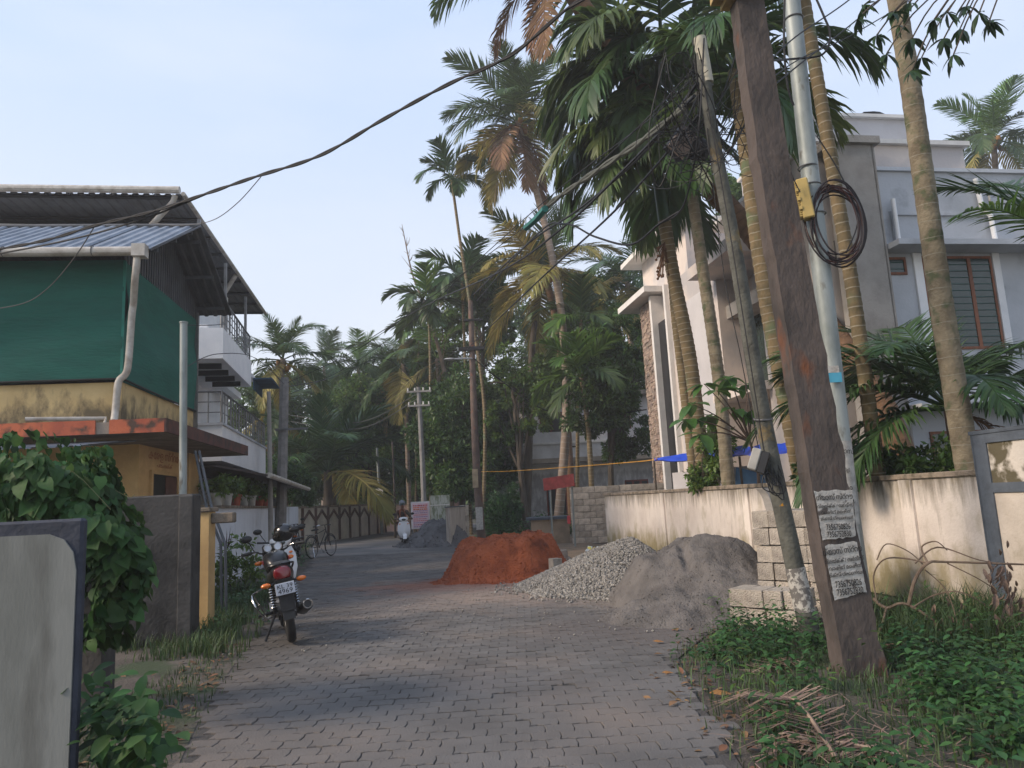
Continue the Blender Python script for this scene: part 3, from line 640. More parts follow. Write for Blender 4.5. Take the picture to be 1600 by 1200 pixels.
fbx('white_pilaster', m_whitetrim, [(8.28, -.35, .4, 8.45, .14, 7.95), (7.0, -.02, .4, 7.14, .14, 7.95)])
fbx('strip_window_glass', m_darkglass, [(7.14, -.348, .5, 8.28, -.06, 7.0)], 'tall dark glass strip between white pilasters'); fbx('strip_recess', m_pink, [(7.14, -.348, 7.003, 8.28, -.30, 7.9)])
fbx('lilac_panel', m_lilac, [(4.0, .003, .5, 5.6, .05, 7.0)])
fbx('balcony_slab', m_pink, [(1.2, -.9, 3.7, 3.7, .35, 3.9)])
for a, b in ((1.6, 2.4), (2.6, 3.4)):
    mb = MB(); mb.box(a, -.897, 4.0, b, -.86, 6.4, MF); w_ = mb.build('tall_window', m_wood, house); g = MB(); g.box(a+.08, -.858, 4.1, b-.08, -.85, 6.3, MF); g.build('pane', m_glass, w_)
# split-face stone cladding of the tower, every course geometry
mb = MB(); rs = random.Random(9); z = .3
while z < 7.95:
    hh = rs.uniform(.05, .09); x = 8.46
    while x < 9.98:
        l = min(rs.uniform(.10, .32), 9.98-x); mb.box(x+.003, -.34, z+.003, x+l-.003, -.08+rs.uniform(.0, .035), min(z+hh, 7.98)-.004, MF); x += l
    z += hh
o = mb.build('stone_cladding', m_stone, house); tag(o, 'brown and buff split stone courses', kind='stuff')
mb = MB(); z = .3
while z < 7.95:
    hh = rs.uniform(.05, .09); y = -.35
    while y > -2.2:
        l = rs.uniform(.12, .4); mb.box(9.9, y-l+.004, z+.004, 10.03+rs.uniform(0, .03), y-.004, min(z+hh, 7.98)-.004, MF); y -= l
    z += hh
o = mb.build('stone_return', m_stone, house); tag(o, 'stone courses on the back edge of the tower', kind='stuff')
# low plinth pieces behind the wall
la, lb = W(1050, 735, 18.2), W(1200, 735, 15.2); ld = lb-la; mb = MB(); mb.box(0, 0, 0, ld.xy.length, .14, 1.93, M=T(la.x, la.y, 0) @ Matrix.Rotation(math.atan2(ld.y, ld.x), 4, 'Z')); o = mb.build('low_side_wall', m_lilac, None); 
lw = thing('low_wall', (O2.x, O2.y, 0), 'low grey rendered wall behind the boundary wall coping', 'wall'); o.parent = lw; o.location = -Vector((O2.x, O2.y, 0))
# water tank + pipes on stair room
c = MH @ Vector((1.45, 2.3, 9.62)); t = thing('water_tank', c, 'black plastic water tank on the stair room roof', 'water tank')
mb = MB(); mb.lathe([(0, 0), (.55, 0), (.56, .1), (.54, .12), (.56, .14), (.56, .32), (.54, .35), (.56, .38), (.55, .5), (.48, .62), (.3, .70), (.17, .71), (.17, .78), (0, .79)], 20, T(*c)); mb.build('tank_body', m_black, t, True)
mb = MB(); mb.lathe([(.2, .78), (.2, .84), (0, .85)], 14, T(*c)); mb.build('lid', m_black, t, True)
c = MH @ Vector((2.55, 2.1, 9.80)); mb = MB(); mb.lathe([(0, 0), (.5, 0), (.5, .12), (.3, .17), (0, .18)], 16, T(*c)); mb.box(.0, -.12, .1, .28, .12, .32, T(*c)); t = mb.build('roof_vent', m_black, None, True); tag(t, 'low black tank lid beside the water tank', 'tank lid')
t = thing('roof_mast', MH @ Vector((.15, .9, 8.3)), 'thin steel mast standing beside the roof water tank', 'mast'); mb = MB(); mb.cyl(MH @ Vector((.32, 1.4, 6.3)), MH @ Vector((.18, 1.4, 11.4)), .03, 8); mb.build('mast_pipe', m_steel, t)
t = thing('roof_railing', MF @ Vector((-1, -.3, 8.5)), 'grey steel pipe railing on the flank roof edge', 'railing'); 
for y in (-.2,):
    for k in range(4): mb = MB(); mb.cyl(MF @ Vector((-1.4+k*.7, y, 8.45)), MF @ Vector((-1.4+k*.7, y, 9.4)), .022, 8); mb.build('post', m_steel, t)
    for z in (8.9, 9.4): mb = MB(); mb.cyl(MF @ Vector((-1.4, y, z)), MF @ Vector((.7, y, z)), .02, 8); mb.build('rail', m_steel, t)
# ================================================================ YELLOW BUILDING (left)
ML = T(-6.22, 11.6, 0) @ Matrix.Rotation(math.radians(7.4), 4, 'Z')    # local x right (frontal), local y back along the lane side
yb = thing('yellow_building', (-8, 13, 0), 'yellow two storey shop building with green shade net and zinc roof', 'building')
def yx(name, m, boxes, label=None, bev=0):
    mb = MB()
    for b_ in boxes: mb.box(*b_, M=ML, bev=bev)
    return mb.build(name, m, yb, False, label)
yx('upper_wall', m_yellow, [(-12, .06, 2.95, -.02, 3.9, 3.66)]); yx('ground_floor_wall', m_yellow2, [(-12, 1.15, 0, -.12, 4.1, 2.76)])
yx('shop_pier', m_yellow2, [(-.12, 3.4, 0, .04, 4.1, 2.76)])
yx('dark_upper_interior', m_black, [(-12, .35, 3.67, -.3, 3.5, 5.6)])
# shade net: two gently sagging sheets with seam and bottom rope
def net(p0, p1, z0, z1, nx=40, nz=16, sd=1):
    vs = []; p0, p1 = Vector(p0), Vector(p1); nrm = Vector(((p1-p0).y, -(p1-p0).x, 0)).normalized()
    for j in range(nz+1):
        for i in range(nx+1):
            t = i/nx; s_ = j/nz; p = p0.lerp(p1, t); z = lerp(z0, z1, s_)
            if j == 0: z += .035*noise.noise(Vector((t*7, sd, 0)))
            d = .075*math.sin(math.pi*s_)*noise.noise(Vector((t*(p1-p0).length*.7, s_*2.2, sd)))*2+.020*abs(noise.noise(Vector((t*(p1-p0).length*.5+s_*.6, s_*5, sd+4))))+.014*noise.noise(Vector((t*3, s_*14, sd)))
            q = p+nrm*d; vs.append(ML @ Vector((q.x, q.y, z)))
    fs = [(j*(nx+1)+i, j*(nx+1)+i+1, (j+1)*(nx+1)+i+1, (j+1)*(nx+1)+i) for j in range(nz) for i in range(nx)]
    mb = MB(); mb.add(vs, fs); return mb
net((-12, 0, 0), (0, 0, 0), 3.68, 5.68, 90, 16, 1).build('shade_net', m_net, yb, 89)
net((0, 0, 0), (0, 3.85, 0), 3.66, 5.66, 40, 16, 2).build('shade_net', m_net, yb, 89)
yx('net_seam', mat('net_seam', (.02, .17, .13), .7), [(-.02, -.03, 3.7, .02, .0, 5.66), (-3.32, -.05, 3.7, -3.29, -.03, 5.66)])
pipe([ML @ Vector((-12, -.04, 3.66)), ML @ Vector((-2, -.05, 3.69)), ML @ Vector((.02, -.03, 3.70)), ML @ Vector((.05, 2, 3.66)), ML @ Vector((.03, 3.85, 3.67))], .018, m_wire, 'net_rope', yb)
yx('net_rear_post', m_steel, [(-.02, 3.86, 3.3, .05, 3.93, 5.8)])
# gable roof: front slope, back slope, gutter, verge, purlins
EZ, RZ, RY = 5.70, 6.98, 1.92
sl_f = Vector((0, RY+.42, RZ-EZ)); lf = sl_f.length
mb = MB(); P0 = ML @ Vector((-12, -.42, EZ)); R3 = ML.to_3x3(); n_sheet = 11
for k in range(n_sheet):
    a = -12.0+k*1.15; wdt = min(1.17, .50-a+.1)
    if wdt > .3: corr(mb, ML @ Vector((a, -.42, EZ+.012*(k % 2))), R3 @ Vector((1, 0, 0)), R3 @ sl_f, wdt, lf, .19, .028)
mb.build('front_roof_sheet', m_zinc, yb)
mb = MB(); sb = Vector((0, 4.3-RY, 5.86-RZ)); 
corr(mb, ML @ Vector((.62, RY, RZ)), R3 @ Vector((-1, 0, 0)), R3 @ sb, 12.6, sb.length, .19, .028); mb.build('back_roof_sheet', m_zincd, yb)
# overhang of the front slope past the gable widens towards the ridge
mb = MB(); q = [(.40, -.42, EZ+.03), (.62, RY, RZ+.03), (.62, RY, RZ-.01), (.40, -.42, EZ-.01)]
for d in (0,): mb.tube([ML @ Vector((.52, -.42, EZ)), ML @ Vector((.62, RY, RZ+.02)), ML @ Vector((.62, 4.3, 5.86))], .022, 6)
mb.build('verge_trim', m_zincd, yb)
mb = MB(); mb.tube([ML @ Vector((-12, RY, RZ+.03)), ML @ Vector((.62, RY, RZ+.03))], .05, 8); mb.build('ridge_cap', m_zincd, yb)
for f in (.12, .5, .88):
    for (a, b_) in (((-.42, EZ), (RY, RZ)), ((4.3, 5.86), (RY, RZ))):
        y = lerp(a[0], b_[0], f); z = lerp(a[1], b_[1], f)-.06; mb = MB(); mb.box(-12, y-.02, z-.035, .55, y+.02, z+.03, ML); mb.build('purlin', m_zincd, yb)
# corrugated gable infill
mb = MB(); y = .02
while y < 3.84:
    h = EZ+(RZ-EZ)*(1-abs(y+.05-RY)/(RY+.42))-.05; mb.box(-.03, y, 5.64, -.005, y+.07, h, ML); mb.box(-.03, y+.07, 5.64, .012, y+.118, h, ML); y += .12
mb.build('gable_sheet', m_zincd, yb)
# gutter with brackets and down pipe
mb = MB(); mb.tube([ML @ Vector((-12, -.50, EZ-.04)), ML @ Vector((.42, -.50, EZ-.05))], .075, 12); mb.box(.30, -.59, EZ-.15, .50, -.41, EZ+.05, ML); mb.build('gutter', m_pvc, yb, 30)
mb = MB()
for x in (-5.5, -4.2, -2.9, -1.6, -.3): mb.torus((0, 0, 0), .079, .008, 14, 6, 'x', ML @ T(x, -.50, EZ-.04))
mb.build('gutter_bracket', m_zincd, yb)
pipe(smooth_pts([ML @ Vector(p) for p in [(.36, -.50, EZ-.1), (.35, -.49, 5.42), (.30, -.40, 5.2), (.2, -.16, 4.9), (.17, -.13, 4.7), (.14, -.13, 3.95), (.1, -.13, 3.75), (.0, -.13, 3.62), (-.03, -.13, 3.2), (-.02, -.2, 3.0)]], 4), .055, m_pvc, 'down_pipe', yb)
pipe([ML @ Vector((.0, -.62, 2.86)), ML @ Vector((-.1, -.30, 3.03)), ML @ Vector((-1.1, -.62, 3.02))], .035, m_pvc, 'waste_pipe', yb)
# sunshade ledge: orange front edge, weathered side edge
yx('ledge', m_soffit, [(-12, -.65, 2.755, .88, 4.7, 2.93)])
yx('ledge_front_edge', m_ledge, [(-12, -.68, 2.75, -.10, -.653, 2.96), (.10, -.68, 2.75, .88, -.653, 2.96)], 'orange painted front edge of the ledge')
yx('ledge_side_edge', m_ledge2, [(.883, -.68, 2.75, .91, 4.7, 2.96)], 'weathered dark red side edge of the ledge')
# tin awning below the ledge
mb = MB(); corr(mb, ML @ Vector((-9, -1.45, 2.50)), R3 @ Vector((1, 0, 0)), R3 @ Vector((.25, 1.2, .16)), 9.1, 1.3, .16, .022); mb.build('tin_awning', m_zinc, yb)
# door, window recess and the worn lettering over it
mb = MB(); mb.box(-.118, 1.75, 0, -.10, 3.1, 2.27, ML); mb.build('doorway', m_darkglass, yb)
mb = MB()
for y in (1.66, 3.1): mb.box(-.118, y, 0, -.07, y+.09, 2.34, ML)
mb.box(-.118, 1.75, 2.27, -.07, 3.1, 2.34, ML); mb.build('door_frame', m_yellow2, yb)
mb = MB(); mb.box(-.098, 2.45, 0, -.085, 3.08, 2.25, ML); mb.build('door_leaf', mat('brown_door', (.11, .05, .035), .7), yb)
m_sign = mat('faded_red_lettering', (.34, .085, .035), .9, c2=(.5, .28, .12), scale=14)
MS = ML @ T(-.112, 2.5, 2.5) @ rot('Z', 90) @ rot('X', 90)
text_obj('lettering', 'കേരള സ്റ്റോ', .22, MS @ T(0, .11, 0), m_sign, yb, 1.15)
text_obj('lettering', 'പലചരക്ക്', .11, ML @ T(-.112, 2.45, 2.44) @ rot('Z', 90) @ rot('X', 90), m_sign, yb, 1.4)
mb = MB(); mb.box(-2.4, 1.1, 0, -.9, 1.147, 2.3, ML); mb.build('shop_opening', m_darkglass, yb)
# thin steel pole in front of the side wall
pA, pB = W(289, 745, 11.0), W(287, 505, 11.0)
t = thing('steel_pole', (pA.x, pA.y, 0), 'thin grey steel pole standing before the green net', 'pole'); mb = MB(); mb.cyl((pA.x, pA.y, 0), (pB.x, pB.y, pB.z), .055, 10); mb.build('pole_tube', m_galv, t, True); mb = MB(); mb.cyl((pB.x, pB.y, pB.z), (pB.x, pB.y, pB.z+.02), .065, 10); mb.build('pole_cap', m_galv, t)
# dark mouldy wall piece by the lane
t = thing('mouldy_wall', (-4.0, 8.4, 0), 'short black mould covered wall end beside the lane', 'wall')
a_, b__ = W(238, 765, 7.9), W(318, 768, 9.3); dv = Vector((b__.x-a_.x, b__.y-a_.y, 0)); ln = dv.length; MD = T(b__.x, b__.y, 0) @ Matrix.Rotation(math.atan2(-.80, -.60)+0, 4, 'Z')
# local x runs from the lane end back towards the left
MD = T(b__.x, 9.15, 0) @ Matrix.Rotation(math.radians(186), 4, 'Z')
mb = MB(); mb.box(0, -.12, 0, 2.6, .18, 1.74, MD, bev=.02); 
mb.build('wall_body', m_darkwall, t)
mb = MB(); mb.box(.0, .183, 0, .16, .215, 1.72, MD, bev=.01); mb.build('end_pier', m_darkwall, t)
t = thing('yellow_gatepost', W(328, 880, 10.2).xy.to_3d(), 'narrow yellow gatepost with a stone bracket behind the mouldy wall', 'gatepost')
c = t.location; mb = MB(); mb.box(c.x-.14, c.y-.1, 0, c.x+.02, c.y+.12, 1.52); mb.build('post_body', m_yellow2, t); mb = MB(); mb.box(c.x-.17, c.y-.14, 1.523, c.x+.05, c.y+.16, 1.58, bev=.01); mb.box(c.x+.02, c.y-.05, 1.36, c.x+.33, c.y+.08, 1.50, bev=.015); mb.build('bracket', m_cap, t)
for k, (ax, bx, cx_) in enumerate(((311, 330, 352), (305, 322, 345))):
    pts = [W(ax, 705, 12.0), W(bx, 790, 11.6), W(cx_, 850, 11.2), W(cx_+2, 905, 11.2)]; pts[-1].z = 0
    t = MB(); t.tube(pts, .022, 8); o = t.build('bent_pipe', m_zincd, None, True); tag(o, ('dark bent steel pipe leaning beside the yellow gatepost', 'thinner dark pipe leaning behind the bent one')[k], 'pipe')
# ================================================================ NEAR PALE GATE WALL
t = thing('pale_gate_wall', (-2.4, 3.3, 0), 'pale grey wall panel with navy border and rounded corner in the near left', 'wall')
ex = W(131, 900, 3.3).x; MG = T(ex, 3.3, 0) @ Matrix.Rotation(math.radians(184), 4, 'Z')   # local x to the left
mb = MB(); mb.box(.012, -.05, 0, 3.0, 0, 1.475, MG, bev=.012); mb.build('wall_body', m_navy, t)
poly = [(.03, 0.0), (.03, 1.25), (.045, 1.33), (.085, 1.385), (.15, 1.412), (3.0, 1.42), (3.0, 0.0)]
mb = MB(); mb.prism(poly, .002, .010, MG, axis='y'); mb.build('wall_panel', m_gate, t)
# ================================================================ WHITE BUILDING (left, behind)
wb = thing('white_building', (-10, 21, 0), 'white three storey building with stepped balconies and a flat sheet roof', 'building')
A_ = W(347, 690, 17.5); MWh = T(A_.x, 17.5, 0) @ Matrix.Rotation(math.radians(11), 4, 'Z')  # x right, y back along lane
def wx(name, m, boxes, label=None):
    mb = MB()
    for b_ in boxes: mb.box(*b_, M=MWh)
    return mb.build(name, m, wb, False, label)
wx('ground_wall', m_white, [(-12, 1.6, 0, -1.2, 8, 2.7)]); wx('upper_wall', m_white, [(-12, 1.2, 3.6, -1.35, 8, 9.0)])
wx('first_balcony', m_white, [(-12, 0, 2.75, 0, 7.35, 3.6)]); wx('balcony_capping', m_greywall, [(-12, -.03, 3.603, .03, 7.4, 3.66)])
wx('second_balcony', m_white, [(-12, 0, 5.22, 0, 4.3, 5.98), (-12, 4.3, 5.4, -.9, 8.0, 5.6)])
wx('balcony_opening', m_darkglass, [(-2.6, 1.15, 3.75, -1.9, 1.19, 5.1), (-1.34, 2.2, 3.75, -1.3, 3.4, 5.1)])
wx('balcony_column', m_white, [(-1.25, .25, 3.67, -1.0, .5, 5.21)])
wx('top_slab', m_white, [(-12, .2, 6.0, -.4, 8, 6.12)])
# brackets under second balcony
for k in range(4): wx('bracket', m_black, [(-.9, .6+k*.9, 5.08, -.15, .68+k*.9, 5.215)])
# railings
def railing(p0, p1, z0, z1, n, root, M_, bars=2, nm='baluster'):
    p0, p1 = Vector((*p0, 0)), Vector((*p1, 0))
    mb = MB(); mb.cyl(M_ @ (p0+Vector((0, 0, z1))), M_ @ (p1+Vector((0, 0, z1))), .028, 8); mb.build('handrail', m_steel, root)
    for k in range(bars):
        z = lerp(z0, z1, (k+1)/(bars+1)); mb = MB(); mb.cyl(M_ @ (p0+Vector((0, 0, z))), M_ @ (p1+Vector((0, 0, z))), .012, 6); mb.build('rail', m_steel, root)
    for k in range(n+1):
        p = p0.lerp(p1, k/n); mb = MB(); mb.cyl(M_ @ (p+Vector((0, 0, z0))), M_ @ (p+Vector((0, 0, z1))), .016 if k % 3 else .03, 6); mb.build(nm, m_steel, root)
railing((-.03, .05), (-.03, 7.2), 3.66, 4.42, 18, wb, MWh); railing((-2.4, .03), (-.03, .03), 3.66, 4.42, 8, wb, MWh)
railing((-.05, .05), (-.05, 4.25), 5.98, 6.75, 12, wb, MWh, 3)
# flat sheet roof on posts, fascia gutter
mb = MB(); Rw = MWh.to_3x3(); rf = [W(283, 300, 17), W(350, 392, 22.3), W(411, 484, 28.2)]
pr = [W(283, 303, 17), W(411, 487, 28.2)]; d = (pr[1]-pr[0]); d.normalize(); left = Vector((-1, -.12, .02)).normalized()
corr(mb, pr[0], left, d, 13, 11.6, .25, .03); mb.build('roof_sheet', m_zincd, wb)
for k in range(9): mb = MB(); p = pr[0]+d*(k*1.4+.1)-Vector((0, 0, .07)); mb.tube([p, p+left*12.9], .045, 4); mb.build('purlin', m_black, wb)
mb = MB(); mb.tube([pr[0]-d*.1+Vector((.03, -.08, .02)), pr[0]-d*.1+left*13], .09, 10); mb.build('gutter', m_pvc, wb, 30)
mb = MB(); mb.tube([pr[0]+Vector((.05, 0, 0)), pr[0]+d*11.7+Vector((.05, 0, 0))], .055, 8); mb.build('verge_trim', m_pvc, wb, True)
for k in range(7):
    mb = MB(); mb.torus((0, 0, 0), .096, .008, 12, 5, 'x', T(*(pr[0]-d*.1+left*(.6+k*.98)))); mb.build('gutter_bracket', m_zincd, wb)
pipe([pr[0]+Vector((-.1, -.1, -.08)), pr[0]+Vector((-.15, -.1, -.25)), pr[0]+Vector((-1.5, .4, -1.25))], .07, m_pvc, 'gutter_pipe', wb)
pipe([pr[0]+d*6.4+Vector((-.02, 0, -.05)), pr[0]+d*6.4+Vector((-.5, .3, -.55))], .07, m_pvc, 'gutter_pipe', wb)
for y in (.5, 4, 7.6): wx('roof_post', m_steel, [(-.75, y, 6.12, -.67, y+.08, 8.95)])
wx('blue_awning', mat('blue_sheet', (.03, .075, .13), .6), [(.003, 4.6, 5.5, .55, 6.5, 5.54), (.003, 4.62, 5.2, .03, 6.4, 5.5)])
# dark canopy with grey gutter
mb = MB(); mb.add([MWh @ Vector(p) for p in [(-3, -.7, 2.55), (.0, -.7, 2.62), (1.0, .3, 2.40), (1.25, 8.5, 2.25), (-1, 8.5, 2.7), (-3, 8.5, 2.7), (-3, -.7, 2.5), (.0, -.7, 2.57), (1.0, .3, 2.35), (1.25, 8.5, 2.20), (-1, 8.5, 2.65), (-3, 8.5, 2.65)]], [(0, 1, 2, 3, 4, 5), (11, 10, 9, 8, 7, 6), (0, 6, 7, 1), (1, 7, 8, 2), (2, 8, 9, 3), (3, 9, 10, 4)])
mb.build('canopy_sheet', mat('dark_canopy', (.045, .035, .033), .7), wb)
mb = MB(); mb.tube([MWh @ Vector((1.02, .3, 2.38)), MWh @ Vector((1.28, 8.6, 2.24))], .07, 8); mb.build('canopy_gutter', m_pvc, wb, True)
wx('dark_porch', m_black, [(-4, 1.0, 0, -1.25, 1.5, 2.6)])
# lane wall with flower pots
q0, q1 = W(336, 800, 15.2), W(466, 790, 28.5); dl = Vector((q1.x-q0.x, q1.y-q0.y, 0)); LL = dl.length; MLw = T(q0.x, q0.y, 0) @ Matrix.Rotation(math.atan2(dl.y, dl.x), 4, 'Z')
lw = thing('lane_wall', (q0.x, q0.y, 0), 'bluish white lane wall carrying a row of flower pots', 'wall')
mb = MB(); mb.box(-3, 0, 0, LL*.60, .15, 1.62, MLw); mb.box(LL*.66, 0, 0, LL, .15, 1.66, MLw); mb.build('wall_face', m_bluewhite, lw)
mb = MB(); mb.box(-3, -.05, 1.623, LL*.60, .2, 1.68, MLw); mb.build('coping', m_cap, lw)
mb = MB(); mb.box(LL*.60, -.05, 0, LL*.66, .2, 1.95, MLw); mb.build('pier', m_bluewhite, lw)
mb = MB(); mb.box(LL*.50, -.012, 0, LL*.505, -.002, 1.62, MLw); mb.box(LL*.8, -.012, 0, LL*.805, -.002, 1.62, MLw); mb.build('drain_strip', m_greywall, lw)
# patterned compound wall further on
g0, g1 = G(472, 852), G(602, 832); dl = Vector((g1.x-g0.x, g1.y-g0.y, 0)); GL = dl.length; MGo = T(g0.x, g0.y, 0) @ Matrix.Rotation(math.atan2(dl.y, dl.x), 4, 'Z')
gw = thing('patterned_wall', (g0.x, g0.y, 0), 'cream compound wall with brown pointed arch pattern along the bend', 'wall')
m_cream = mat('dirty_cream', (.60, .55, .46), .9, c2=(.44, .40, .34), scale=1.5, coord='World'); m_brown = mat('brown_trim', (.12, .07, .05), .9)
mb = MB(); mb.box(-2, 0, 0, GL, .15, 1.62, MGo); mb.build('wall_face', m_cream, gw)
mb = MB(); mb.box(-2, -.06, 1.623, GL, .2, 1.72, MGo); mb.build('coping', m_cap, gw)
npn = 8
for k in range(npn+1): mb = MB(); x = k*GL/npn; mb.box(x-.08, -.07, 0, x+.08, -.003, 1.62, MGo); mb.build('pilaster', m_brown, gw)
for k in range(npn):
    x = k*GL/npn; wdt = GL/npn; c_ = x+wdt/2
    for sgn in (-1, 1):
        mb = MB(); e = c_+sgn*(wdt/2-.08); mb.prism([(e, 1.0), (c_, 1.42), (c_, 1.54), (e, 1.12)][::sgn], -.06, -.003, MGo, axis='y'); mb.build('arch_moulding', m_brown, gw)
# pink wall beyond the bend
p0, p1 = W(596, 826, 47), W(735, 822, 41); mb = MB(); dl = p1-p0; MPk = T(p0.x, p0.y, 0) @ Matrix.Rotation(math.atan2(dl.y, dl.x), 4, 'Z'); pw = thing('pink_wall', (p0.x, p0.y, 0), 'pale pink boundary wall at the bend of the lane', 'wall')
mb.box(-1.0, 0, 0, 7.5, .15, 1.55, MPk); mb.build('wall_face', mat('pink_wall_paint', (.42, .29, .26), .9, c2=(.34, .24, .22), scale=1.5, coord='World'), pw)
mb = MB(); mb.box(-1.0, -.04, 1.553, 7.5, .19, 1.62, MPk); mb.build('coping', m_cap, pw)
# ================================================================ THINGS AT THE FAR RIGHT CORNER OF THE LANE
def flat_board(name, px0, py0, px1, py1, Y, m, lab, cat, th=.03, legs=True):
    a, b_ = W(px0, py1, Y), W(px1, py0, Y); t = thing(name, ((a.x+b_.x)/2, Y, 0), lab, cat); mb = MB(); mb.box(a.x, Y, a.z, b_.x, Y+th, b_.z); p = mb.build('board', m, t); return t, a, b_
m_poster = mat('pink_poster', (.62, .42, .45), .8, c2=(.60, .50, .55), scale=6)
t, a, b_ = flat_board('poster_board', 643, 783, 671, 827, 30.5, mat('white_frame', (.6, .58, .58), .8), 'pink and orange printed poster board standing in a white frame', 'poster board')
mb = MB(); mb.box(a.x+.06, 30.49, a.z+.05, b_.x-.05, 30.497, b_.z-.06); mb.build('printed_sheet', m_poster, t)
mo, mp_, mr_ = mat('orange_print', (.62, .16, .05), .8), mat('violet_print', (.22, .13, .34), .8), mat('red_print', (.52, .07, .08), .8)
rq = random.Random(8)
for k in range(13):
    z = b_.z-.13-k*.078; 
    if z < a.z+.08: break
    mb = MB(); x = a.x+.1
    while x < b_.x-.12: l = rq.uniform(.03, .09); mb.box(x, 30.484, z-.05 if k < 3 else z-.025, min(x+l, b_.x-.1), 30.489, z); x += l+rq.uniform(.012, .03)
    mb.build('print_line', (mr_, mo, mo, mp_, mp_, mr_, mp_, mr_, mr_, mp_, mr_, mp_, mp_)[k], t)
mb = MB(); mb.box(a.x, 30.53, 0, a.x+.05, 30.58, a.z+.3); mb.box(b_.x-.05, 30.53, 0, b_.x, 30.58, a.z+.3); mb.build('leg', m_steel, t)
m_mould = mat('mould_streaked_board', (.50, .50, .42), .9, c2=(.20, .22, .13), scale=7, stretch=(3, 1, .6), coord='World', mixlo=.45, mixhi=.6)
t, a, b_ = flat_board('notice_board', 673, 773, 702, 816, 29.5, m_mould, 'mould streaked pale notice board on legs behind the dark heap', 'notice board', .04)
mb = MB(); mb.box(a.x, 29.48, (a.z+b_.z)/2+.12, b_.x, 29.497, (a.z+b_.z)/2+.15); mb.build('board_rail', m_whitetrim, t)
for x in (a.x+.03, b_.x-.07): mb = MB(); mb.box(x, 29.543, 0, x+.04, 29.58, b_.z); mb.build('leg', m_steel, t)
a, b_ = W(704, 836, 26.5), W(726, 786, 28.5); c = W(738, 786, 28.0)
t = thing('gate_wall_stub', (a.x, 27, 0), 'stained pale gate wall stub ending in a grey block pier', 'wall')
mb = MB(); dl = Vector((b_.x-a.x, b_.y-a.y, 0)); MS_ = T(a.x, a.y, 0) @ Matrix.Rotation(math.atan2(dl.y, dl.x), 4, 'Z'); mb.box(0, 0, 0, dl.length, .15, 1.34, MS_); mb.build('wall_face', mat('stained_pale_wall', (.42, .37, .32), .9, c2=(.28, .24, .20), scale=3, stretch=(3, 3, .4), coord='World'), t)
for k in range(7): mb = MB(); mb.box(dl.length+.003, -.05, k*.2+.004, dl.length+.36, .22, k*.2+.196, MS_, bev=.01); mb.build('block', m_block, t)
mb = MB(); mb.box(-.02, -.03, 1.343, dl.length, .18, 1.38, MS_); mb.build('coping', m_slate, t)
# red sign board on two posts
t = thing('red_sign', W(872, 830, 22.5).xy.to_3d(), 'tilted plain dull red sign board on two thin steel posts', 'sign board')
Ys = 22.5; q = [W(848, 748, Ys), W(896, 740, Ys), W(898, 759, Ys), W(850, 767, Ys)]
mb = MB(); mb.add([v for v in q]+[v+Vector((0, .03, 0)) for v in q], [(0, 3, 2, 1), (4, 5, 6, 7), (0, 1, 5, 4), (1, 2, 6, 5), (2, 3, 7, 6), (3, 0, 4, 7)]); mb.build('board', mat('dull_red_paint', (.30, .055, .05), .7, var=.3, scale=6, bump=.2), t)
for px, py in ((859, 764), (893, 759)): p = W(px, py, Ys+.05); mb = MB(); mb.cyl((p.x, p.y, 0), (p.x+.01, p.y, p.z+.15), .03, 8); mb.build('post', m_galv, t)
mb = MB(); p = W(889, 812, Ys); mb.box(p.x-.05, p.y-.02, p.z-.12, p.x+.04, p.y-.005, p.z+.12); mb.build('red_sticker', mr_, t)
# low tank with slab lid
a, b_ = W(831, 838, 24.5), W(889, 806, 24.5)
t = thing('concrete_trough', (a.x+.5, 25, 0), 'low brown rendered water trough with a grey slab edge', 'trough')
mb = MB(); mb.box(a.x, 24.5, 0, b_.x, 25.7, .80); mb.build('trough_wall', mat('brown_render', (.33, .245, .17), .95, c2=(.22, .17, .12), scale=2.5, coord='World'), t)
mb = MB(); mb.box(a.x-.14, 24.4, .803, b_.x+.02, 25.8, .88); mb.build('slab_edge', m_slate, t)
# white sack, rubbish with wrappers
c = G(826, 838); c = W(832, 834, 20.8); mb = MB(); mb.ball((c.x, c.y, .10), (.26, .15, .10), 12); mb.v = [(x+.03*noise.noise(Vector((x*9, y*9, z*9))), y, z+.05*noise.noise(Vector((x*7, y*7, z*7+3)))) for x, y, z in mb.v]; o = mb.build('white_sack', mat('white_plastic', (.62, .62, .64), .6), None, True); tag(o, 'small crumpled white sack on top edge behind the red heap', 'sack')
c = W(937, 848, 16.0); t = thing('rubbish_bag', (c.x, c.y, 0), 'open dark plastic rubbish sheet with yellow wrappers behind the gravel', 'rubbish')
mb = MB(); mb.ball((c.x, c.y, .18), (.32, .3, .16), 14); mb.v = [(x+.10*noise.noise(Vector((x*5, y*5, z*5))), y, z+.10*noise.noise(Vector((x*6, y*6, z*6+3)))) for x, y, z in mb.v]; mb.build('dark_sheet', mat('dark_tarpaulin', (.05, .06, .075), .5), t, True)
rq = random.Random(2); mw = [mat('yellow_wrapper', (.7, .55, .12), .5), mat('white_wrapper', (.7, .7, .62), .5), mat('green_wrapper', (.25, .42, .12), .5)]
for k in range(14):
    x, y, z = c.x-.05+rq.uniform(-.25, .3), c.y+rq.uniform(-.1, .2), .34+rq.uniform(-.04, .07); mb = MB(); mb.box(-.05, -.035, -.004, .05, .035, .004, T(x, y, z) @ rot('X', rq.uniform(0, 70)) @ rot('Z', rq.uniform(0, 180))); mb.build('wrapper', mw[k % 3], t)
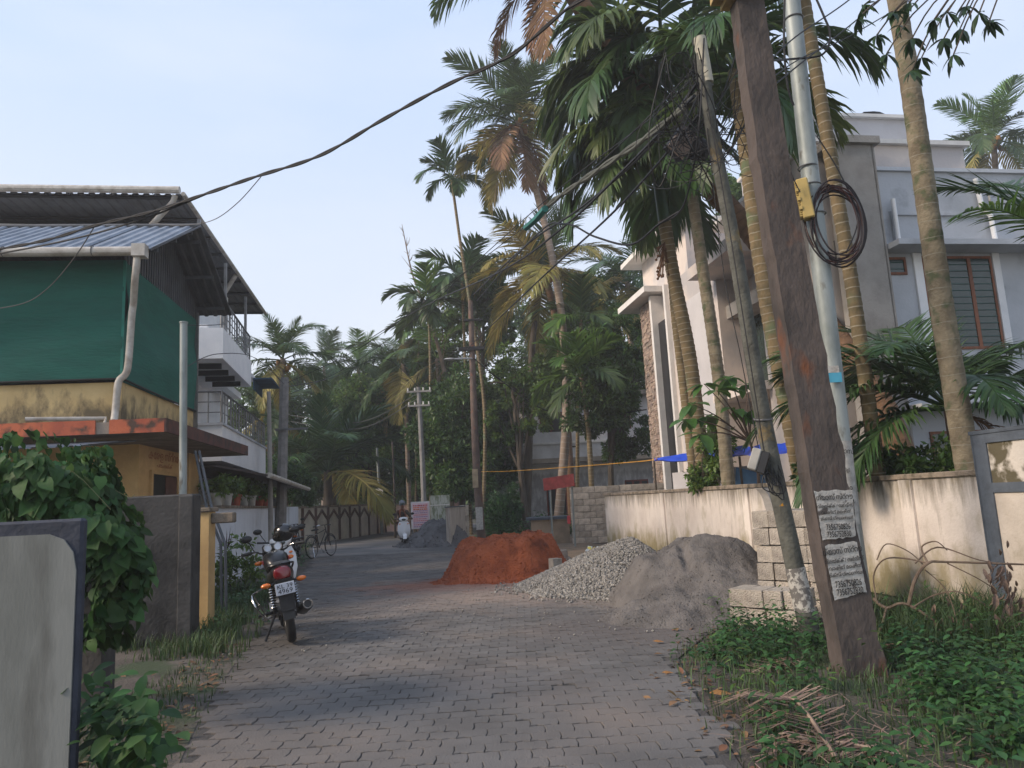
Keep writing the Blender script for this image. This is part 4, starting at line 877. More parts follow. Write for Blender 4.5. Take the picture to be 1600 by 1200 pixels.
# foundation strip between heaps and walls (bare floor of brown earth)
me_ = sheet('building_plot', [(-1.2, 27.6), (.9, 23.4), (1.4, 15.6), (2.0, 14.4), (3.9, 14.6), (3.15, 19), (2.2, 23.8), (1.6, 34), (-2, 34)], .022, mat('plot_earth', (.24, .17, .115), .95, c2=(.15, .12, .08), scale=1.6, bump=1, bscale=20, coord='World'))
# ================================================================ CENTRE HOUSE
ch = thing('old_house', (3, 38, 0), 'old white two storey house with curved balcony behind the palms', 'house')
Yc = 37.0; a = W(818, 800, Yc)
MC = T(a.x, Yc, 0) @ Matrix.Rotation(math.radians(6), 4, 'Z')
m_ow = mat('old_white_wall', (.62, .60, .59), .9, c2=(.46, .44, .43), scale=1.1, coord='World', bump=.2); layer(m_ow, (.12, .11, .10), 'z', 3.0, 2.6, (3, 3, 1), 1.5, .75, 1.0, .6)
def cx(name, m, boxes, label=None):
    mb = MB()
    for b_ in boxes: mb.box(*b_, M=MC)
    return mb.build(name, m, ch, False, label)
cx('wall', m_ow, [(0, 0, 0, 9, 7, 3.2), (.4, 1, 3.2, 9, 7, 6.6)]); cx('floor_slab', m_soffit, [(-.9, -.9, 3.2, 9.3, 1.0, 3.42)])
cx('sunshade', m_soffit, [(-.3, -.55, 2.35, 9, 0, 2.45)]) if False else None
mb = MB(); mb.prism([(-.9, 1.0), (-.9, -.2), (-.2, -.9), (9.3, -.9), (9.3, -.75), (-.13, -.75), (-.75, -.13), (-.75, 1.0)], 3.423, 4.7, MC); mb.build('balcony_parapet', m_ow, ch)
mb = MB(); mb.prism([(-.98, 1.0), (-.98, -.24), (-.24, -.98), (9.3, -.98), (9.3, -.9), (-.2, -.9), (-.9, -.2), (-.9, 1.0)], 4.1, 4.2, MC); mb.build('parapet_moulding', m_whitetrim, ch)
cx('roof_slab', m_soffit, [(-.2, .2, 6.603, 9.4, 7.2, 6.8)])
m_rw = mat('red_window_wood', (.16, .035, .025), .7)
for x0, x1, z0, z1, y in ((1.2, 2.9, 4.7, 5.9, .96), (4.6, 6.0, 4.7, 5.9, .96), (1.2, 2.7, .6, 2.2, -.04), (5.2, 6.4, 1.3, 2.2, -.04)):
    mb = MB(); mb.box(x0, y, z0, x1, y+.035, z1, MC); w_ = mb.build('window', m_rw, ch); g = MB()
    for k in range(3): q = lerp(x0, x1, k/3); g.box(q+.06, y-.01, z0+.08, q+(x1-x0)/3-.06, y-.003, z1-.08, MC)
    g.build('pane', m_darkglass, w_)
cx('wall_niche', m_black, [(1.9, -.91, 3.9, 2.8, -.903, 3.98)])
mb = MB()
for k in range(5): mb.lathe([(.05, 0), (.09, .08), (.05, .2), (.1, .4), (.05, .62), (.08, .72), (0, .74)], 8, MC @ T(-1.05, .9-k*.25, 3.42))
mb.build('balustrade', m_ow, ch, True)
cx('rear_roof', m_whitetrim, [(-1.9, 3, 5.9, .0, 6, 6.0)])
mb = MB(); mb.box(-.3, .2, 0, 2.2, .4, 1.4, T(*W(758, 830, 39).xy.to_3d())); o = mb.build('dark_back_wall', m_darkwall, None); tag(o, 'dark mossy low wall left of the old house', 'wall')
# ================================================================ VEGETATION
m_fr = mat('palm_leaf', (.065, .105, .030), .45, c2=(.045, .085, .026), scale=2, trans=.28, island=.38)
m_frd = mat('palm_leaf_dark', (.052, .105, .030), .45, c2=(.032, .074, .023), scale=2, trans=.2, island=.35)
m_fry = mat('palm_leaf_gold', (.32, .26, .07), .55, c2=(.17, .18, .045), scale=1.2, trans=.28, island=.35)
m_frb = mat('palm_leaf_dead', (.20, .115, .06), .8, c2=(.12, .08, .045), scale=2, trans=.12, island=.35)
m_frg = mat('palm_leaf_bright', (.10, .19, .035), .45, c2=(.07, .14, .03), scale=2, trans=.3, island=.3)
m_leafd = mat('dark_leaf', (.068, .128, .034), .4, c2=(.040, .086, .024), scale=.8, trans=.3, island=.55)
m_leaf = mat('green_leaf', (.105, .180, .040), .5, c2=(.062, .120, .028), scale=.8, trans=.35, island=.55)
m_leafl = mat('light_leaf', (.085, .15, .030), .5, c2=(.05, .10, .022), scale=.8, trans=.3, island=.5)
m_weed = mat('weed_leaf', (.042, .110, .030), .5, c2=(.028, .074, .024), scale=2, trans=.25, island=.5)
m_grass = mat('grass_blade', (.060, .105, .032), .6, c2=(.045, .075, .03), scale=1, trans=.2, island=.5)
m_bark = mat('tree_bark', (.10, .08, .06), .95, c2=(.055, .045, .035), scale=4, bump=1, bscale=20, stretch=(1, 1, .4))
m_areca = bands(mat('areca_stem', (.20, .145, .075), .85, c2=(.12, .095, .05), scale=5, bump=.5, bscale=25, c3=(.12, .15, .08), c3scale=2, c3lo=.58, c3hi=.7), (.40, .36, .28), .135, .16)
m_areca2 = bands(mat('mottled_palm_stem', (.22, .185, .125), .9, c2=(.13, .105, .07), scale=4, bump=.8, bscale=25, c3=(.085, .095, .05), c3scale=5, c3lo=.55, c3hi=.66), (.30, .28, .22), .21, .07)
m_coco = bands(mat('coconut_trunk', (.30, .23, .18), .9, c2=(.20, .155, .12), scale=3, bump=1, bscale=18), (.42, .38, .33), .24, .18)
m_cocob = bands(mat('brown_palm_trunk', (.20, .115, .065), .9, c2=(.12, .075, .045), scale=3, bump=1, bscale=18), (.10, .06, .04), .2, .2)
m_shaft = mat('green_crownshaft', (.035, .085, .03), .4, c2=(.03, .06, .025), scale=3)
m_rach = mat('leaf_stalk', (.11, .115, .04), .5, var=.3)
m_nut = mat('coconut_husk', (.34, .17, .05), .7, c2=(.22, .12, .04), scale=5)
m_dead = mat('dry_frond', (.24, .165, .12), .9, c2=(.13, .09, .07), scale=6, island=.4)
def frond_mesh(name, L, n, ll, lw, e0, e1, sd, phi0=72, phi1=28, droop=.9, vee=12, start=.14, seg=3, curl=0., gap=.0, rr_=.018):
    r = random.Random(sd); N = 16; P = [Vector((0, 0, 0))]; Tn = []
    for i in range(N+1):
        t = i/N; e = math.radians(lerp(e0, e1, t**1.25)); y = curl*t*t
        d = Vector((math.cos(e)*math.cos(y), math.cos(e)*math.sin(y), math.sin(e))); Tn.append(d)
        if i < N: P.append(P[-1]+d*(L/N))
    mb = MB(); mb.tube(P, [lerp(rr_, .003, i/N) for i in range(N+1)], 4); mb.uv = {}
    vs, fs = [], []
    for i in range(n):
        t = start+(1-start)*(i+.5)/n; k = min(int(t*N), N-1); u = t*N-k; p = P[k].lerp(P[k+1], u); d = Tn[k].lerp(Tn[k+1], u).normalized()
        S = Vector((-d.y, d.x, 0)).normalized() if abs(d.z) < .999 else Vector((0, 1, 0)); Nn = d.cross(S)
        if Nn.z < 0 and abs(d.z) < .95: pass
        prof = (math.sin(math.pi*min(1, (t-start)/(1-start)*.82+.16)))**.6
        for sg in (-1, 1):
            if r.random() < gap: continue
            ph = math.radians(lerp(phi0, phi1, t)+r.uniform(-7, 7)); ve = math.radians(vee+r.uniform(-10, 10))
            q = (d*math.cos(ph)+(S*sg*math.cos(ve)+Nn*math.sin(ve))*math.sin(ph)).normalized(); l = ll*prof*r.uniform(.82, 1.1); g = droop*r.uniform(.6, 1.4)
            a = p.copy(); dirn = q.copy(); b = len(vs); wd = (d-q*d.dot(q)).normalized()
            wd = (wd+Nn*r.uniform(-.4, .4)).normalized()
            for s in range(seg+1):
                f = s/seg; wv = lw*(.55+.9*f if f < .5 else 2*(1-f)*1.0+.02)*.5
                if s < seg: vs += [a-wd*wv, a+wd*wv]
                else: vs.append(a.copy())
                dirn = (dirn+Vector((0, 0, -g*(.35+f)/seg))).normalized(); a = a+dirn*(l/seg)
                wd = (wd-dirn*wd.dot(dirn)).normalized()
            for s in range(seg-1): fs.append((b+2*s, b+2*s+1, b+2*s+3, b+2*s+2))
            fs.append((b+2*seg-2, b+2*seg-1, b+2*seg))
    mb.add(vs, fs); me = mb.mesh(name, True); me.materials.append(m_fr); return me
COCO = [frond_mesh('frond', 1.0, 62, .30, .019, e0, e1, i*7+v_, droop=dr, curl=(v_-.5)*.5, rr_=.010, gap=.03) for i, (e0, e1, dr) in enumerate([(82, 50, .15), (68, 5, .35), (50, -30, .7), (30, -55, 1.1), (5, -75, 1.2), (-30, -85, 1.3), (-65, -89, .6)]) for v_ in (0, 1)]
AREC = [frond_mesh('frond', 1.0, 30, .40, .045, e0, e1, 100+i*7+v_, phi0=62, phi1=22, droop=dr, vee=22, start=.2, curl=(v_-.5)*.5, rr_=.013) for i, (e0, e1, dr) in enumerate([(80, 40, .2), (65, -10, .5), (45, -50, .9), (20, -75, 1.3), (-15, -85, 1.2)]) for v_ in (0, 1)]
BIGA = [frond_mesh('frond', 1.0, 36, .44, .036, e0, e1, 300+i*7+v_, phi0=66, phi1=20, droop=dr, vee=14, start=.16, seg=4, curl=(v_-.5)*.7, rr_=.014) for i, (e0, e1, dr) in enumerate([(75, -10, .8), (55, -55, 1.5), (35, -78, 2.0), (5, -86, 2.0), (-30, -88, 1.6)]) for v_ in (0, 1)]
def crown(root, c, bank, nf, L, sd, mats_, emin=0, emax=None, az=None, lab=None, z_off=0, spread=.06):
    r = random.Random(sd); nb = len(bank)//2; emax = nb-1 if emax is None else emax
    for i in range(nf):
        t = i/max(1, nf-1); e = emin+(emax-emin)*t; k = int(min(nb-1, max(0, round(e+r.uniform(-.35, .35)))))
        me = bank[2*k+r.randrange(2)]; a = (i*137.5+r.uniform(-16, 16)) if az is None else az[0]+(az[1]-az[0])*((i*.618) % 1)
        m_ = mats_(t, r); o = inst('frond', me, root, c+Vector((0, 0, -spread*t*3)), rot('Z', a) @ rot('X', r.uniform(-14, 14)), L*r.uniform(.85, 1.12)*(1 if t > .12 else .8), m_)
def trunk(root, pts, r0, r1, m, name='trunk', rings=.0, sp=.14, n=12, base=True):
    P = smooth_pts(pts, 8); L = [0]
    for a, b in zip(P, P[1:]): L.append(L[-1]+(b-a).length)
    tot = L[-1]; k = int(tot/(sp/3)) if rings else len(P)*2; out, rad = [], []; r = random.Random(int(pts[0][0]*100))
    ph = [r.uniform(-.1, .1) for _ in range(2000)]
    for i in range(k+1):
        s = tot*i/k; j = max(q for q in range(len(L)) if L[q] <= s+1e-9); j = min(j, len(P)-2); f = (s-L[j])/(L[j+1]-L[j]+1e-9); p = P[j].lerp(P[j+1], f)
        rr_ = lerp(r0, r1, i/k)
        if base and s < .5: rr_ *= 1+.35*(1-s/.5)**2
        if rings: rr_ *= 1+rings*(1 if i % 3 == 0 else -.3 if i % 3 == 1 else 0)+.02*noise.noise(Vector((s*3, pts[0][0], 0)))
        out.append(p); rad.append(rr_)
    mb = MB(); mb.tube(out, rad, n); return mb.build(name, m, root, 60)
def nuts(root, c, n, r_, sd, R_=.32, name='coconut', m=None):
    r = random.Random(sd); mb0 = MB(); mb0.ball((0, 0, 0), (1, 1, 1.25), 8); me = mb0.mesh(name, True); me.materials.append(m or m_nut)
    for i in range(n):
        a = r.uniform(0, 6.28); inst(name, me, root, c+Vector((math.cos(a)*R_*r.uniform(.5, 1), math.sin(a)*R_*r.uniform(.5, 1), -r.uniform(.1, .7))), None, r_*r.uniform(.8, 1.1))
def gpt(px, py, Y):
    p = W(px, py, Y); return p
def palm(label, pts, r0, r1, L, nf, sd, bank=None, mats_=None, name='coconut_palm', m=None, emin=0, emax=None, nn_=0, group=None, rings=0., n=10, sp=.2, base_ground=True, cat='palm tree'):
    P = [Vector(p) for p in pts]
    if base_ground: 
        b = P[0]; P[0] = Vector((b.x, b.y, -.02))
    t = thing(name, P[0], label, cat, group); trunk(t, P, r0, r1, m or m_coco, rings=rings, n=n, sp=sp); crown(t, P[-1], bank or COCO, nf, L, sd, mats_ or (lambda u, r: m_fr if u < .75 else m_fry), emin, emax)
    if nn_: nuts(t, P[-1], nn_, .13, sd, .38)
    return t
def mixm(a, b, c, ta=.4, tb=.75): return lambda u, r: a if u+r.uniform(-.12, .12) < ta else b if u+r.uniform(-.12, .12) < tb else c
# -- tall coconut palms
def px(*l): return [W(*q) for q in l]
palm('tallest coconut palm in the centre with dead fronds hanging down its bent trunk', px((868, 800, 31), (885, 650, 31), (878, 500, 31), (858, 380, 31), (830, 270, 31), (808, 190, 31)), .21, .13, 4.0, 32, 1, mats_=mixm(m_fr, m_fry, m_frb, .6, .93), nn_=10)
palm('coconut palm with spreading golden fronds behind the tallest palm', px((893, 790, 33), (884, 640, 33), (868, 500, 33), (850, 425, 33)), .20, .15, 4.5, 20, 2, mats_=mixm(m_fr, m_fry, m_fry, .4, .7), m=m_cocob, nn_=14, emax=5)
palm('slimmer leaning palm left of the golden fronds', px((820, 790, 35), (828, 640, 35), (832, 540, 35), (842, 440, 35)), .22, .14, 3.2, 12, 3, mats_=mixm(m_fr, m_frd, m_fry), m=m_bark, emax=4)
palm('coconut palm with brown nuts above the white building', px((446, 800, 38), (444, 700, 38), (440, 600, 38), (442, 560, 38)), .17, .14, 3.6, 18, 4, mats_=mixm(m_fr, m_fr, m_fry), nn_=14)
palm('coconut palm standing behind the new house roof at right', px((1580, 700, 38), (1565, 400, 38), (1552, 215, 38)), .2, .15, 4.1, 20, 5, mats_=mixm(m_frg, m_fr, m_fry, .35, .8), nn_=8)
palm('young dark coconut palm at the foot of the bend with one yellow frond', px((512, 780, 38), (512, 735, 38)), .25, .2, 5.2, 20, 6, mats_=lambda u, r: m_fry if u > .93 else m_frd, emax=4, m=m_bark)
palm('coconut palm with drooping crown left of the double crossarm pole', px((640, 800, 44), (636, 690, 44), (632, 585, 44), (628, 565, 44)), .14, .12, 4.2, 18, 7, mats_=mixm(m_fr, m_frd, m_fry), emin=1)
palm('short far coconut palm among the trees at left of the bend', px((560, 800, 50), (560, 600, 50), (560, 570, 50)), .16, .12, 3.6, 14, 8, mats_=mixm(m_frg, m_fr, m_fr))
palm('far coconut palm between two leafy trees', px((505, 800, 56), (506, 600, 56), (508, 572, 56)), .16, .12, 4.2, 14, 9, mats_=mixm(m_fr, m_fr, m_frd))
palm('coconut palm with long arching fronds above the leafy trees by the pole', px((690, 800, 40), (688, 640, 40), (683, 560, 40)), .15, .12, 3.9, 15, 10, mats_=mixm(m_frg, m_fr, m_fry), emin=1)
palm('dark coconut palm beyond the stone tower', px((985, 790, 42), (985, 520, 42), (980, 440, 42)), .18, .14, 4.6, 17, 11, mats_=mixm(m_frd, m_frd, m_fry), emin=1)
palm('coconut palm half hidden left of the dark broadleaf tree', px((600, 800, 48), (600, 640, 48), (604, 610, 48)), .15, .12, 3.8, 13, 12, mats_=mixm(m_frd, m_fr, m_fr))
palm('low coconut palm with pale fronds behind the lane poles', px((425, 800, 44), (425, 690, 44), (425, 640, 44)), .15, .12, 4.2, 15, 13, mats_=mixm(m_fr, m_fr, m_fry), emin=1)
# -- areca palms further off
AR = dict(bank=AREC, name='areca_palm', m=m_areca, group=None)
palm('tallest slender areca palm with a small round crown against the sky', px((752, 800, 33), (757, 640, 33), (735, 480, 33), (718, 370, 33), (705, 275, 33)), .095, .065, 2.1, 11, 21, mats_=mixm(m_frd, m_fr, m_frd), **AR)
palm('areca palm with bright crown left of the dark tree', px((672, 800, 36), (672, 560, 36), (668, 470, 36)), .08, .06, 2.6, 11, 22, mats_=mixm(m_frg, m_fr, m_fr), **AR)
palm('dark crowned areca palm behind the tall slender one', px((735, 800, 36), (728, 600, 36), (722, 440, 36)), .08, .07, 2.7, 13, 23, mats_=lambda u, r: m_frd, emin=.5, **AR)
palm('young areca palm with yellow green stem before the old house', px((925, 800, 28.5), (920, 680, 28.5), (908, 585, 28.5)), .12, .085, 2.3, 13, 24, mats_=mixm(m_frg, m_frg, m_fr), **AR)
palm('second areca crown above the young yellow green one', px((900, 800, 31.5), (903, 640, 31.5), (908, 500, 31.5)), .09, .07, 2.6, 12, 25, mats_=mixm(m_fr, m_frg, m_fr), **AR)
palm('spindly areca palm between the bare tree and the dark tree', px((648, 800, 42), (652, 620, 42), (655, 520, 42)), .07, .05, 2.3, 10, 26, mats_=mixm(m_fr, m_frg, m_fry), **AR)
# -- near areca stems behind the boundary wall
def stem(label, pts, r0, r1, m, rings=.05, sp=.135): 
    P = [Vector(p) for p in pts]; r_ = P[0].x/P[0].y; k_ = 6.31/(.16+r_)*1.035/P[0].y
    if k_ > 1: P = [Vector((p.x*k_, p.y*k_, CAM_H+(p.z-CAM_H)*k_)) for p in P]; r0 *= k_; r1 *= k_
    g = Vector((P[0].x+.05, P[0].y, -.02)); P = [g]+P
    t = thing('areca_palm', P[0], label, 'palm tree'); trunk(t, P, r0, r1, m, rings=rings, sp=sp, n=14, base=False); return t, P
t, P = stem('areca palm with green banded stem and the great drooping dark crown', px((1098, 725, 13), (1078, 560, 12.9), (1052, 430, 12.8), (1038, 345, 12.7)), .125, .115, m_areca)
ty = P[-1].y; trunk(t, px((1038, 347, ty), (1030, 290, ty), (1020, 200, ty), (1032, 90, ty), (1040, 40, ty)), .135, .08, m_shaft, 'crownshaft', base=False)
m_fro = mat('palm_leaf_olive', (.085, .12, .03), .45, c2=(.055, .09, .024), scale=2, trans=.3, island=.4)
dk = lambda u, r: r.choice([m_frd, m_frd, m_fr, m_fro, m_fr])
crown(t, W(1035, 75, ty-.2), BIGA, 14, 3.2, 41, dk, .6, 3.8, spread=.1); crown(t, W(1010, 100, ty-.3), BIGA, 9, 3.1, 42, dk, 1, 4, az=(120, 260), spread=.2); crown(t, W(985, 200, ty-.3), BIGA, 8, 2.4, 48, dk, 2, 4, az=(140, 260), spread=.1)
t.name = 'areca_palm'
mb = MB(); rq = random.Random(3)
c = W(1043, 385, ty-.2)
for k in range(26): a = rq.uniform(0, 6.28); q = c+Vector((math.cos(a)*.12-.15, math.sin(a)*.1, -rq.uniform(0, .75))); mb.tube([c+Vector((-.05, 0, .1)), q], .008, 4); mb.ball(tuple(q), .03, 6)
mb.uv = {}; mb.build('nut_cluster', mat('dry_nut_cluster', (.12, .06, .03), .9, var=.4, scale=9), t, True)
t, P = stem('thin areca stem close against the green banded one', px((1083, 730, 13.3), (1068, 600, 13.2), (1056, 500, 13.1), (1046, 400, 13.1), (1020, 250, 13)), .09, .075, m_areca)
crown(t, P[-1], BIGA, 9, 2.6, 43, dk, .8, 3.5)
t, P = stem('areca palm with pale ringed stem and ragged brown crown', px((1138, 755, 12.2), (1124, 600, 12.1), (1098, 420, 12), (1076, 265, 12), (1066, 190, 12)), .115, .085, m_areca2)
crown(t, P[-1], BIGA, 8, 2.3, 44, lambda u, r: m_fro if u < .6 else m_frd, 1, 4)
t, P = stem('stout ringed areca palm just left of the concrete post', px((1262, 790, 10.8), (1228, 620, 10.7), (1205, 500, 10.6), (1186, 380, 10.5), (1168, 240, 10.4), (1150, 110, 10.3)), .135, .125, m_areca)
crown(t, P[-1], BIGA, 12, 2.3, 45, dk, .5, 3.8)
t, P = stem('slender areca palm behind the galvanised pole', px((1372, 738, 9.9), (1335, 470, 9.8), (1300, 260, 9.7), (1258, 10, 9.6), (1240, -110, 9.6)), .10, .085, m_areca)
crown(t, P[-1]+Vector((0, 0, 1.6)), BIGA, 9, 2.0, 46, dk, .2, 2.4); 
mb = MB(); mb.tube([P[-1], P[-1]+Vector((-.08, 0, 1.6))], .085, 10); mb.build('crownshaft', m_shaft, t, True)
t, P = stem('thick mottled palm stem at right rising in front of the grey house', px((1512, 728, 8.9), (1478, 520, 8.8), (1450, 330, 8.7), (1425, 150, 8.6), (1398, -20, 8.6), (1385, -120, 8.6)), .148, .105, m_areca2, .03, .21)
crown(t, P[-1]+Vector((0, 0, 1.9)), COCO, 10, 3.0, 47, dk, 0, 3)
mb = MB(); mb.tube([P[-1], P[-1]+Vector((-.1, 0, 1.9))], [.105, .09], 10); mb.build('crownshaft', m_shaft, t, True)
# -- leaning coconut palm whose crown hangs into the top of the picture
Pl = px((1440, 790, 13.4), (1405, 700, 13.6), (1330, 560, 14), (1170, 360, 15.6), (1060, 235, 15.8), (975, 100, 15.8), (905, 5, 15.8), (868, -60, 15.8))
Pl[0].z = -.02; t = thing('coconut_palm', Pl[0], 'leaning coconut palm crossing behind the posts with fronds hanging into the sky', 'palm tree'); trunk(t, Pl, .25, .22, m_cocob, rings=.03, sp=.2)
crown(t, Pl[-1], COCO, 6, 4.6, 51, mixm(m_fr, m_fr, m_fry), .3, 4, az=(-60, 90))
for a, L, k, m_, tw in ((183, 3.0, 8, m_fr, 12), (172, 2.3, 10, m_frb, -10), (168, 2.2, 12, m_frb, 5), (220, 2.6, 13, m_frb, 5)): inst('frond', COCO[k], t, Pl[-1]+Vector((0, 0, .1)), rot('Z', a) @ rot('X', tw), L*1.2, m_)
# -- young coconut palm behind the wall at right
t = thing('young_coconut_palm', W(1492, 760, 10.3).xy.to_3d(), 'young coconut palm with broad dark fronds arching over the wall', 'palm tree')
c = W(1487, 640, 10.3); trunk(t, [Vector((c.x+.15, c.y, -.02)), Vector((c.x+.05, c.y, .9)), c], .16, .10, m_frb, base=False)
for a, k, L, m_ in ((172, 4, 2.4, m_frd), (160, 6, 2.5, m_frd), (188, 7, 2.1, m_frd), (200, 8, 1.9, m_frd), (145, 5, 2.2, m_frd), (15, 4, 2.3, m_frd), (-12, 6, 2.5, m_frd), (35, 5, 2.3, m_frd), (-35, 7, 2.2, m_frd), (60, 3, 2.2, m_frd), (100, 4, 2.2, m_frd), (215, 5, 2.0, m_frd), (250, 7, 1.9, m_frd), (290, 8, 1.9, m_frd), (175, 9, 2.3, m_frd), (-5, 9, 1.9, m_frd), (320, 6, 2.1, m_frd), (-25, 11, 1.2, m_frb), (130, 2, 1.9, m_fr)):
    inst('frond', COCO[k], t, c, rot('Z', a) @ rot('X', (a*7) % 30-15), L*1.22, m_)
P = W(1600, 420, 8.4); tf = thing('coconut_palm', (P.x+1.2, P.y+.3, 0), 'coconut palm at the right edge with one green frond hanging in', 'palm tree'); trunk(tf, [Vector((P.x+1.3, P.y+.2, -.02)), Vector((P.x+1.1, P.y+.2, 2.5)), P+Vector((.7, .1, .15))], .17, .13, m_coco)
for a, k, L, m_ in ((186, 5, 1.75, m_frg), (30, 4, 2.6, m_fr), (80, 3, 2.5, m_frd), (-40, 5, 2.6, m_fr), (130, 2, 2.2, m_frd), (240, 5, 2.0, m_fr)): inst('frond', COCO[k], tf, P+Vector((.7, .1, .15)), rot('Z', a), L, m_)
# ---------------------------------------------------------------- broadleaf trees
def leaf_cloud(balls, n, size, sd, aspect=.45, up=.6, clump=.32, nclump=26, flat=.0, name='crown', m=None, parent=None, off=None, hang=.0):
    g = np.random.RandomState(sd); B = np.array(balls, float); vol = B[:, 3]*B[:, 4]*B[:, 5]; pr_ = vol/vol.sum()
    nc = nclump*len(B); w_ = g.choice(len(B), nc, p=pr_); d = g.randn(nc, 3); d /= np.linalg.norm(d, axis=1)[:, None]; rad = .45+.55*g.rand(nc, 1)**.5
    C = B[w_, :3]+d*rad*B[w_, 3:6]*(.85+.3*g.rand(nc, 1)); cs = clump*(B[w_, 3:6].mean(1))*(.6+.8*g.rand(nc))
    k = g.choice(nc, n); e = g.randn(n, 3); e /= np.linalg.norm(e, axis=1)[:, None]; P = C[k]+e*(g.rand(n, 1)**.45)*cs[k][:, None]*np.array([1, 1, .72])
    D = e*.8+g.randn(n, 3)*.55; D[:, 2] += -.25-hang; D /= np.linalg.norm(D, axis=1)[:, None]
    Nn = g.randn(n, 3)*.7; Nn[:, 2] += up; S = np.cross(D, Nn); S /= np.linalg.norm(S, axis=1)[:, None]+1e-9; Nn = np.cross(S, D)
    l = size*(.6+.7*g.rand(n, 1)); wd = l*aspect*.5; fold = wd*.35
    V = np.stack([P, P+D*l*.45+S*wd+Nn*fold, P+D*l, P+D*l*.45-S*wd+Nn*fold], 1).reshape(-1, 3)
    i = np.arange(n)[:, None]*4; F = np.concatenate([i+[[0, 1, 2]], i+[[0, 2, 3]]], 1).reshape(-1, 3)
    return np_mesh(name, V, F, m, parent, off=off), C
def tree(label, base, balls, n, size, m, sd, r0=.16, name='broadleaf_tree', group=None, aspect=.45, clump=.32, nclump=26, limbs=10, hang=0., cat='tree'):
    n = int(n*1.35); base = Vector((base[0], base[1], 0)); t = thing(name, base, label, cat, group); cen = Vector((0, 0, 0)); 
    o, C = leaf_cloud(balls, n, size, sd, aspect, m=m, parent=t, off=tuple(base), clump=clump, nclump=nclump, hang=hang)
    r = random.Random(sd); b0 = balls[0]; top = Vector((b0[0], b0[1], b0[2]-b0[5]*.25)); mb = MB()
    P = smooth_pts([base-Vector((0, 0, .03)), base.lerp(top, .4)+Vector((r.uniform(-.15, .15), 0, 0)), top], 5); mb.tube(P, [lerp(r0, r0*.45, i/(len(P)-1)) for i in range(len(P))], 8)
    for k in range(limbs):
        q = Vector(C[r.randrange(len(C))]); s = P[r.randrange(len(P)//2, len(P))]; mid = s.lerp(q, .5)+Vector((r.uniform(-.2, .2), r.uniform(-.2, .2), r.uniform(-.1, .3)))
        LL_ = smooth_pts([s, mid, q], 4); mb.tube(LL_, [lerp(r0*.35, .012, i/(len(LL_)-1)) for i in range(len(LL_))], 5)
    mb.uv = {}; mb.build('trunk', m_bark, t, True); return t
def bl(px_, py_, Y, rx, rz, ry=None):
    p = W(px_, py_, Y); k = Y/1155; return (p.x, p.y, p.z, rx*k, (ry or rx)*k, rz*k)
def base(px_, Y): return W(px_, 800, Y).xy
tree('dense dark glossy tree behind the central power pole', base(722, 36), [bl(725, 660, 36, 68, 78), bl(700, 720, 35.6, 46, 42), bl(775, 690, 36, 42, 70), bl(735, 735, 35, 60, 40), bl(690, 640, 36.3, 36, 50)], 38000, .23, m_leafd, 60, .2, clump=.32, nclump=44)
tree('dark green tree with scattered yellow leaves before the old house', base(955, 29.5), [bl(950, 600, 29.5, 62, 62), bl(975, 670, 29.5, 45, 52), bl(925, 640, 29, 42, 48), bl(970, 530, 30, 48, 48)], 20000, .19, m_leafd, 61, .16, clump=.27, nclump=30)
tree('tall shadowy tree beyond the stone tower', base(985, 44), [bl(960, 480, 44, 62, 60), bl(1010, 540, 44, 50, 90), bl(920, 520, 44, 50, 60), bl(1000, 640, 43, 50, 80)], 17000, .26, m_leafd, 62, .22, clump=.33)
tree('sparse green tree growing in front of the old house balcony', base(822, 33), [bl(800, 590, 33, 40, 50), bl(850, 600, 33, 42, 46), bl(790, 660, 33, 26, 40), bl(830, 655, 33, 30, 22)], 8500, .2, m_leaf, 63, .17, clump=.22, nclump=20)
tree('light green leafy tree at the left of the bend', base(575, 46), [bl(580, 650, 46, 62, 56), bl(540, 690, 46, 50, 60), bl(620, 700, 46, 44, 60), bl(560, 610, 46, 36, 30)], 17000, .25, m_leaf, 64, .2)
tree('bright green tree top standing above the bend', base(600, 52), [bl(600, 605, 52, 45, 42), bl(560, 640, 52, 42, 44), bl(640, 650, 52, 40, 60)], 12000, .28, m_leafl, 65, .2)
tree('mixed tall tree with ragged crown behind the slender areca', base(700, 43), [bl(700, 480, 43, 46, 46), bl(735, 540, 43, 46, 50), bl(680, 560, 43, 40, 46), bl(770, 600, 43, 44, 60)], 13000, .24, m_leaf, 66, .2, clump=.26)
tree('airy tree with large round leaves between the two palms', base(760, 39), [bl(755, 450, 39, 42, 45), bl(770, 500, 39, 36, 40), bl(735, 420, 39, 24, 24)], 5000, .3, m_leafd, 67, .15, aspect=.75, clump=.25)
tree('dark tree under the pole wires beside the young palm', base(520, 47), [bl(520, 640, 47, 36, 36), bl(480, 680, 47, 34, 54), bl(500, 740, 46, 48, 36)], 12000, .25, m_leafd, 68, .2)
tree('low tree filling the bend behind the patterned wall', base(600, 49), [bl(600, 745, 49, 60, 42), bl(650, 760, 46, 40, 34), bl(555, 770, 47, 44, 26)], 13000, .22, m_leaf, 69, .16)
tree('shaded tree behind the double crossarm pole', base(650, 50), [bl(640, 610, 50, 38, 50), bl(660, 690, 50, 40, 60), bl(615, 580, 50, 24, 24)], 12000, .26, m_leafd, 70, .18)
tree('broad tree crown far behind the golden palm', base(860, 52), [bl(860, 540, 52, 70, 56), bl(800, 520, 52, 46, 50), bl(910, 470, 52, 50, 44), bl(840, 640, 50, 80, 60)], 17000, .3, m_leafd, 71, .25)
tree('green tree behind the new house between the palm stems', base(1160, 34), [bl(1160, 310, 34, 40, 50), bl(1180, 260, 34, 22, 24), bl(1140, 380, 34, 50, 50)], 7000, .24, m_leafl, 72, .18)
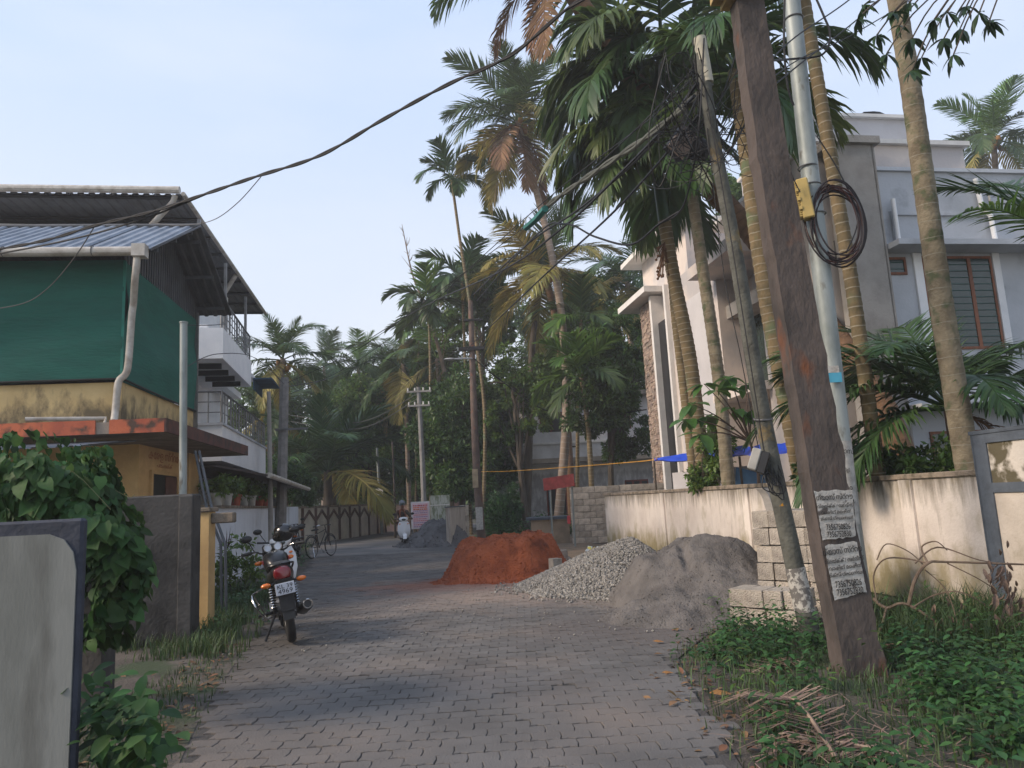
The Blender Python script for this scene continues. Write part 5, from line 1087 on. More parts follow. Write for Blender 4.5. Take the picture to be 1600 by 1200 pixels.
tree('leafy shrub under the dark tree beside the far wall stub', base(790, 33), [bl(785, 800, 33, 30, 26, 34), bl(805, 780, 33, 16, 22, 20)], 4500, .16, m_weed, 73, .05, 'green_shrub', limbs=5)
tree('bushy plants behind the lane wall near the concrete pole', base(452, 29), [bl(440, 745, 31, 34, 26), bl(470, 765, 31, 24, 22)], 5500, .18, m_leafd, 74, .08)
tree('pale green tree beyond the white building balcony', base(395, 46), [bl(400, 650, 46, 50, 60), bl(450, 720, 46, 50, 60), bl(430, 640, 46, 40, 40)], 13000, .25, m_leaf, 75, .2)
tree('dense bank of leaves on the skyline left of the pole', base(470, 58), [bl(470, 610, 58, 40, 34), bl(520, 600, 58, 40, 30), bl(430, 620, 58, 40, 30)], 9000, .3, m_leaf, 76, .2)
# far wood behind everything
rq = np.random.RandomState(4); bs = []
for k in range(46):
    X = -40+k*2.1; Yk = 66+rq.rand()*14; bs.append((X, Yk, 2.5+rq.rand()*2, 4.5, 4, 5.0+rq.rand()*3.2)); bs.append((X+1, Yk, 1.0, 3.5, 3, 2.5))
o, _ = leaf_cloud(bs, 90000, .6, 5, .5, name='far_wood', m=m_leafd, clump=.3, nclump=14); tag(o, 'dark far wood closing the view behind the lane', 'trees', kind='stuff')
# trees to the left out of view cast the lane's soft shade
# bare dead tree
t = thing('bare_tree', base(700, 39).to_3d(), 'bare dead tree with thin twigs against the sky', 'tree'); mb = MB(); rq = random.Random(12)
A0 = [W(705, 800, 39), W(700, 620, 39), W(672, 500, 39), W(645, 430, 39), W(628, 350, 39)]; A0[0].z = 0
P = smooth_pts(A0, 8); mb.tube(P, [lerp(.16, .012, i/(len(P)-1)) for i in range(len(P))], 7)
for k in range(34):
    i = rq.randrange(len(P)//3, len(P)-2); s = P[i]; L = rq.uniform(.5, 1.8)*(1.2-i/len(P)); d = Vector((rq.uniform(-1, .8), rq.uniform(-.6, .6), rq.uniform(.2, 1))).normalized()
    q = [s, s+d*L*.5+Vector((0, 0, .05)), s+d*L+Vector((rq.uniform(-.1, .1), 0, .15))]; mb.tube(q, [.022, .014, .006], 4)
    if L > .8:
        for _ in range(2): d2 = (d+Vector((rq.uniform(-.8, .8), rq.uniform(-.5, .5), rq.uniform(0, .6)))).normalized(); mb.tube([q[1], q[1]+d2*L*.5], [.012, .005], 4)
mb.uv = {}; mb.build('branches', mat('bleached_wood', (.22, .17, .13), .9), t, True)
# ---------------------------------------------------------------- single leaves near the camera
def leaf_geo(kind, sd=0):
    r = random.Random(sd)
    if kind == 'heart': out = [(0, 0), (.12, .30), (.34, .42), (.62, .34), (.85, .14), (1, 0)]
    elif kind == 'lance': out = [(0, 0), (.15, .07), (.4, .135), (.7, .10), (.9, .04), (1, 0)]
    elif kind == 'ovate': out = [(0, 0), (.15, .16), (.42, .27), (.7, .22), (.9, .09), (1, 0)]
    vs = []; fs = []; cup = r.uniform(.15, .4); dr = r.uniform(.1, .4)
    for i, (x, w_) in enumerate(out):
        z = -dr*x*x
        if kind == 'heart' and i == 1: x0 = -.06
        else: x0 = x
        vs += [(x, 0, z), (x0, w_, z+w_*cup), (x0, -w_, z+w_*cup)]
    for i in range(len(out)-1):
        a = 3*i; b = a+3
        fs += [(a, b, b+1, a+1), (a, a+2, b+2, b)]
    fs = [tuple(dict.fromkeys(f)) for f in fs]; return vs, fs
def leaf_mesh(kind, m, sd=0):
    v, f = leaf_geo(kind, sd); me = bpy.data.meshes.new('leaf'); me.from_pydata(v, [], f); me.polygons.foreach_set('use_smooth', [True]*len(f)); me.materials.append(m); return me
def leaf_joined(kind, placements, m, name, parent, off, sd=0):
    G_ = [leaf_geo(kind, sd+i) for i in range(3)]; V = []; F = []; Fq = []
    for k, (Mx) in enumerate(placements):
        v, f = G_[k % 3]; b = len(V); V += [tuple(Mx @ Vector(p)) for p in v]; F += [tuple(i+b for i in q) for q in f]
    me = bpy.data.meshes.new(name); o_ = Vector(off); me.from_pydata([(a-o_.x, b-o_.y, c-o_.z) for a, b, c in V], [], F); me.polygons.foreach_set('use_smooth', [True]*len(F)); me.materials.append(m)
    o = bpy.data.objects.new(name, me); COL.objects.link(o)
    if parent is not None: o.parent = parent
    return o
def orient(p, d, nrm, s):
    d = d.normalized(); y = nrm.cross(d).normalized(); z = d.cross(y); return T(*p) @ Matrix(((d.x, y.x, z.x, 0), (d.y, y.y, z.y, 0), (d.z, y.z, z.z, 0), (0, 0, 0, 1))) @ Matrix.Diagonal((s, s, s, 1))
# vine over the wall at left
m_vine = mat('vine_leaf', (.045, .105, .028), .6, spec=.2, c2=(.035, .078, .026), scale=3, trans=.22, bump=.2, bscale=20); m_vine2 = mat('vine_leaf_mass', (.042, .10, .026), .6, spec=.2, c2=(.026, .062, .022), scale=3, trans=.22, island=.5)
for n_ in (m_vine,): pass
vt = thing('vine', W(120, 800, 5).xy.to_3d(), 'dark leafy creeper with heart shaped leaves tumbling over the wall', 'creeper')
VB = [bl(40, 752, 5.6, 95, 42, 60), bl(115, 758, 5.4, 70, 44, 60), bl(172, 795, 5.3, 44, 56, 50), bl(170, 880, 5.2, 42, 90, 40), bl(175, 785, 5.6, 46, 52, 60), bl(-60, 755, 5.5, 90, 55, 60), bl(180, 910, 5.4, 36, 60, 40), bl(60, 780, 5.0, 80, 40, 40)]
rq = random.Random(21); pl = []
for k in range(4300):
    b = VB[rq.choice([0, 0, 1, 1, 2, 2, 3, 4, 5, 6, 7])]; d = Vector((rq.gauss(0, 1), rq.gauss(-.5, 1), rq.gauss(.15, 1))).normalized(); rr_ = rq.uniform(.78, 1.06)+.16*noise.noise(Vector(d)*2.4+Vector((b[0], b[1], b[2])))
    p = Vector((b[0]+d.x*b[3]*rr_, b[1]+d.y*b[4]*rr_, b[2]+d.z*b[5]*rr_))
    if p.z < .25: continue
    p += Vector((noise.noise(p*2.3), noise.noise(p*2.3+Vector((9, 0, 0)))-.2, noise.noise(p*2.3+Vector((0, 9, 0)))))*.36
    dn = Vector((d.x*.6+rq.uniform(-.5, .5), d.y*.6+rq.uniform(-.5, .5), -.75+rq.uniform(-.3, .5))); nr = Vector((d.x*.7+rq.uniform(-.5, .5), d.y-.3+rq.uniform(-.5, .5), d.z*.5+.6+rq.uniform(-.4, .4)))
    pl.append((p, orient(p, dn, nr, rq.uniform(.035, .11)*(1.45 if rq.random() < .10+.25*(p.z < 1.6) else 1))))
pl.sort(key=lambda q: q[0].y-.3*(q[1].to_scale().x)*10)
VL = [leaf_mesh('heart', m_vine, i) for i in range(4)]
for k, (p, Mx) in enumerate(pl[:290]):
    o = bpy.data.objects.new('leaf', VL[k % 4]); COL.objects.link(o); o.parent = vt; o.matrix_local = T(*(-vt.location)) @ Mx
o = leaf_joined('heart', [q[1] for q in pl[290:]], m_vine2, 'foliage', vt, vt.location, 3); tag(o, kind='stuff')
mb = MB()
for k in range(4):
    b = VB[rq.randrange(5)]; s = Vector((b[0]+rq.uniform(-.3, .3), b[1]-b[4]*.8, b[2]+b[5]*rq.uniform(.2, .9))); mb.tube(smooth_pts([s, s+Vector((rq.uniform(-.2, .25), -.1, rq.uniform(-.1, .2))), s+Vector((rq.uniform(-.2, .45), -.1, rq.uniform(-.5, .1)))], 3), .0025, 4)
mb.uv = {}; tag(mb.build('tendril', m_rach, vt), kind='stuff')
mb = MB(); a_ = W(-90, 800, 5.9); b__ = W(226, 800, 5.9); mb.box(a_.x, 5.8, 0, b__.x-.25, 6.0, 1.5); o = mb.build('creeper_wall', m_darkwall, None); tag(o, 'dark old wall buried under the leafy creeper', 'wall')
# mango branch hanging in from the top right
m_mango = mat('mango_leaf', (.030, .062, .020), .4, c2=(.020, .045, .016), scale=3, trans=.15)
mt = thing('mango_tree', (7.2, 6.5, 0), 'mango tree whose leafy twigs hang in at the top right', 'tree'); ML_ = [leaf_mesh('lance', m_mango, i) for i in range(4)]
mb = MB(); P = smooth_pts([Vector((7.6, 6.6, -.02)), Vector((7.3, 6.7, 2.5)), W(1700, -140, 6.8), W(1560, -60, 6.9), W(1440, -20, 7.1)], 6); mb.tube(P, [lerp(.17, .02, i/(len(P)-1)) for i in range(len(P))], 8)
cl = [(1340, 30), (1370, 55), (1395, 20), (1425, 60), (1385, 85), (1425, 110), (1440, 90), (1405, 40), (1480, 20), (1500, 45), (1530, 20), (1490, 85), (1510, 10), (1460, 30), (1350, 8), (1545, 35), (1475, 60), (1420, 5)]
nl = 0
for k, (x, y) in enumerate(cl):
    tip = W(x, y, 7.0+rq.uniform(-.25, .25)); src = P[min(len(P)-1, max(14, int(14+10*(1-(x-1340)/220))))]; mb.tube(smooth_pts([src, src.lerp(tip, .6)+Vector((0, 0, .1)), tip], 3), [.008]*7, 4)
    for j in range(9):
        a = rq.uniform(0, 6.28); d = Vector((math.cos(a), math.sin(a), rq.uniform(-1.5, -.1))); s = rq.uniform(.13, .23)
        o = bpy.data.objects.new('leaf', ML_[j % 4]); COL.objects.link(o); o.parent = mt; o.matrix_local = T(*(-mt.location)) @ orient(tip, d, Vector((rq.uniform(-.4, .4), rq.uniform(-.4, .4), 1)), s)
mb.uv = {}; mb.build('branch', m_bark, mt, True)
# young broad leaved sapling over the wall
m_sap = mat('sapling_leaf', (.065, .15, .035), .42, c2=(.05, .115, .03), scale=3, trans=.3)
st = thing('broad_leaf_sapling', W(1180, 790, 13.3).xy.to_3d(), 'young sapling with large bright leaves leaning over the boundary wall', 'sapling'); SL = [leaf_mesh('ovate', m_sap, i) for i in range(4)]
mb = MB(); s0 = W(1182, 790, 13.3); s0.z = 0; s1 = W(1172, 690, 13.1); tips = [(1082, 632), (1100, 600), (1140, 590), (1165, 600), (1075, 655), (1105, 650), (1150, 640), (1175, 640), (1120, 610), (1095, 678)]
mb.tube([s0, W(1185, 740, 13.2), s1], [.04, .03, .022], 6)
for x, y in tips:
    tip = W(x, y, 13.0+rq.uniform(-.4, .3)); mid = s1.lerp(tip, .55)+Vector((0, 0, .08)); mb.tube(smooth_pts([s1, mid, tip], 3), [lerp(.018, .006, i/6) for i in range(7)], 5)
    for j in range(7):
        a = rq.uniform(0, 6.28); d = Vector((math.cos(a), math.sin(a), rq.uniform(-.7, .25))); o = bpy.data.objects.new('leaf', SL[j % 4]); COL.objects.link(o); o.parent = st; o.matrix_local = T(*(-st.location)) @ orient(tip+d*.03, d, Vector((0, -.2, 1)), rq.uniform(.24, .42))
mb.uv = {}; mb.build('stem', mat('sapling_stem', (.09, .06, .045), .8), st, True)
tree('small round bush rising above the wall coping', base(1105, 15.6), [bl(1103, 745, 15.6, 28, 18, 30), bl(1120, 700, 15.4, 22, 36, 30)], 2600, .11, m_leaf, 80, .03, 'round_bush', limbs=4)
tree('dark undergrowth behind the wall at the foot of the palm stems', base(1440, 9.6), [bl(1350, 735, 10.4, 60, 40, 40), bl(1450, 735, 9.9, 70, 36, 40), bl(1290, 730, 11.5, 44, 40, 40)], 7000, .10, m_leafd, 81, .03, 'undergrowth', cat='shrub', limbs=4)
# potted plants on the lane wall
m_clay = mat('clay_pot', (.30, .075, .04), .8); m_wpot = mat('white_tub', (.42, .42, .40), .7); m_red = mat('red_flower', (.55, .03, .02), .6)
labs = ['white tub plant nearest the yellow gatepost on the lane wall', 'pale tub plant second on the lane wall', 'red clay pot plant with a red bloom on the lane wall', 'grey white tub plant right of the red bloom', 'cream tub plant left of the big clay pot', 'large red clay pot plant at the end of the lane wall', 'dark trailing plant in a clay pot before the pole']
for k, x in enumerate((346, 358, 368, 381, 393, 407, 425)):
    Y = 15.8+k*1.05; q = W(x, 790, Y); s_ = (Y-15.2); c = MLw @ Vector((.4+k*.98*1.0, .07, 1.68)); cc = [m_wpot, m_wpot, m_clay, m_wpot, m_wpot, m_clay, m_clay][k]
    sc_ = 1.35 if k == 5 else 1.0; t = thing('potted_plant', c, labs[k], 'potted plant'); mb = MB(); mb.lathe([(0, 0), (.095*sc_, 0), (.125*sc_, .22), (.14*sc_, .22), (.14*sc_, .26), (.12*sc_, .26), (.1*sc_, .2), (0, .2)], 14, T(*c)); mb.build('pot', cc, t, True)
    leaf_cloud([(c.x, c.y, c.z+.42, .27, .27, .2)], 340, .13, 200+k, .45, m=(m_leaf, m_leafl, m_leaf)[k % 3], name='foliage', parent=t, off=tuple(c), nclump=14, clump=.4)
    if k == 2: mb = MB(); mb.ball((c.x-.02, c.y-.16, c.z+.5), .085, 8); mb.build('flower', m_red, t, True)
# croton and grasses on the left verge
t = thing('dark_croton', W(362, 850, 14).xy.to_3d(), 'small croton with purple spikes before the bluish lane wall', 'plant'); c = t.location
leaf_cloud([(c.x+.15, c.y, .55, .38, .3, .45), (c.x-.25, c.y, .4, .3, .3, .3)], 900, .12, 300, .4, m=m_leaf, name='foliage', parent=t, off=tuple(c), nclump=16)
mb = MB()
for k in range(12): a = k*2.4; mb.add([tuple(Vector((c.x-.1, c.y, .8))+Vector(v)) for v in [(0, 0, 0), (math.cos(a)*.05+.01, math.sin(a)*.05, .12), (math.cos(a)*.12, math.sin(a)*.12, .24+.02*k), (math.cos(a)*.05-.012, math.sin(a)*.05, .12)]], [(0, 1, 2, 3)])
mb.build('purple_leaves', mat('purple_leaf', (.05, .02, .03), .5), t)
mb = MB(); mb.tube([(c.x, c.y, 0), (c.x-.08, c.y, .8)], .015, 5); mb.uv = {}; mb.build('stem', m_bark, t)
def blades(name, pts, h, m, sd, lab, cat='grass', wd=.006, bend=.5):
    g = np.random.RandomState(sd); P = np.array(pts); n = len(P); hh = h*(.45+.75*g.rand(n, 1)); a = g.rand(n)*6.28; d = np.stack([np.cos(a), np.sin(a), np.zeros(n)], 1); b = bend*(.3+g.rand(n, 1))
    s = np.stack([-np.sin(a), np.cos(a), np.zeros(n)], 1)*wd*(.6+.8*g.rand(n, 1)); z = np.array([[0, 0, 1.]])
    p1 = P+z*hh*.55+d*hh*b*.25; p2 = P+z*hh*(1-.25*b)+d*hh*b
    V = np.stack([P-s, P+s, p1-s*.8, p1+s*.8, p2], 1).reshape(-1, 3); i = np.arange(n)[:, None]*5
    F = np.concatenate([i+[[0, 1, 3]], i+[[0, 3, 2]], i+[[2, 3, 4]]], 1).reshape(-1, 3); o = np_mesh(name, V, F, m); return tag(o, lab, cat, kind='stuff')
def scatter(n, x0, x1, y0, y1, fn, sd, z=0.):
    r = random.Random(sd); out = []; k = 0
    while len(out) < n and k < n*40:
        k += 1; x, y = r.uniform(x0, x1), r.uniform(y0, y1)
        if r.random() < fn(x, y): out.append((x, y, z))
    return out
def verge_r(x, y):      # right hand verge between the road edge and the boundary wall
    e = edge_x(RIGHT, y)+.12*noise.noise(Vector((y*2.2, 1, 0)))
    if y > 8.0 or x < e-.12: return 0
    wx_ = 5-.16*(y-8.2); 
    if x > wx_-.03: return 0
    return min(1, max(.03, (x-e+.12)*2.2))
def bare(x, y): return sm(1-math.hypot((x-2.0)/.55, (y-4.6)/1.2))      # dry litter patch
blades('grass', scatter(12500, 1.0, 5.6, 2.6, 8.0, lambda x, y: verge_r(x, y)*(1-.8*bare(x, y))*(.45+.8*noise.noise(Vector((x*1.4, y*1.4, 5)))+.2), 31, -.02), .15, m_grass, 3, 'rough grass on the verge at the foot of the posts', wd=.004)
sheet('verge', [(1.0, -6), (.9+.1, 0), (1.1, 4), (1.22, 5.5), (1.4, 6.9), (1.95, 8), (3.2, 9), (4.8, 9.4), (5.2, 7.0), (7.5, -6)], -.003, m_soil)
def weed(name, pts, h, m, sd, lab, leaf=.055, nl=16, kind='ovate'):
    r = random.Random(sd); pl_ = []
    for (x, y, z) in pts:
        hh = h*r.uniform(.35, 1.15); lean = Vector((r.uniform(-.3, .3), r.uniform(-.35, .2), 1)).normalized()
        for k in range(nl):
            t = (k+.7)/nl; a = k*2.4+r.uniform(-.4, .4); p = Vector((x, y, z))+lean*hh*t; d = Vector((math.cos(a), math.sin(a), r.uniform(-.35, .35))); rad = hh*.25*(1.15-t)+.02
            pl_.append(orient(p+d*rad*r.uniform(.3, 1), d, Vector((r.uniform(-.3, .3), r.uniform(-.4, .2), 1)), leaf*r.uniform(.55, 1.25)*(1.1-.35*t)))
    o = leaf_joined(kind, pl_, m, name, None, (0, 0, 0), sd); return tag(o, lab, 'weeds', kind='stuff')
wp = scatter(400, 1.2, 4.8, 3.0, 7.9, lambda x, y: verge_r(x, y)*(1-bare(x, y))*(1 if noise.noise(Vector((x*1.1+3, y*1.1, 2))) > -.05 else .05), 33, -.01)
weed('weeds', wp, .34, m_weed, 4, 'leafy green weeds crowding round the concrete post and block stacks', .080, 18)
wp = scatter(34, 1.2, 4.8, 4.2, 7.9, lambda x, y: verge_r(x, y)*(1-bare(x, y)), 83, -.01); weed('tall_weeds', wp, .60, m_leafl, 14, 'taller pale weeds standing above the verge growth', .085, 14, 'lance')
wp = scatter(90, 2.3, 4.3, 3.2, 5.2, lambda x, y: 1, 34, -.01); weed('nettle_patch', wp, .42, m_weed, 5, 'taller soft leaved weeds in the near right corner', .07, 24)
blades('grass', scatter(2600, 3.2, 5.4, 6.3, 8.4, lambda x, y: 1 if x < 4.95-.16*(y-8.2) else 0, 40, -.02), .42, m_grass, 9, 'long thin grass under the dead branch by the wall', wd=.004, bend=.7)
def verge_l(x, y): e = edge_x(LEFT, y)+.15*noise.noise(Vector((y*2, 4, 0))); return (1 if x < e-.15 else .25 if x < e+.12 else 0)*(1 if x > e-1.5 else 0)
blades('grass', scatter(5200, -6, -2.2, 8.0, 15.5, lambda x, y: verge_l(x, y)*(.5+noise.noise(Vector((x*1.5, y*1.5, 1)))), 35, -.02), .22, m_grass, 4, 'grass fringe behind the motorcycle along the mouldy wall', wd=.006)
weed('weeds', scatter(90, -6, -2.6, 9.2, 15.5, lambda x, y: verge_l(x, y)*(1 if noise.noise(Vector((x, y, 7))) > 0 else .15), 36), .28, m_weed, 6, 'leafy weeds behind the parked motorcycle', .08, 14)
weed('weeds', scatter(60, -9.5, -5.2, 17, 33, lambda x, y: 1 if edge_x(LEFT, y)-.7 < x < edge_x(LEFT, y) else 0, 39), .3, m_weed, 7, 'low weeds at the foot of the lane wall', .1, 12)
blades('grass', scatter(2500, -3.4, -1.2, 3.5, 8.5, lambda x, y: verge_l(x, y)*.6, 37, -.02), .10, m_grass, 5, 'thin trodden grass along the near left road edge', wd=.004)
sheet('left_verge', [(-8, -6), (-1.25, -6), (-1.62, 2), (-1.9, 4), (-2.5, 6), (-3.1, 8.5), (-3.85, 11.5), (-4.65, 15), (-5.45, 19), (-6.65, 24), (-9, 24), (-9, 5)], -.002, m_soil)
pl_ = []; rq = random.Random(41)
c0 = W(200, 1130, 3.6)
for k in range(260):
    b_ = rq.choice([(175, 1090), (130, 1110), (215, 1130), (230, 1170), (170, 1160)]); p = W(b_[0]+rq.gauss(0, 22), b_[1]+rq.gauss(0, 22), 3.5+rq.uniform(-.25, .35))
    if p.z > .02: pl_.append(orient(p, Vector((rq.uniform(-1, 1), rq.uniform(-1, .3), rq.uniform(-.7, .2))), Vector((rq.uniform(-.3, .3), -.3, 1)), rq.uniform(.05, .12)))
o = leaf_joined('ovate', pl_, m_vine2, 'leafy_weed', None, (0, 0, 0), 9); tag(o, 'broad leaved weed clump at the foot of the pale gate wall', 'weeds', kind='stuff')
weed('green_undergrowth', scatter(120, -1.6, 2.4, 30.8, 34.5, lambda x, y: 1, 44), .9, m_weed, 11, 'bright green undergrowth beside the central power pole', .2, 18)
# fallen leaves
m_fall = mat('fallen_leaf', (.42, .20, .05), .7, c2=(.25, .12, .05), scale=9); FL = leaf_mesh('lance', m_fall, 4)
for k, (x, y, a, s, lab) in enumerate([(1034, 1051, 10, .10, 'small orange leaf nearest the tip of the grass'), (1072, 1082, 130, .10, 'curled orange leaf at the edge of the pavers'), (1108, 1083, 5, .17, 'long orange brown leaf lying flat by the grass'), (1020, 1002, 0, .11, 'thin ochre leaf on the pavers below the sand'), (1103, 1058, 80, .07, 'tiny yellow leaf caught in the grass')]):
    p = G(x, y, .035); o = bpy.data.objects.new('fallen_leaf', FL); COL.objects.link(o); o.matrix_world = T(p.x, p.y, .036) @ rot('Z', a) @ rot('X', 20) @ Matrix.Diagonal((s, s*1.4, s, 1)); tag(o, lab, 'leaf')
rq = random.Random(50); pl_ = []
for k in range(480):
    y = rq.uniform(4.0, 9); x = rq.choice([rq.uniform(1.4, 4.2), edge_x(LEFT, y)-abs(rq.gauss(0, .3)), edge_x(LEFT, y)-abs(rq.gauss(.3, .4)), edge_x(RIGHT, min(y, 8))+rq.gauss(.05, .18)]); pl_.append(orient(Vector((x, y, .012)), Vector((rq.uniform(-1, 1), rq.uniform(-1, 1), rq.uniform(-.1, .3))), Vector((rq.uniform(-.5, .5), 0, 1)), rq.uniform(.03, .085)))
o = leaf_joined('ovate', pl_, mat('leaf_litter', (.12, .07, .04), .9, c2=(.20, .11, .05), scale=4, island=.5), 'leaf_litter', None, (0, 0, 0), 5); tag(o, 'dry brown leaf litter along both road edges', 'litter', kind='stuff')
# dry fallen fronds on the verge
def dry_frond(label, pA, pB, L, n, ll, sd, m, lift=.05):
    pA, pB = Vector(pA), Vector(pB); d = pB-pA; t = thing('dry_frond', pA, label, 'dry frond'); r = random.Random(sd); P = smooth_pts([pA+Vector((0, 0, .03)), pA.lerp(pB, .5)+Vector((0, 0, lift)), pB+Vector((0, 0, .02))], 8)
    mb = MB(); mb.tube(P, [lerp(.018, .006, i/(len(P)-1)) for i in range(len(P))], 6); mb.uv = {}; mb.build('midrib', m, t, True); mb = MB(); du = d.normalized(); S = Vector((-du.y, du.x, 0))
    for k in range(n):
        f = (k+.5)/n; q = P[int(f*(len(P)-1))].lerp(P[min(len(P)-1, int(f*(len(P)-1))+1)], f*(len(P)-1) % 1)
        for sg in (-1, 1):
            dd = (du*r.uniform(.35, .8)+S*sg*r.uniform(.8, 1.1)+Vector((0, 0, r.uniform(.0, .22)))).normalized(); l = ll*(.55+.45*math.sin(math.pi*f))*r.uniform(.7, 1.1); w_ = du*.009
            a = q; b = q+dd*l*.5; c = q+dd*l+Vector((r.uniform(-.05, .05), r.uniform(-.05, .05), 0)); c.z = max(.012, q.z*.3+r.uniform(0, .02)); b.z = max(.02, b.z)
            mb.add([a-w_, a+w_, b+w_, b-w_, c], [(0, 1, 2, 3), (3, 2, 4)])
    mb.build('leaflets', m, t); return t
dry_frond('dry brown palm frond with comb like leaflets lying at the road edge', G(1310, 1198), G(1205, 1098), 1, 40, .52, 1, m_dead, .16)
dry_frond('second dry frond half buried in the near weeds', G(1420, 1195), G(1215, 1165), 1, 24, .30, 2, m_dead, .06)
dry_frond('brown withered frond lying below the thin leaning post', G(1255, 1035), G(1175, 1055), 1, 16, .30, 3, m_dead, .05)
dry_frond('greyish dry frond in the grass at the right edge', G(1385, 1015), G(1590, 1010), 1, 22, .3, 4, m_dead, .05)
rq = random.Random(60); mb = MB()
for k in range(260):
    x, y = 1.75+rq.gauss(0, .32), 4.35+rq.gauss(0, .45)
    if x < 1.1: continue
    a = rq.uniform(0, 3.14); l = rq.uniform(.06, .22); d = Vector((math.cos(a), math.sin(a), rq.uniform(-.05, .15)))*l; p = Vector((x, y, .012+rq.uniform(0, .04))); w_ = Vector((-math.sin(a), math.cos(a), 0))*.005; mb.add([p-w_, p+w_, p+d+w_*.5, p+d-w_*.5], [(0, 1, 2, 3)])
o = mb.build('dry_litter', m_dead, None); tag(o, 'tangled dry leaf strips in front of the fallen frond', 'litter', kind='stuff')
# dead branch with curled leaves against the wall
m_twig = mat('dead_twig', (.13, .095, .07), .9, var=.3, scale=9, bump=.4); t = thing('dead_branch', W(1372, 960, 7.2).xy.to_3d(), 'fallen dead branch with curled pale leaves leaning on the wall', 'branch'); mb = MB()
TW = [[(1365, 935, .018), (1385, 950, .022), (1420, 945, .02), (1500, 1000, .014), (1570, 1050, .008)], [(1420, 945, .018), (1430, 905, .015), (1450, 880, .012), (1480, 878, .010), (1600, 882, .008)], [(1450, 880, .010), (1440, 855, .008), (1462, 846, .006), (1480, 860, .004)], [(1450, 880, .009), (1410, 872, .008), (1380, 875, .007), (1365, 900, .006), (1370, 940, .006)],
      [(1370, 875, .006), (1385, 850, .005), (1420, 862, .005), (1445, 885, .005)], [(1430, 880, .009), (1465, 855, .007), (1530, 875, .005), (1580, 882, .004)], [(1425, 950, .009), (1460, 930, .007), (1500, 925, .005), (1540, 945, .004)], [(1385, 950, .012), (1375, 985, .010), (1362, 1000, .008)], [(1445, 890, .006), (1480, 925, .005), (1500, 990, .004)], [(1480, 880, .006), (1530, 905, .005), (1560, 925, .004)]]
for q in TW: mb.tube(smooth_pts([W(a, b, lerp(7.3, 6.75, (a-1360)/240)+.06*math.sin(a)) for a, b, _ in q], 5), [lerp(q[0][2], q[-1][2], i/((len(q)-1)*5)) for i in range((len(q)-1)*5+1)], 6)
mb.uv = {}; mb.build('twigs', m_twig, t, True); m_curl = mat('curled_dead_leaf', (.27, .19, .145), .9, c2=(.15, .10, .08), scale=8); CL = [leaf_mesh('ovate', m_curl, i+4) for i in range(3)]
rq = random.Random(70)
for x, y, n_ in ((1558, 905, 10), (1568, 930, 9), (1505, 985, 9), (1515, 1010, 6), (1560, 1000, 7), (1490, 1030, 4), (1590, 960, 8), (1462, 965, 4), (1590, 1010, 6), (1570, 985, 6), (1530, 1020, 4)):
    for k in range(n_*2): p = W(x+rq.gauss(0, 10), y-12+rq.gauss(0, 20), lerp(7.3, 6.75, (x-1360)/240)+rq.uniform(-.1, .1)); o = bpy.data.objects.new('leaf', CL[k % 3]); COL.objects.link(o); o.parent = t; o.matrix_local = T(*(-t.location)) @ orient(p, Vector((rq.uniform(-.4, .4), rq.uniform(-.4, .4), -1)), Vector((rq.uniform(-1, 1), -1, .2)), rq.uniform(.07, .15)) @ Matrix.Diagonal((1, .6, 1.8, 1))
# ================================================================ POLES, BOXES, PAPER
def slab_pole(pts, ws, ds, sd, rz, jag=.0):
    """tapered rectangular post through pts, with ragged arrises"""
    P = smooth_pts(pts, 14); mb = MB(); n = len(P); ca_, sa_ = math.cos(rz), math.sin(rz); prof = [(-1, -1), (-.4, -1), (.4, -1), (1, -1), (1, -.2), (1, .4), (1, 1), (0, 1), (-1, 1), (-1, .4), (-1, -.2)]
    vs = []
    for i, p in enumerate(P):
        f = i/(n-1); w_ = lerp(ws[0], ws[1], f)/2; d_ = lerp(ds[0], ds[1], f)/2
        for a, b in prof:
            k = jag*(noise.noise(Vector((p.z*5, a*3, sd)))+.5*noise.noise(Vector((p.z*14, a*3, b+sd)))) if abs(a) == 1 else .15*jag*noise.noise(Vector((p.z*6, a*2, sd)))
            x = a*w_-(k if a > 0 else -k)*1; y = b*d_+.2*jag*noise.noise(Vector((p.z*7, a, b*2+sd)))
            vs.append((p.x+x*ca_-y*sa_, p.y+x*sa_+y*ca_, p.z))
    m = len(prof); fs = [(i*m+k, i*m+(k+1) % m, (i+1)*m+(k+1) % m, (i+1)*m+k) for i in range(n-1) for k in range(m)]+[tuple(range(m))[::-1], tuple(range((n-1)*m, n*m))]
    mb.add(vs, fs); return mb
cp = [W(1343, 1045, 6.0), W(1300, 830, 6.05), W(1255, 560, 6.1), W(1205, 270, 6.15), W(1170, 30, 6.2), W(1160, -60, 6.2)]; cp[0].z = -.05
post = thing('concrete_power_post', cp[0], 'massive leaning old concrete post carrying two torn notices', 'power pole')
slab_pole(cp, (.33, .235), (.22, .17), 3, math.radians(4), .022).build('post_body', m_post, post)
p = W(1166, 4, 6.2); mb = MB(); mb.box(-.2, -.16, 0, .12, .12, .045, T(*p) @ rot('Z', 4)); mb.box(-.30, -.13, .05, -.05, .10, .11, T(*p)); mb.build('top_plank', mat('weathered_plank', (.33, .24, .10), .85, var=.35, scale=9), post)
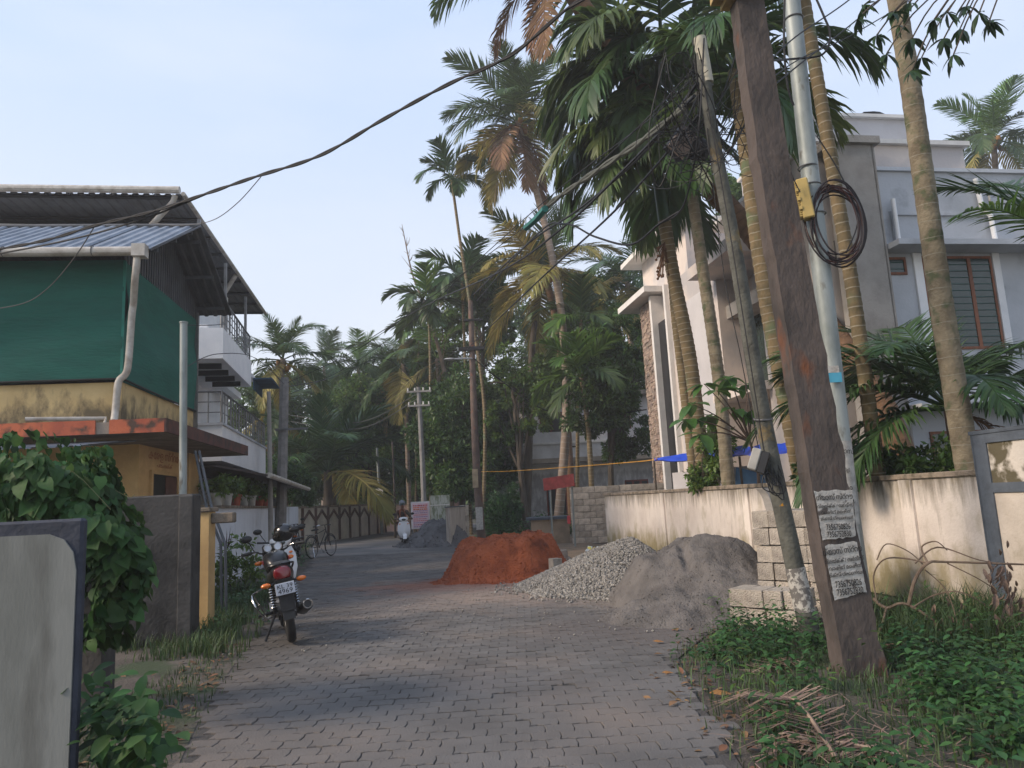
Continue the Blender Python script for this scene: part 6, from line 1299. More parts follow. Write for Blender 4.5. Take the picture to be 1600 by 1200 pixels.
# notices, flat print on paper, set proud of the post face
def notice(root, pix, Yf, lines, lab, th=.004):
    q = [W(x, y, Y) for (x, y), Y in zip(pix, Yf)]; n = (q[1]-q[0]).cross(q[3]-q[0]).normalized()
    if n.y > 0: n = -n
    mb = MB(); nx, ny = 10, 14; vs = []; r = random.Random(len(lines)+int(pix[0][0]))
    for j in range(ny+1):
        for i in range(nx+1):
            u, v = i/nx, j/ny; e = r.uniform(-.02, .02) if i in (0, nx) or j in (0, ny) else 0
            p = q[0].lerp(q[1], u+(e if i in (0, nx) else 0)*.6).lerp(q[3].lerp(q[2], u+(e if i in (0, nx) else 0)*.6), v+(e if j in (0, ny) else 0)); vs.append(p+n*(.004+.003*noise.noise(Vector((u*5, v*6, r.seed and 1)))))
    mb.add(vs, [(j*(nx+1)+i, j*(nx+1)+i+1, (j+1)*(nx+1)+i+1, (j+1)*(nx+1)+i) for j in range(ny) for i in range(nx)]); o = mb.build('paper_notice', m_paper, root, False, lab)
    ux = (q[1]-q[0]); W_ = ux.length; ux.normalize(); uy = (q[0]-q[3]); Hh = uy.length; uy.normalize(); uz = ux.cross(uy).normalized(); uy = uz.cross(ux)
    for s, v, size, sx in lines:
        c = q[0].lerp(q[1], .5).lerp(q[3].lerp(q[2], .5), v)+n*.010
        Mx = Matrix(((ux.x, uy.x, uz.x, c.x), (ux.y, uy.y, uz.y, c.y), (ux.z, uy.z, uz.z, c.z), (0, 0, 0, 1))); text_obj('print', s, size*Hh, Mx, m_ink, root, sx)
ln = [('ഗ്യാസ് സ്റ്റൗ', .14, .15, .72), ('വിലയ്ക്ക് / സർവീസ്', .32, .10, .75), ('വാഷിങ് മെഷീൻ', .45, .10, .8), ('മിക്സി ഗ്രൈൻഡർ', .58, .09, .8), ('7356750826', .76, .17, .62), ('7356752830', .91, .17, .62)]
notice(post, [(1272, 768), (1331, 765), (1337, 838), (1285, 845)], (5.91, 5.94, 5.94, 5.91), ln, 'upper torn grey notice with large phone numbers')
notice(post, [(1288, 852), (1338, 846), (1354, 925), (1303, 938)], (5.90, 5.93, 5.93, 5.90), ln, 'lower torn grey notice with large phone numbers')
# thin post
tp = [W(1268, 1000, 7.4), W(1232, 840, 7.45), W(1190, 640, 7.5), W(1150, 400, 7.55), W(1112, 200, 7.6), W(1093, 60, 7.6)]; tp[0].z = -.03
t2 = thing('thin_leaning_post', tp[0], 'thin leaning grey green post with pale tip and tangled cables', 'power pole'); P = smooth_pts(tp, 8); mb = MB(); mb.tube(P, [lerp(.095, .062, i/(len(P)-1)) for i in range(len(P))], 14); mb.build('post_body', m_thin, t2, 60)
P2 = smooth_pts([W(1105, 130, 7.6), W(1093, 60, 7.6)], 3); mb = MB(); mb.tube(P2, .070, 14); mb.build('pale_tip', m_cap if False else mat('pale_tip_paint', (.45, .42, .33), .8), t2, True)
for a, b, m_ in ((.30, .335, mat('white_strip_paper', (.40, .38, .34), .9, c2=(.13, .12, .11), scale=14, mixlo=.46, mixhi=.52)),):
    i0, i1 = 3, 7; mb = MB(); mb.tube(P[i0:i1], [.0955-.0003*k for k in range(i1-i0)], 14); mb.build('peeling_paper', m_, t2, True)
mb = MB(); mb.ball(tuple(W(1224, 790, 7.40)), (.045, .022, .06), 12); mb.v = [(x+.02*noise.noise(Vector((x*30, z*30, 1))), y, z+.02*noise.noise(Vector((x*30, z*30, 5)))) for x, y, z in mb.v]; mb.build('lichen_patch', mat('orange_lichen', (.42, .20, .02), .95, c2=(.25, .14, .03), scale=20), t2, True)
for y in (655, 740): c = W(1192 if y == 655 else 1208, y, 7.5); mb = MB(); mb.torus((0, 0, 0), .09, .012, 16, 6, 'z', T(*c) @ rot('X', 12)); mb.build('binding', m_wiregrey, t2)
# galvanised pole
gp_ = [W(1352, 990, 7.6), W(1322, 760, 7.6), W(1290, 480, 7.6), W(1262, 240, 7.6), W(1237, 0, 7.6), W(1230, -90, 7.6)]; gp_[0].z = -.03
t3 = thing('galvanised_pole', gp_[0], 'tall galvanised steel pole with a yellow box and cable coil', 'pole'); P = smooth_pts(gp_, 8); mb = MB(); mb.tube(P, [lerp(.103, .088, i/(len(P)-1)) for i in range(len(P))], 18); mb.build('pole_tube', m_galv, t3, 60)
mb = MB(); mb.tube([W(1337, 900, 7.6)+Vector((0, -.003, 0)), W(1321, 765, 7.6)+Vector((0, -.003, 0)), W(1313, 690, 7.6)+Vector((0, -.003, 0))], .1045, 18); mb.build('paper_strip', mat('pole_paper', (.47, .46, .43), .9, c2=(.3, .29, .27), scale=12), t3, True)
for s, y, x, z in (('ഗ്യാസ്', 705, 1318, .07), ('വിളി', 735, 1322, .05), ('69', 765, 1327, .09), ('64', 785, 1330, .09), ('7356', 830, 1333, .05)):
    c = W(x, y, 7.47); text_obj('print', s, z, T(*c) @ rot('Y', 6) @ rot('X', 90), m_ink, t3, .8)
for px_, py_ in ((1262, 262), (1267, 290), (1275, 335), (1240, 30)): c = W(px_, py_, 7.6); mb = MB(); mb.torus((0, 0, 0), .099, .009, 18, 6, 'z', T(*c)); mb.build('steel_band', m_steel, t3)
c = W(1304, 590, 7.48); mb = MB(); mb.box(-.07, -.012, -.05, .07, 0, .05, T(*c)); mb.build('blue_sticker', mat('cyan_sticker', (.07, .32, .45), .6), t3)
mb = MB(); mb.box(-.07, -.013, .05, .05, 0, .12, T(*c)); mb.build('sticker_remnant', m_paper, t3)
# yellow junction box
c = W(1253, 313, 7.5); t = thing('junction_box', c, 'yellow ribbed cable junction box clamped to the galvanised pole', 'junction box'); m_yb = mat('yellow_box_plastic', (.50, .37, .13), .55, var=.15); MB_ = T(*c) @ rot('Y', -5) @ rot('Z', -18)
mb = MB(); mb.box(-.03, -.07, -.22, .09, .07, .22, MB_, bev=.012); mb.build('box_body', m_yb, t)
mb = MB(); mb.box(-.095, -.06, -.20, -.033, .06, .21, MB_, bev=.01); mb.build('box_door', m_yb, t)
for k in range(18): mb = MB(); mb.box(-.105, -.068, -.19+k*.0215, -.03, -.060, -.181+k*.0215, MB_); mb.build('rib', m_yb, t)
for z in (-.1, 0, .1): mb = MB(); mb.box(-.05, -.085, z-.018, -.02, -.0685, z+.018, MB_); mb.build('latch', m_yb, t)
# coil of cable
c = W(1305, 350, 7.5); t = thing('cable_coil', c, 'hanging coil of dark brown cable beside the yellow box', 'cable coil'); m_cb = mat('brown_cable', (.018, .012, .013), .5); rq = random.Random(3)
for k in range(11):
    R_ = .40+rq.uniform(-.05, .05); pts = []; ph = rq.uniform(0, 6); ox, oy, oz = rq.uniform(-.03, .05), rq.uniform(-.04, .05), rq.uniform(-.03, .03)
    for i in range(33):
        a = 2*math.pi*i/32; pts.append(c+Vector((ox+.66*R_*math.cos(a)*(1+.04*math.sin(3*a+ph)), oy+.05*math.sin(a+ph), oz+R_*1.02*math.sin(a)*(1+.03*math.cos(2*a+ph)))))
    mb = MB(); mb.tube(pts, .0085, 6); mb.uv = {}; mb.build('loop', m_cb if k % 3 else mat('red_brown_cable', (.05, .02, .018), .5), t, True)
mb = MB(); 
for a in (95, 262): mb.torus((0, 0, 0), .035, .008, 10, 5, 'x', T(*(c+Vector((.26*math.cos(math.radians(a)), 0, .41*math.sin(math.radians(a)))))))
mb.build('tie', m_wire, t)
# terminal boxes: wooden one up in the tangle, grey one on the thin post
c = W(1066, 222, 8.3); t = thing('wooden_terminal_box', c, 'tilted weathered wooden box hanging in the cable tangle', 'terminal box'); Mb = T(*c) @ rot('Y', 38) @ rot('Z', 20); m_wb = mat('weathered_wood', (.30, .235, .20), .85, c2=(.19, .145, .12), scale=5, stretch=(1, 1, 6))
for k in range(3): mb = MB(); mb.box(-.12+k*.082, -.03, -.17, -.12+k*.082+.079, .0, .17, Mb); mb.build('plank', m_wb, t)
mb = MB(); mb.box(-.12, .003, -.17, .12, .12, .17, Mb); mb.build('box_body', m_black, t)
mb = MB(); mb.ball((c.x+.2, c.y+.1, c.z-.05), (.17, .12, .15), 10); o = mb.build('cable_splice', m_wire, t, True)
c = W(1188, 722, 7.35); t = thing('splitter_box', c, 'small grey cable splitter box tied to the thin leaning post', 'splitter box'); Mb = T(*c) @ rot('Y', 22) @ rot('Z', -25)
mb = MB(); mb.box(-.10, -.05, -.10, -.01, .06, .12, Mb, bev=.01); mb.build('box_cover', mat('grey_plastic', (.34, .33, .30), .6), t); mb = MB(); mb.box(-.008, -.04, -.11, .07, .06, .11, Mb, bev=.006); mb.build('box_back', m_black, t)
rq = random.Random(5)
for k in range(6): a = c+Vector((.03, -.02, -.08)); q = [a, a+Vector((rq.uniform(-.05, .1), -.03, rq.uniform(-.25, -.1))), a+Vector((rq.uniform(.05, .18), -.02, rq.uniform(-.32, -.15))), W(1205+rq.uniform(-3, 3), 700+rq.uniform(0, 60), 7.45)]; mb = MB(); mb.tube(smooth_pts(q, 5), .006, 5); mb.uv = {}; mb.build('lead', m_wire, t, True)
t = thing('short_stump', W(1200, 830, 8.2).xy.to_3d(), 'short square concrete stump leaning at the wall behind the blocks', 'stump'); slab_pole([Vector((W(1222, 850, 8.9).x, 8.9, 0)), W(1212, 800, 8.8), W(1195, 762, 8.8)], (.16, .15), (.14, .14), 5, .3, .008).build('stump_body', m_concrete, t)
# -- far poles
def pole_far(name, label, pts, r0, r1, m, n=8):
    P = [W(*q) for q in pts]; P[0].z = 0; t = thing(name, P[0], label, 'power pole'); Q = smooth_pts(P, 5); mb = MB(); mb.tube(Q, [lerp(r0, r1, i/(len(Q)-1)) for i in range(len(Q))], n); mb.build('pole_body', m, t, True); return t, P
tc, Pc = pole_far('central_power_pole', 'tall rust streaked power pole standing centre behind the red heap', [(752, 835, 30.5), (743, 700, 30.5), (738, 560, 30.5), (735, 470, 30.5)], .19, .10, m_rusty, 10)
c = W(748, 752, 30.2); mb = MB(); mb.box(c.x-.25, c.y-.06, c.z-.25, c.x-.02, c.y, c.z+.5); mb.build('yellow_plate', mat('dirty_yellow_plate', (.40, .31, .2), .8, var=.3), tc)
mb = MB(); c = W(749, 806, 30.2); mb.box(c.x-.14, c.y-.06, c.z-.55, c.x+.14, c.y-.03, c.z+.35); mb.build('pasted_papers', m_paper, tc)
mb = MB(); c = W(736, 545, 30.4); mb.box(c.x-.5, c.y-.1, c.z-.07, c.x+.55, c.y+.1, c.z+.08); mb.build('crossarm', m_wire, tc)
mb = MB(); c = W(737, 500, 30.4); mb.box(c.x-.35, c.y-.05, c.z-.04, c.x+.45, c.y+.05, c.z+.04); mb.build('crossarm', m_wire, tc)
mb = MB(); mb.tube(px((738, 560, 30.4), (722, 560, 30.2), (700, 562, 30)), .035, 6); mb.ball(tuple(W(702, 561, 30)), (.24, .10, .05), 8); mb.uv = {}; mb.build('street_lamp', mat('lamp_grey', (.42, .42, .42), .5), tc, True)
td, Pd = pole_far('crossarm_pole', 'grey concrete pole with two crossarms beside the notice board', [(664, 830, 33), (660, 720, 33), (654, 605, 33)], .13, .10, mat('grey_pole', (.28, .27, .255), .85, c2=(.2, .19, .18), scale=4))
for y, l in ((612, .55), (634, .5)):
    c = W(655, y, 33); mb = MB(); mb.box(c.x-l, c.y-.12, c.z-.04, c.x+l, c.y-.05, c.z+.04); a = mb.build('crossarm', m_concrete, td)
    for dx in (-l+.05, -.18, .2, l-.05): mb = MB(); mb.cyl((c.x+dx, c.y-.09, c.z+.04), (c.x+dx, c.y-.09, c.z+.17), .035, 6); mb.build('insulator', m_whitetrim, a)
te, Pe = pole_far('steel_lane_pole', 'thin steel pole with blue and white plates at the bend', [(597, 832, 43), (593, 770, 43), (589, 700, 43)], .10, .07, m_galv)
for y, m_ in ((768, m_whitetrim), (778, mat('blue_plate', (.08, .15, .36), .6))): c = W(593, y, 42.8); mb = MB(); mb.box(c.x-.22, c.y-.02, c.z-.2, c.x+.2, c.y, c.z+.16); mb.build('plate', m_, te)
pole_far('thin_wooden_pole', 'thin dark stick pole rising behind the scooter rider', [(618, 840, 36), (616, 760, 36), (613, 690, 36)], .06, .045, m_bark)
pf, Pf = pole_far('lane_power_pole', 'weathered concrete power pole beside the bluish lane wall', [(437, 868, 23), (441, 740, 23), (444, 620, 23), (445, 590, 23)], .175, .125, mat('pale_pole', (.235, .225, .215), .9, c2=(.15, .145, .14), scale=4, bump=.5))
c = W(443, 671, 22.8); mb = MB(); mb.box(c.x-.25, c.y-.03, c.z-.03, c.x+.75, c.y+.03, c.z+.03); mb.build('bracket_arm', m_steel, pf)
pole_far('thin_lane_pole', 'slimmer grey pole just left of the lane power pole', [(424, 878, 20), (422, 740, 20), (420, 612, 20)], .075, .055, m_concrete)
# ================================================================ WIRES
def wire(label, pts, r, m=m_wire, twist=0, name='wire', cat='cable', k=8):
    P = smooth_pts([W(*q) if len(q) == 3 else q for q in pts], k)
    t = MB()
    if twist:
        for ph in (0, math.pi):
            Q = []; s = 0
            for i, p in enumerate(P):
                if i: s += (p-P[i-1]).length
                Q.append(p+Vector((math.cos(s*twist+ph)*.2, 0, math.sin(s*twist+ph)))*r*.9)
            t.tube(Q, r, 7)
    else: t.tube(P, r, 6)
    t.uv = {}; o = t.build(name, m, None, True); return tag(o, label, cat)
wire('thick twisted black cable sweeping from the top centre to the left roof', [(1160, -75, 6.3), (1000, -40, 6.6), (895, 8, 7.0), (800, 85, 7.4), (700, 132, 7.8), (600, 186, 8.2), (500, 243, 8.6), (400, 276, 9.0), (330, 300, 9.3), (240, 330, 9.7), (150, 352, 10.0), (60, 378, 10.3), (-80, 402, 10.7)], .014, twist=7, name='cable', k=14)
wire('second dark cable drooping along the front roof edge', [(330, 300, 9.3), (230, 340, 9.8), (120, 372, 10.1), (0, 396, 10.4), (-90, 410, 10.6)], .014)
wire('thin grey wire from the thick cable down to the roof ridge', [(408, 276, 9.0), (370, 318, 9.6), (330, 345, 10.4), (280, 352, 11), (235, 348, 11.3)], .006, m_wiregrey)
wire('grey wire looping in front of the green net', [(150, 350, 10), (118, 400, 10.3), (75, 450, 10.6), (30, 476, 10.8), (-60, 488, 11)], .008, m_wiregrey)
WR = [('service wire from the near post to the lamp of the central pole', [(1090, 130, 7.6), (1000, 245, 10), (900, 330, 13), (820, 385, 17), (740, 460, 30), ], .022), ('lower service wire crossing in front of the golden palm', [(1085, 150, 7.6), (980, 260, 10), (880, 355, 13), (780, 425, 18), (660, 480, 30), (560, 540, 40)], .022),
      ('wire running from the tangle down past the slender areca', [(1095, 110, 7.6), (1010, 190, 9.5), (880, 290, 13), (760, 395, 17), (640, 505, 22), (540, 575, 26), (443, 620, 23)], .010), ('highest thin line between the near posts and the lane pole', [(1100, 90, 7.6), (980, 215, 10), (850, 330, 14), (700, 445, 18), (560, 545, 22), (445, 600, 23)], .009),
      ('slack wire hanging to the right of the big palm crown', [(1062, 330, 8.6), (1030, 350, 9), (985, 382, 10), (930, 370, 11), (880, 350, 12), (830, 375, 15), (745, 470, 30)], .016), ('long low wire over the dark broadleaf tree', [(1092, 180, 7.6), (960, 330, 11), (840, 440, 16), (730, 545, 30)], .018)]
for l, p, r in WR: wire(l, p, r)
wire('bundle of sheathed cables sagging left from the thin post', [(1112, 130, 7.6), (1060, 175, 8), (1000, 222, 8.8), (940, 262, 9.8), (860, 318, 11.5), (830, 350, 13)], .028, m_cap if False else mat('grey_sheath', (.085, .09, .075), .7), twist=5, name='cable_bundle')
wire('green sleeved joint in the cable bundle over the palm trunk', [(852, 326, 11.6), (838, 342, 12.2), (822, 356, 12.8)], .06, mat('green_sleeve', (.02, .13, .11), .6), name='cable_sleeve')
rq = random.Random(77); tg = thing('cable_tangle', W(1090, 180, 7.6), 'chaotic tangle of loose black cables around the post tops', 'cable tangle')
for k in range(46):
    a = W(1095+rq.gauss(0, 14), 120+rq.gauss(0, 60), 7.55+rq.uniform(-.2, .3)); b = W(1075+rq.gauss(0, 36), 225+rq.gauss(0, 40), 8.0+rq.uniform(-.4, .5)); c = W(rq.choice([1150, 1165, 1090, 1040]), rq.uniform(60, 260), rq.uniform(6.6, 8.4)); q = [a, a.lerp(b, .5)+Vector((rq.uniform(-.3, .3), rq.uniform(-.2, .2), rq.uniform(-.35, .1))), b, b.lerp(c, .5)+Vector((rq.uniform(-.2, .3), 0, rq.uniform(-.45, 0))), c]
    mb = MB(); mb.tube(smooth_pts(q, 6), rq.choice([.004, .005, .007]), 5); mb.uv = {}; mb.build('loose_cable', m_wire, tg, True)
for k in range(9):
    c = W(1085+rq.gauss(0, 18), 200+rq.gauss(0, 45), 7.7); R_ = rq.uniform(.10, .2); mb = MB(); mb.tube([c+Vector((R_*math.cos(a*.39), rq.uniform(-.02, .02), R_*math.sin(a*.39)*1.2)) for a in range(17)], .005, 5); mb.uv = {}; mb.build('loose_loop', m_wire, tg, True)
for l, p, r in [('black cable dropping down the middle of the near post gap', [(1100, 60, 7.5), (1092, 200, 7.5), (1075, 300, 8), (1058, 335, 8.6), (1030, 350, 9)], .010), ('wire from the post top slanting to the upper right', [(1190, 110, 6.3), (1240, 60, 6.9), (1320, 5, 7.6), (1400, -60, 8.2)], .008), ('second wire slanting to the upper right', [(1190, 150, 6.3), (1250, 100, 6.9), (1340, 30, 7.8), (1420, -40, 8.4)], .008),
                ('lowest wire slanting up across the galvanised pole', [(1195, 130, 6.3), (1250, 92, 7.3), (1330, 55, 8), (1440, -10, 9)], .007), ('looping black cable at the galvanised pole top', [(1228, -60, 7.4), (1225, 60, 7.3), (1230, 130, 7.35), (1240, 165, 7.4)], .012), ('big drooping loop of cable right of the galvanised pole', [(1258, -40, 7.45), (1285, 20, 7.4), (1297, 55, 7.4), (1285, 85, 7.4), (1240, 92, 7.4), (1195, 95, 6.5)], .012),
                ('thin wire running down beside the thin leaning post', [(1098, 120, 7.55), (1135, 330, 7.45), (1165, 520, 7.4), (1190, 680, 7.38), (1200, 745, 7.38)], .006), ('second thin drop wire beside the thin leaning post', [(1105, 200, 7.55), (1130, 420, 7.6), (1158, 560, 7.5), (1185, 700, 7.42)], .005),
                ('brown cable leading from the coil up to the pole', [(1322, 395, 7.5), (1340, 340, 7.5), (1312, 270, 7.5), (1276, 212, 7.5)], .007), ('cable from the wooden box down to the yellow box', [(1195, 140, 6.3), (1215, 220, 7), (1238, 275, 7.35), (1250, 300, 7.4)], .006), ('service wire crossing low over the old house', [(740, 560, 30.3), (790, 600, 31), (850, 640, 31.5), (925, 650, 31), (1010, 640, 28)], .022)]: wire(l, p, r)
wire('orange string tied from the central pole to the blue tarpaulin', [(752, 737, 30), (800, 736, 28), (900, 729, 24), (1000, 721, 20), (1026, 717, 18.4)], .012, mat('orange_string', (.55, .27, .03), .7), cat='string', name='string')
for k, (y0, y1) in enumerate(((658, 664), (668, 674))): wire(('upper far wire crossing to the double crossarm pole', 'lower far wire crossing to the double crossarm pole')[k], [(450, y0-10, 40), (560, y0+2, 37), (654, y1-52 if k else y1-50, 33)], .016, m_wiregrey)
wire('wire from the lane pole to the steel pole across the white balcony', [(444, 600, 22.8), (400, 560, 18), (340, 553, 14), (288, 575, 11)], .008); wire('upper wire from the steel pole to the green net roof', [(288, 508, 11), (330, 508, 12.5), (352, 506, 15)], .007); wire('wire sagging behind the thin lane pole', [(444, 605, 23), (520, 590, 30), (600, 560, 33), (654, 605, 33)], .014)
# blue tarpaulin
t = thing('blue_tarpaulin', W(1130, 720, 15).xy.to_3d(), 'bright blue tarpaulin stretched low behind the wall', 'tarpaulin'); vs = []; nx = 24
pA = [(1022, 716, 18.6), (1085, 706, 17.2), (1160, 698, 15.4), (1200, 694, 14.6), (1252, 688, 13.9)]; pB = [(1024, 719, 18.4), (1085, 720, 16.6), (1160, 712, 14.8), (1200, 710, 14.1), (1252, 705, 13.6)]
SA_, SB_ = smooth_pts([W(*q) for q in pA], 8), smooth_pts([W(*q) for q in pB], 8); mb = MB(); n = len(SA_)
for j in range(7):
    for i in range(n): f = j/6; p = SA_[i].lerp(SB_[i], f); vs.append(p+Vector((0, 0, .05*noise.noise(Vector((i*.35, j*.5, 1)))-.04*math.sin(math.pi*f))))
mb.add(vs, [(j*n+i, j*n+i+1, (j+1)*n+i+1, (j+1)*n+i) for j in range(6) for i in range(n-1)]); mb.build('tarp_sheet', mat('blue_tarp', (.012, .05, .42), .45, var=.2), t, True)
mb = MB(); 
for i in (0, n//2, n-1): q = SB_[i]; mb.cyl((q.x, q.y+.2, 0), (q.x, q.y+.2, q.z), .025, 6)
mb.build('support_stick', m_bark, t)
mb = MB(); vs = []
for j in range(8):
    for i in range(10): vs.append(W(1150-i*1.2+j*7, 730+j*1.5, 15.2)+Vector((0, .1*noise.noise(Vector((i, j, 1))), -.9*i/9)))
mb.add(vs, [(j*10+i, j*10+i+1, (j+1)*10+i+1, (j+1)*10+i) for j in range(7) for i in range(9)]); mb.build('hanging_net', mat('blue_net', (.06, .14, .25), .7), t, True)
# ================================================================ MOTORCYCLE (local: y forward, x right, z up, rear axle over y=0)
m_tyre = mat('tyre_rubber', (.022, .021, .02), .85, var=.3, scale=14); m_bk = mat('black_paint', (.012, .012, .013), .28, var=.1); m_chr = mat('chrome', (.55, .55, .55), .18, metal=1, var=.1); m_alu = mat('dull_alloy', (.28, .28, .28), .4, metal=.8, var=.2, scale=9)
m_tl = mat('red_tail_lens', (.16, .008, .012), .15, spec=.7, var=.2); m_or = mat('orange_lens', (.75, .17, .01), .2, spec=.7, var=.1); m_plate = mat('white_plate', (.66, .68, .74), .5, var=.04); m_rp = mat('red_paint', (.35, .03, .03), .3, var=.1); m_seat = mat('vinyl_seat', (.02, .02, .02), .6, bump=.3, bscale=90)
def wheel(root, y, R_, w_, name='wheel', mag=True, M=None):
    M = M or Matrix.Identity(4); mb = MB(); mb.torus((0, y, R_), R_-w_*.5, w_*.5, 36, 10, 'x', M)
    mb.v = [tuple(v) for v in mb.v]; wh = mb.build(name, m_tyre, root, True, world=False)
    mb = MB()
    for sx in (-1, 1): mb.torus((sx*w_*.22, y, R_), R_-w_*1.0, .012, 32, 6, 'x', M)
    mb.lathe([(R_-w_*1.0, -w_*.22), (R_-w_*1.05, 0), (R_-w_*1.0, w_*.22)], 32, M @ T(0, y, R_), 'x'); mb.build('rim', m_alu, wh, True, world=False)
    mb = MB()
    for k in range(6 if mag else 12):
        a = k*math.pi/(3 if mag else 6); d = Vector((0, math.cos(a), math.sin(a))); mb.tube([M @ (Vector((0, y, R_))+d*.03), M @ (Vector((0, y, R_))+d*(R_-w_))], .014 if mag else .004, 5)
    mb.cyl(M @ Vector((-.05, y, R_)), M @ Vector((.05, y, R_)), .045 if mag else .03, 12); mb.uv = {}; mb.build('hub', m_alu, wh, True, world=False); return wh
def P_(root, name, m, fn, smooth=True, label=None):
    mb = MB(); fn(mb); mb.uv = {}; return mb.build(name, m, root, smooth, label, world=False)
def loft(mb, secs, n=14):
    """body of elliptic sections: (y, z, half width, half height)"""
    vs = []
    for y, z, a, b in secs:
        for k in range(n):
            th = 2*math.pi*k/n; c, s = math.cos(th), math.sin(th); vs.append((a*abs(c)**.8*(1 if c > 0 else -1), y, z+b*abs(s)**.8*(1 if s > 0 else -1)))
    m = len(secs); mb.add(vs, [(i*n+k, i*n+(k+1) % n, (i+1)*n+(k+1) % n, (i+1)*n+k)[::-1] for i in range(m-1) for k in range(n)]+[tuple(range(n)), tuple(range((m-1)*n, m*n))[::-1]])
def motorcycle(label, loc, rz, lean=0, plate=True, col=m_bk):
    r = thing('motorcycle', (0, 0, 0), label, 'motorcycle')
    wheel(r, 0, .305, .10); wheel(r, 1.27, .305, .085)
    P_(r, 'rear_fender', m_bk, lambda b: b.add([(sx*.062, .30*math.cos(a)*1.06*-1 if False else -.36*math.sin(a), .305+.36*math.cos(a)) for a in [(-.5+k*.26) for k in range(9)] for sx in (-1, -.6, .6, 1)], [(4*i+j, 4*i+j+1, 4*i+j+5, 4*i+j+4) for i in range(8) for j in range(3)]))
    P_(r, 'mud_flap', m_seat, lambda b: b.add([(-.085, -.36, .68), (.085, -.36, .68), (.075, -.40, .40), (-.075, -.40, .40), (-.085, -.34, .68), (.085, -.34, .68), (.075, -.385, .40), (-.075, -.385, .40)], [(0, 3, 2, 1), (4, 5, 6, 7), (0, 1, 5, 4), (1, 2, 6, 5), (2, 3, 7, 6), (3, 0, 4, 7)]), False)
    P_(r, 'front_fender', col, lambda b: b.add([(sx*.055, 1.27+.35*math.sin(a), .305+.35*math.cos(a)) for a in [(-1.1+k*.26) for k in range(9)] for sx in (-1, -.6, .6, 1)], [(4*i+j, 4*i+j+1, 4*i+j+5, 4*i+j+4) for i in range(8) for j in range(3)]))
    tail = P_(r, 'tail_cowl', col, lambda b: loft(b, [(-.34, .80, .07, .035), (-.31, .82, .105, .065), (-.18, .80, .125, .075), (0, .76, .14, .09), (.22, .72, .15, .10), (.4, .68, .13, .09)]))
    P_(tail, 'tail_light', m_tl, lambda b: loft(b, [(-.375, .79, .065, .045), (-.355, .795, .09, .07), (-.30, .80, .098, .078)]))
    pl_ = P_(r, 'number_plate', m_plate, lambda b: b.box(-.10, -.402, .575, .10, -.395, .70, bev=.003), False)
    if plate:
        for s, z in (('KL 39', .662), ('4969', .610)):
            me = text_mesh(s, .060 if z > .65 else .068, 'registration'); me.materials.clear(); me.materials.append(m_ink); me.transform(T(0, -.405, z) @ rot('X', 90) @ Matrix.Diagonal((1.15, 1, 1, 1))); o = bpy.data.objects.new('registration', me); COL.objects.link(o); o.parent = pl_
    P_(r, 'plate_holder', m_bk, lambda b: b.box(-.09, -.394, .56, .09, -.33, .74), False)
    for sx in (-1, 1):
        P_(r, 'turn_signal', m_or, lambda b: b.ball((sx*.185, -.33, .70), (.055, .035, .028), 12)); P_(r, 'signal_stalk', m_bk, lambda b: b.cyl((sx*.06, -.32, .71), (sx*.14, -.33, .70), .012, 8))
        P_(r, 'turn_signal', m_or, lambda b: b.ball((sx*.19, 1.08, .86), (.05, .03, .028), 12))
        P_(r, 'shock_absorber', m_bk, lambda b: b.tube([(sx*.125, .03, .34), (sx*.125, .10, .66)], .02, 8))
        sp = []; 
        for k in range(60): a = k*.84; f = k/59; sp.append((sx*.125+.032*math.cos(a), lerp(.04, .095, f)+.032*math.sin(a)*.9, lerp(.40, .62, f)))
        P_(r, 'shock_spring', m_chr, lambda b: b.tube(sp, .006, 5))
        P_(r, 'swingarm', m_bk, lambda b: b.box(sx*.085-.015, -.03, .275, sx*.085+.015, .5, .33), False)
        P_(r, 'grab_rail', m_bk, lambda b: b.tube(smooth_pts([(sx*.13, .1, .80), (sx*.14, -.12, .86), (sx*.115, -.30, .89), (0, -.35, .90)], 4), .012, 8))
        P_(r, 'foot_peg', m_bk, lambda b: b.cyl((sx*.12, .30, .33), (sx*.30, .28, .33), .018, 8)); P_(r, 'fork', m_chr, lambda b: b.tube([(sx*.085, 1.27, .305), (sx*.085, 1.02, .86)], .020, 10))
        P_(r, 'handle_grip', m_seat, lambda b: b.cyl((sx*.25, .86, 1.02), (sx*.37, .80, 1.015), .019, 10))
        P_(r, 'side_panel', col, lambda b: b.add([(sx*.14, .12, .74), (sx*.15, .45, .70), (sx*.14, .42, .50), (sx*.13, .2, .54), (sx*.12, .12, .74), (sx*.12, .45, .70), (sx*.11, .42, .50), (sx*.10, .2, .54)], [(0, 1, 2, 3), (7, 6, 5, 4), (0, 4, 5, 1), (1, 5, 6, 2), (2, 6, 7, 3), (3, 7, 4, 0)]), False)
    for sx in (-1, 1): P_(r, 'mirror', m_bk, lambda b: (b.tube([(sx*.22, .87, 1.02), (sx*.27, .88, 1.16)], .007, 6), b.ball((sx*.29, .89, 1.19), (.07, .02, .045), 10)))
    P_(r, 'seat', m_seat, lambda b: loft(b, [(-.26, .885, .07, .02), (-.2, .885, .115, .035), (.1, .86, .125, .045), (.2, .83, .13, .04), (.45, .80, .12, .045), (.56, .82, .08, .03)]))
    tank = P_(r, 'fuel_tank', col, lambda b: loft(b, [(.50, .80, .08, .07), (.56, .83, .125, .10), (.72, .87, .155, .12), (.88, .88, .15, .11), (.98, .86, .11, .08), (1.02, .85, .06, .05)]))
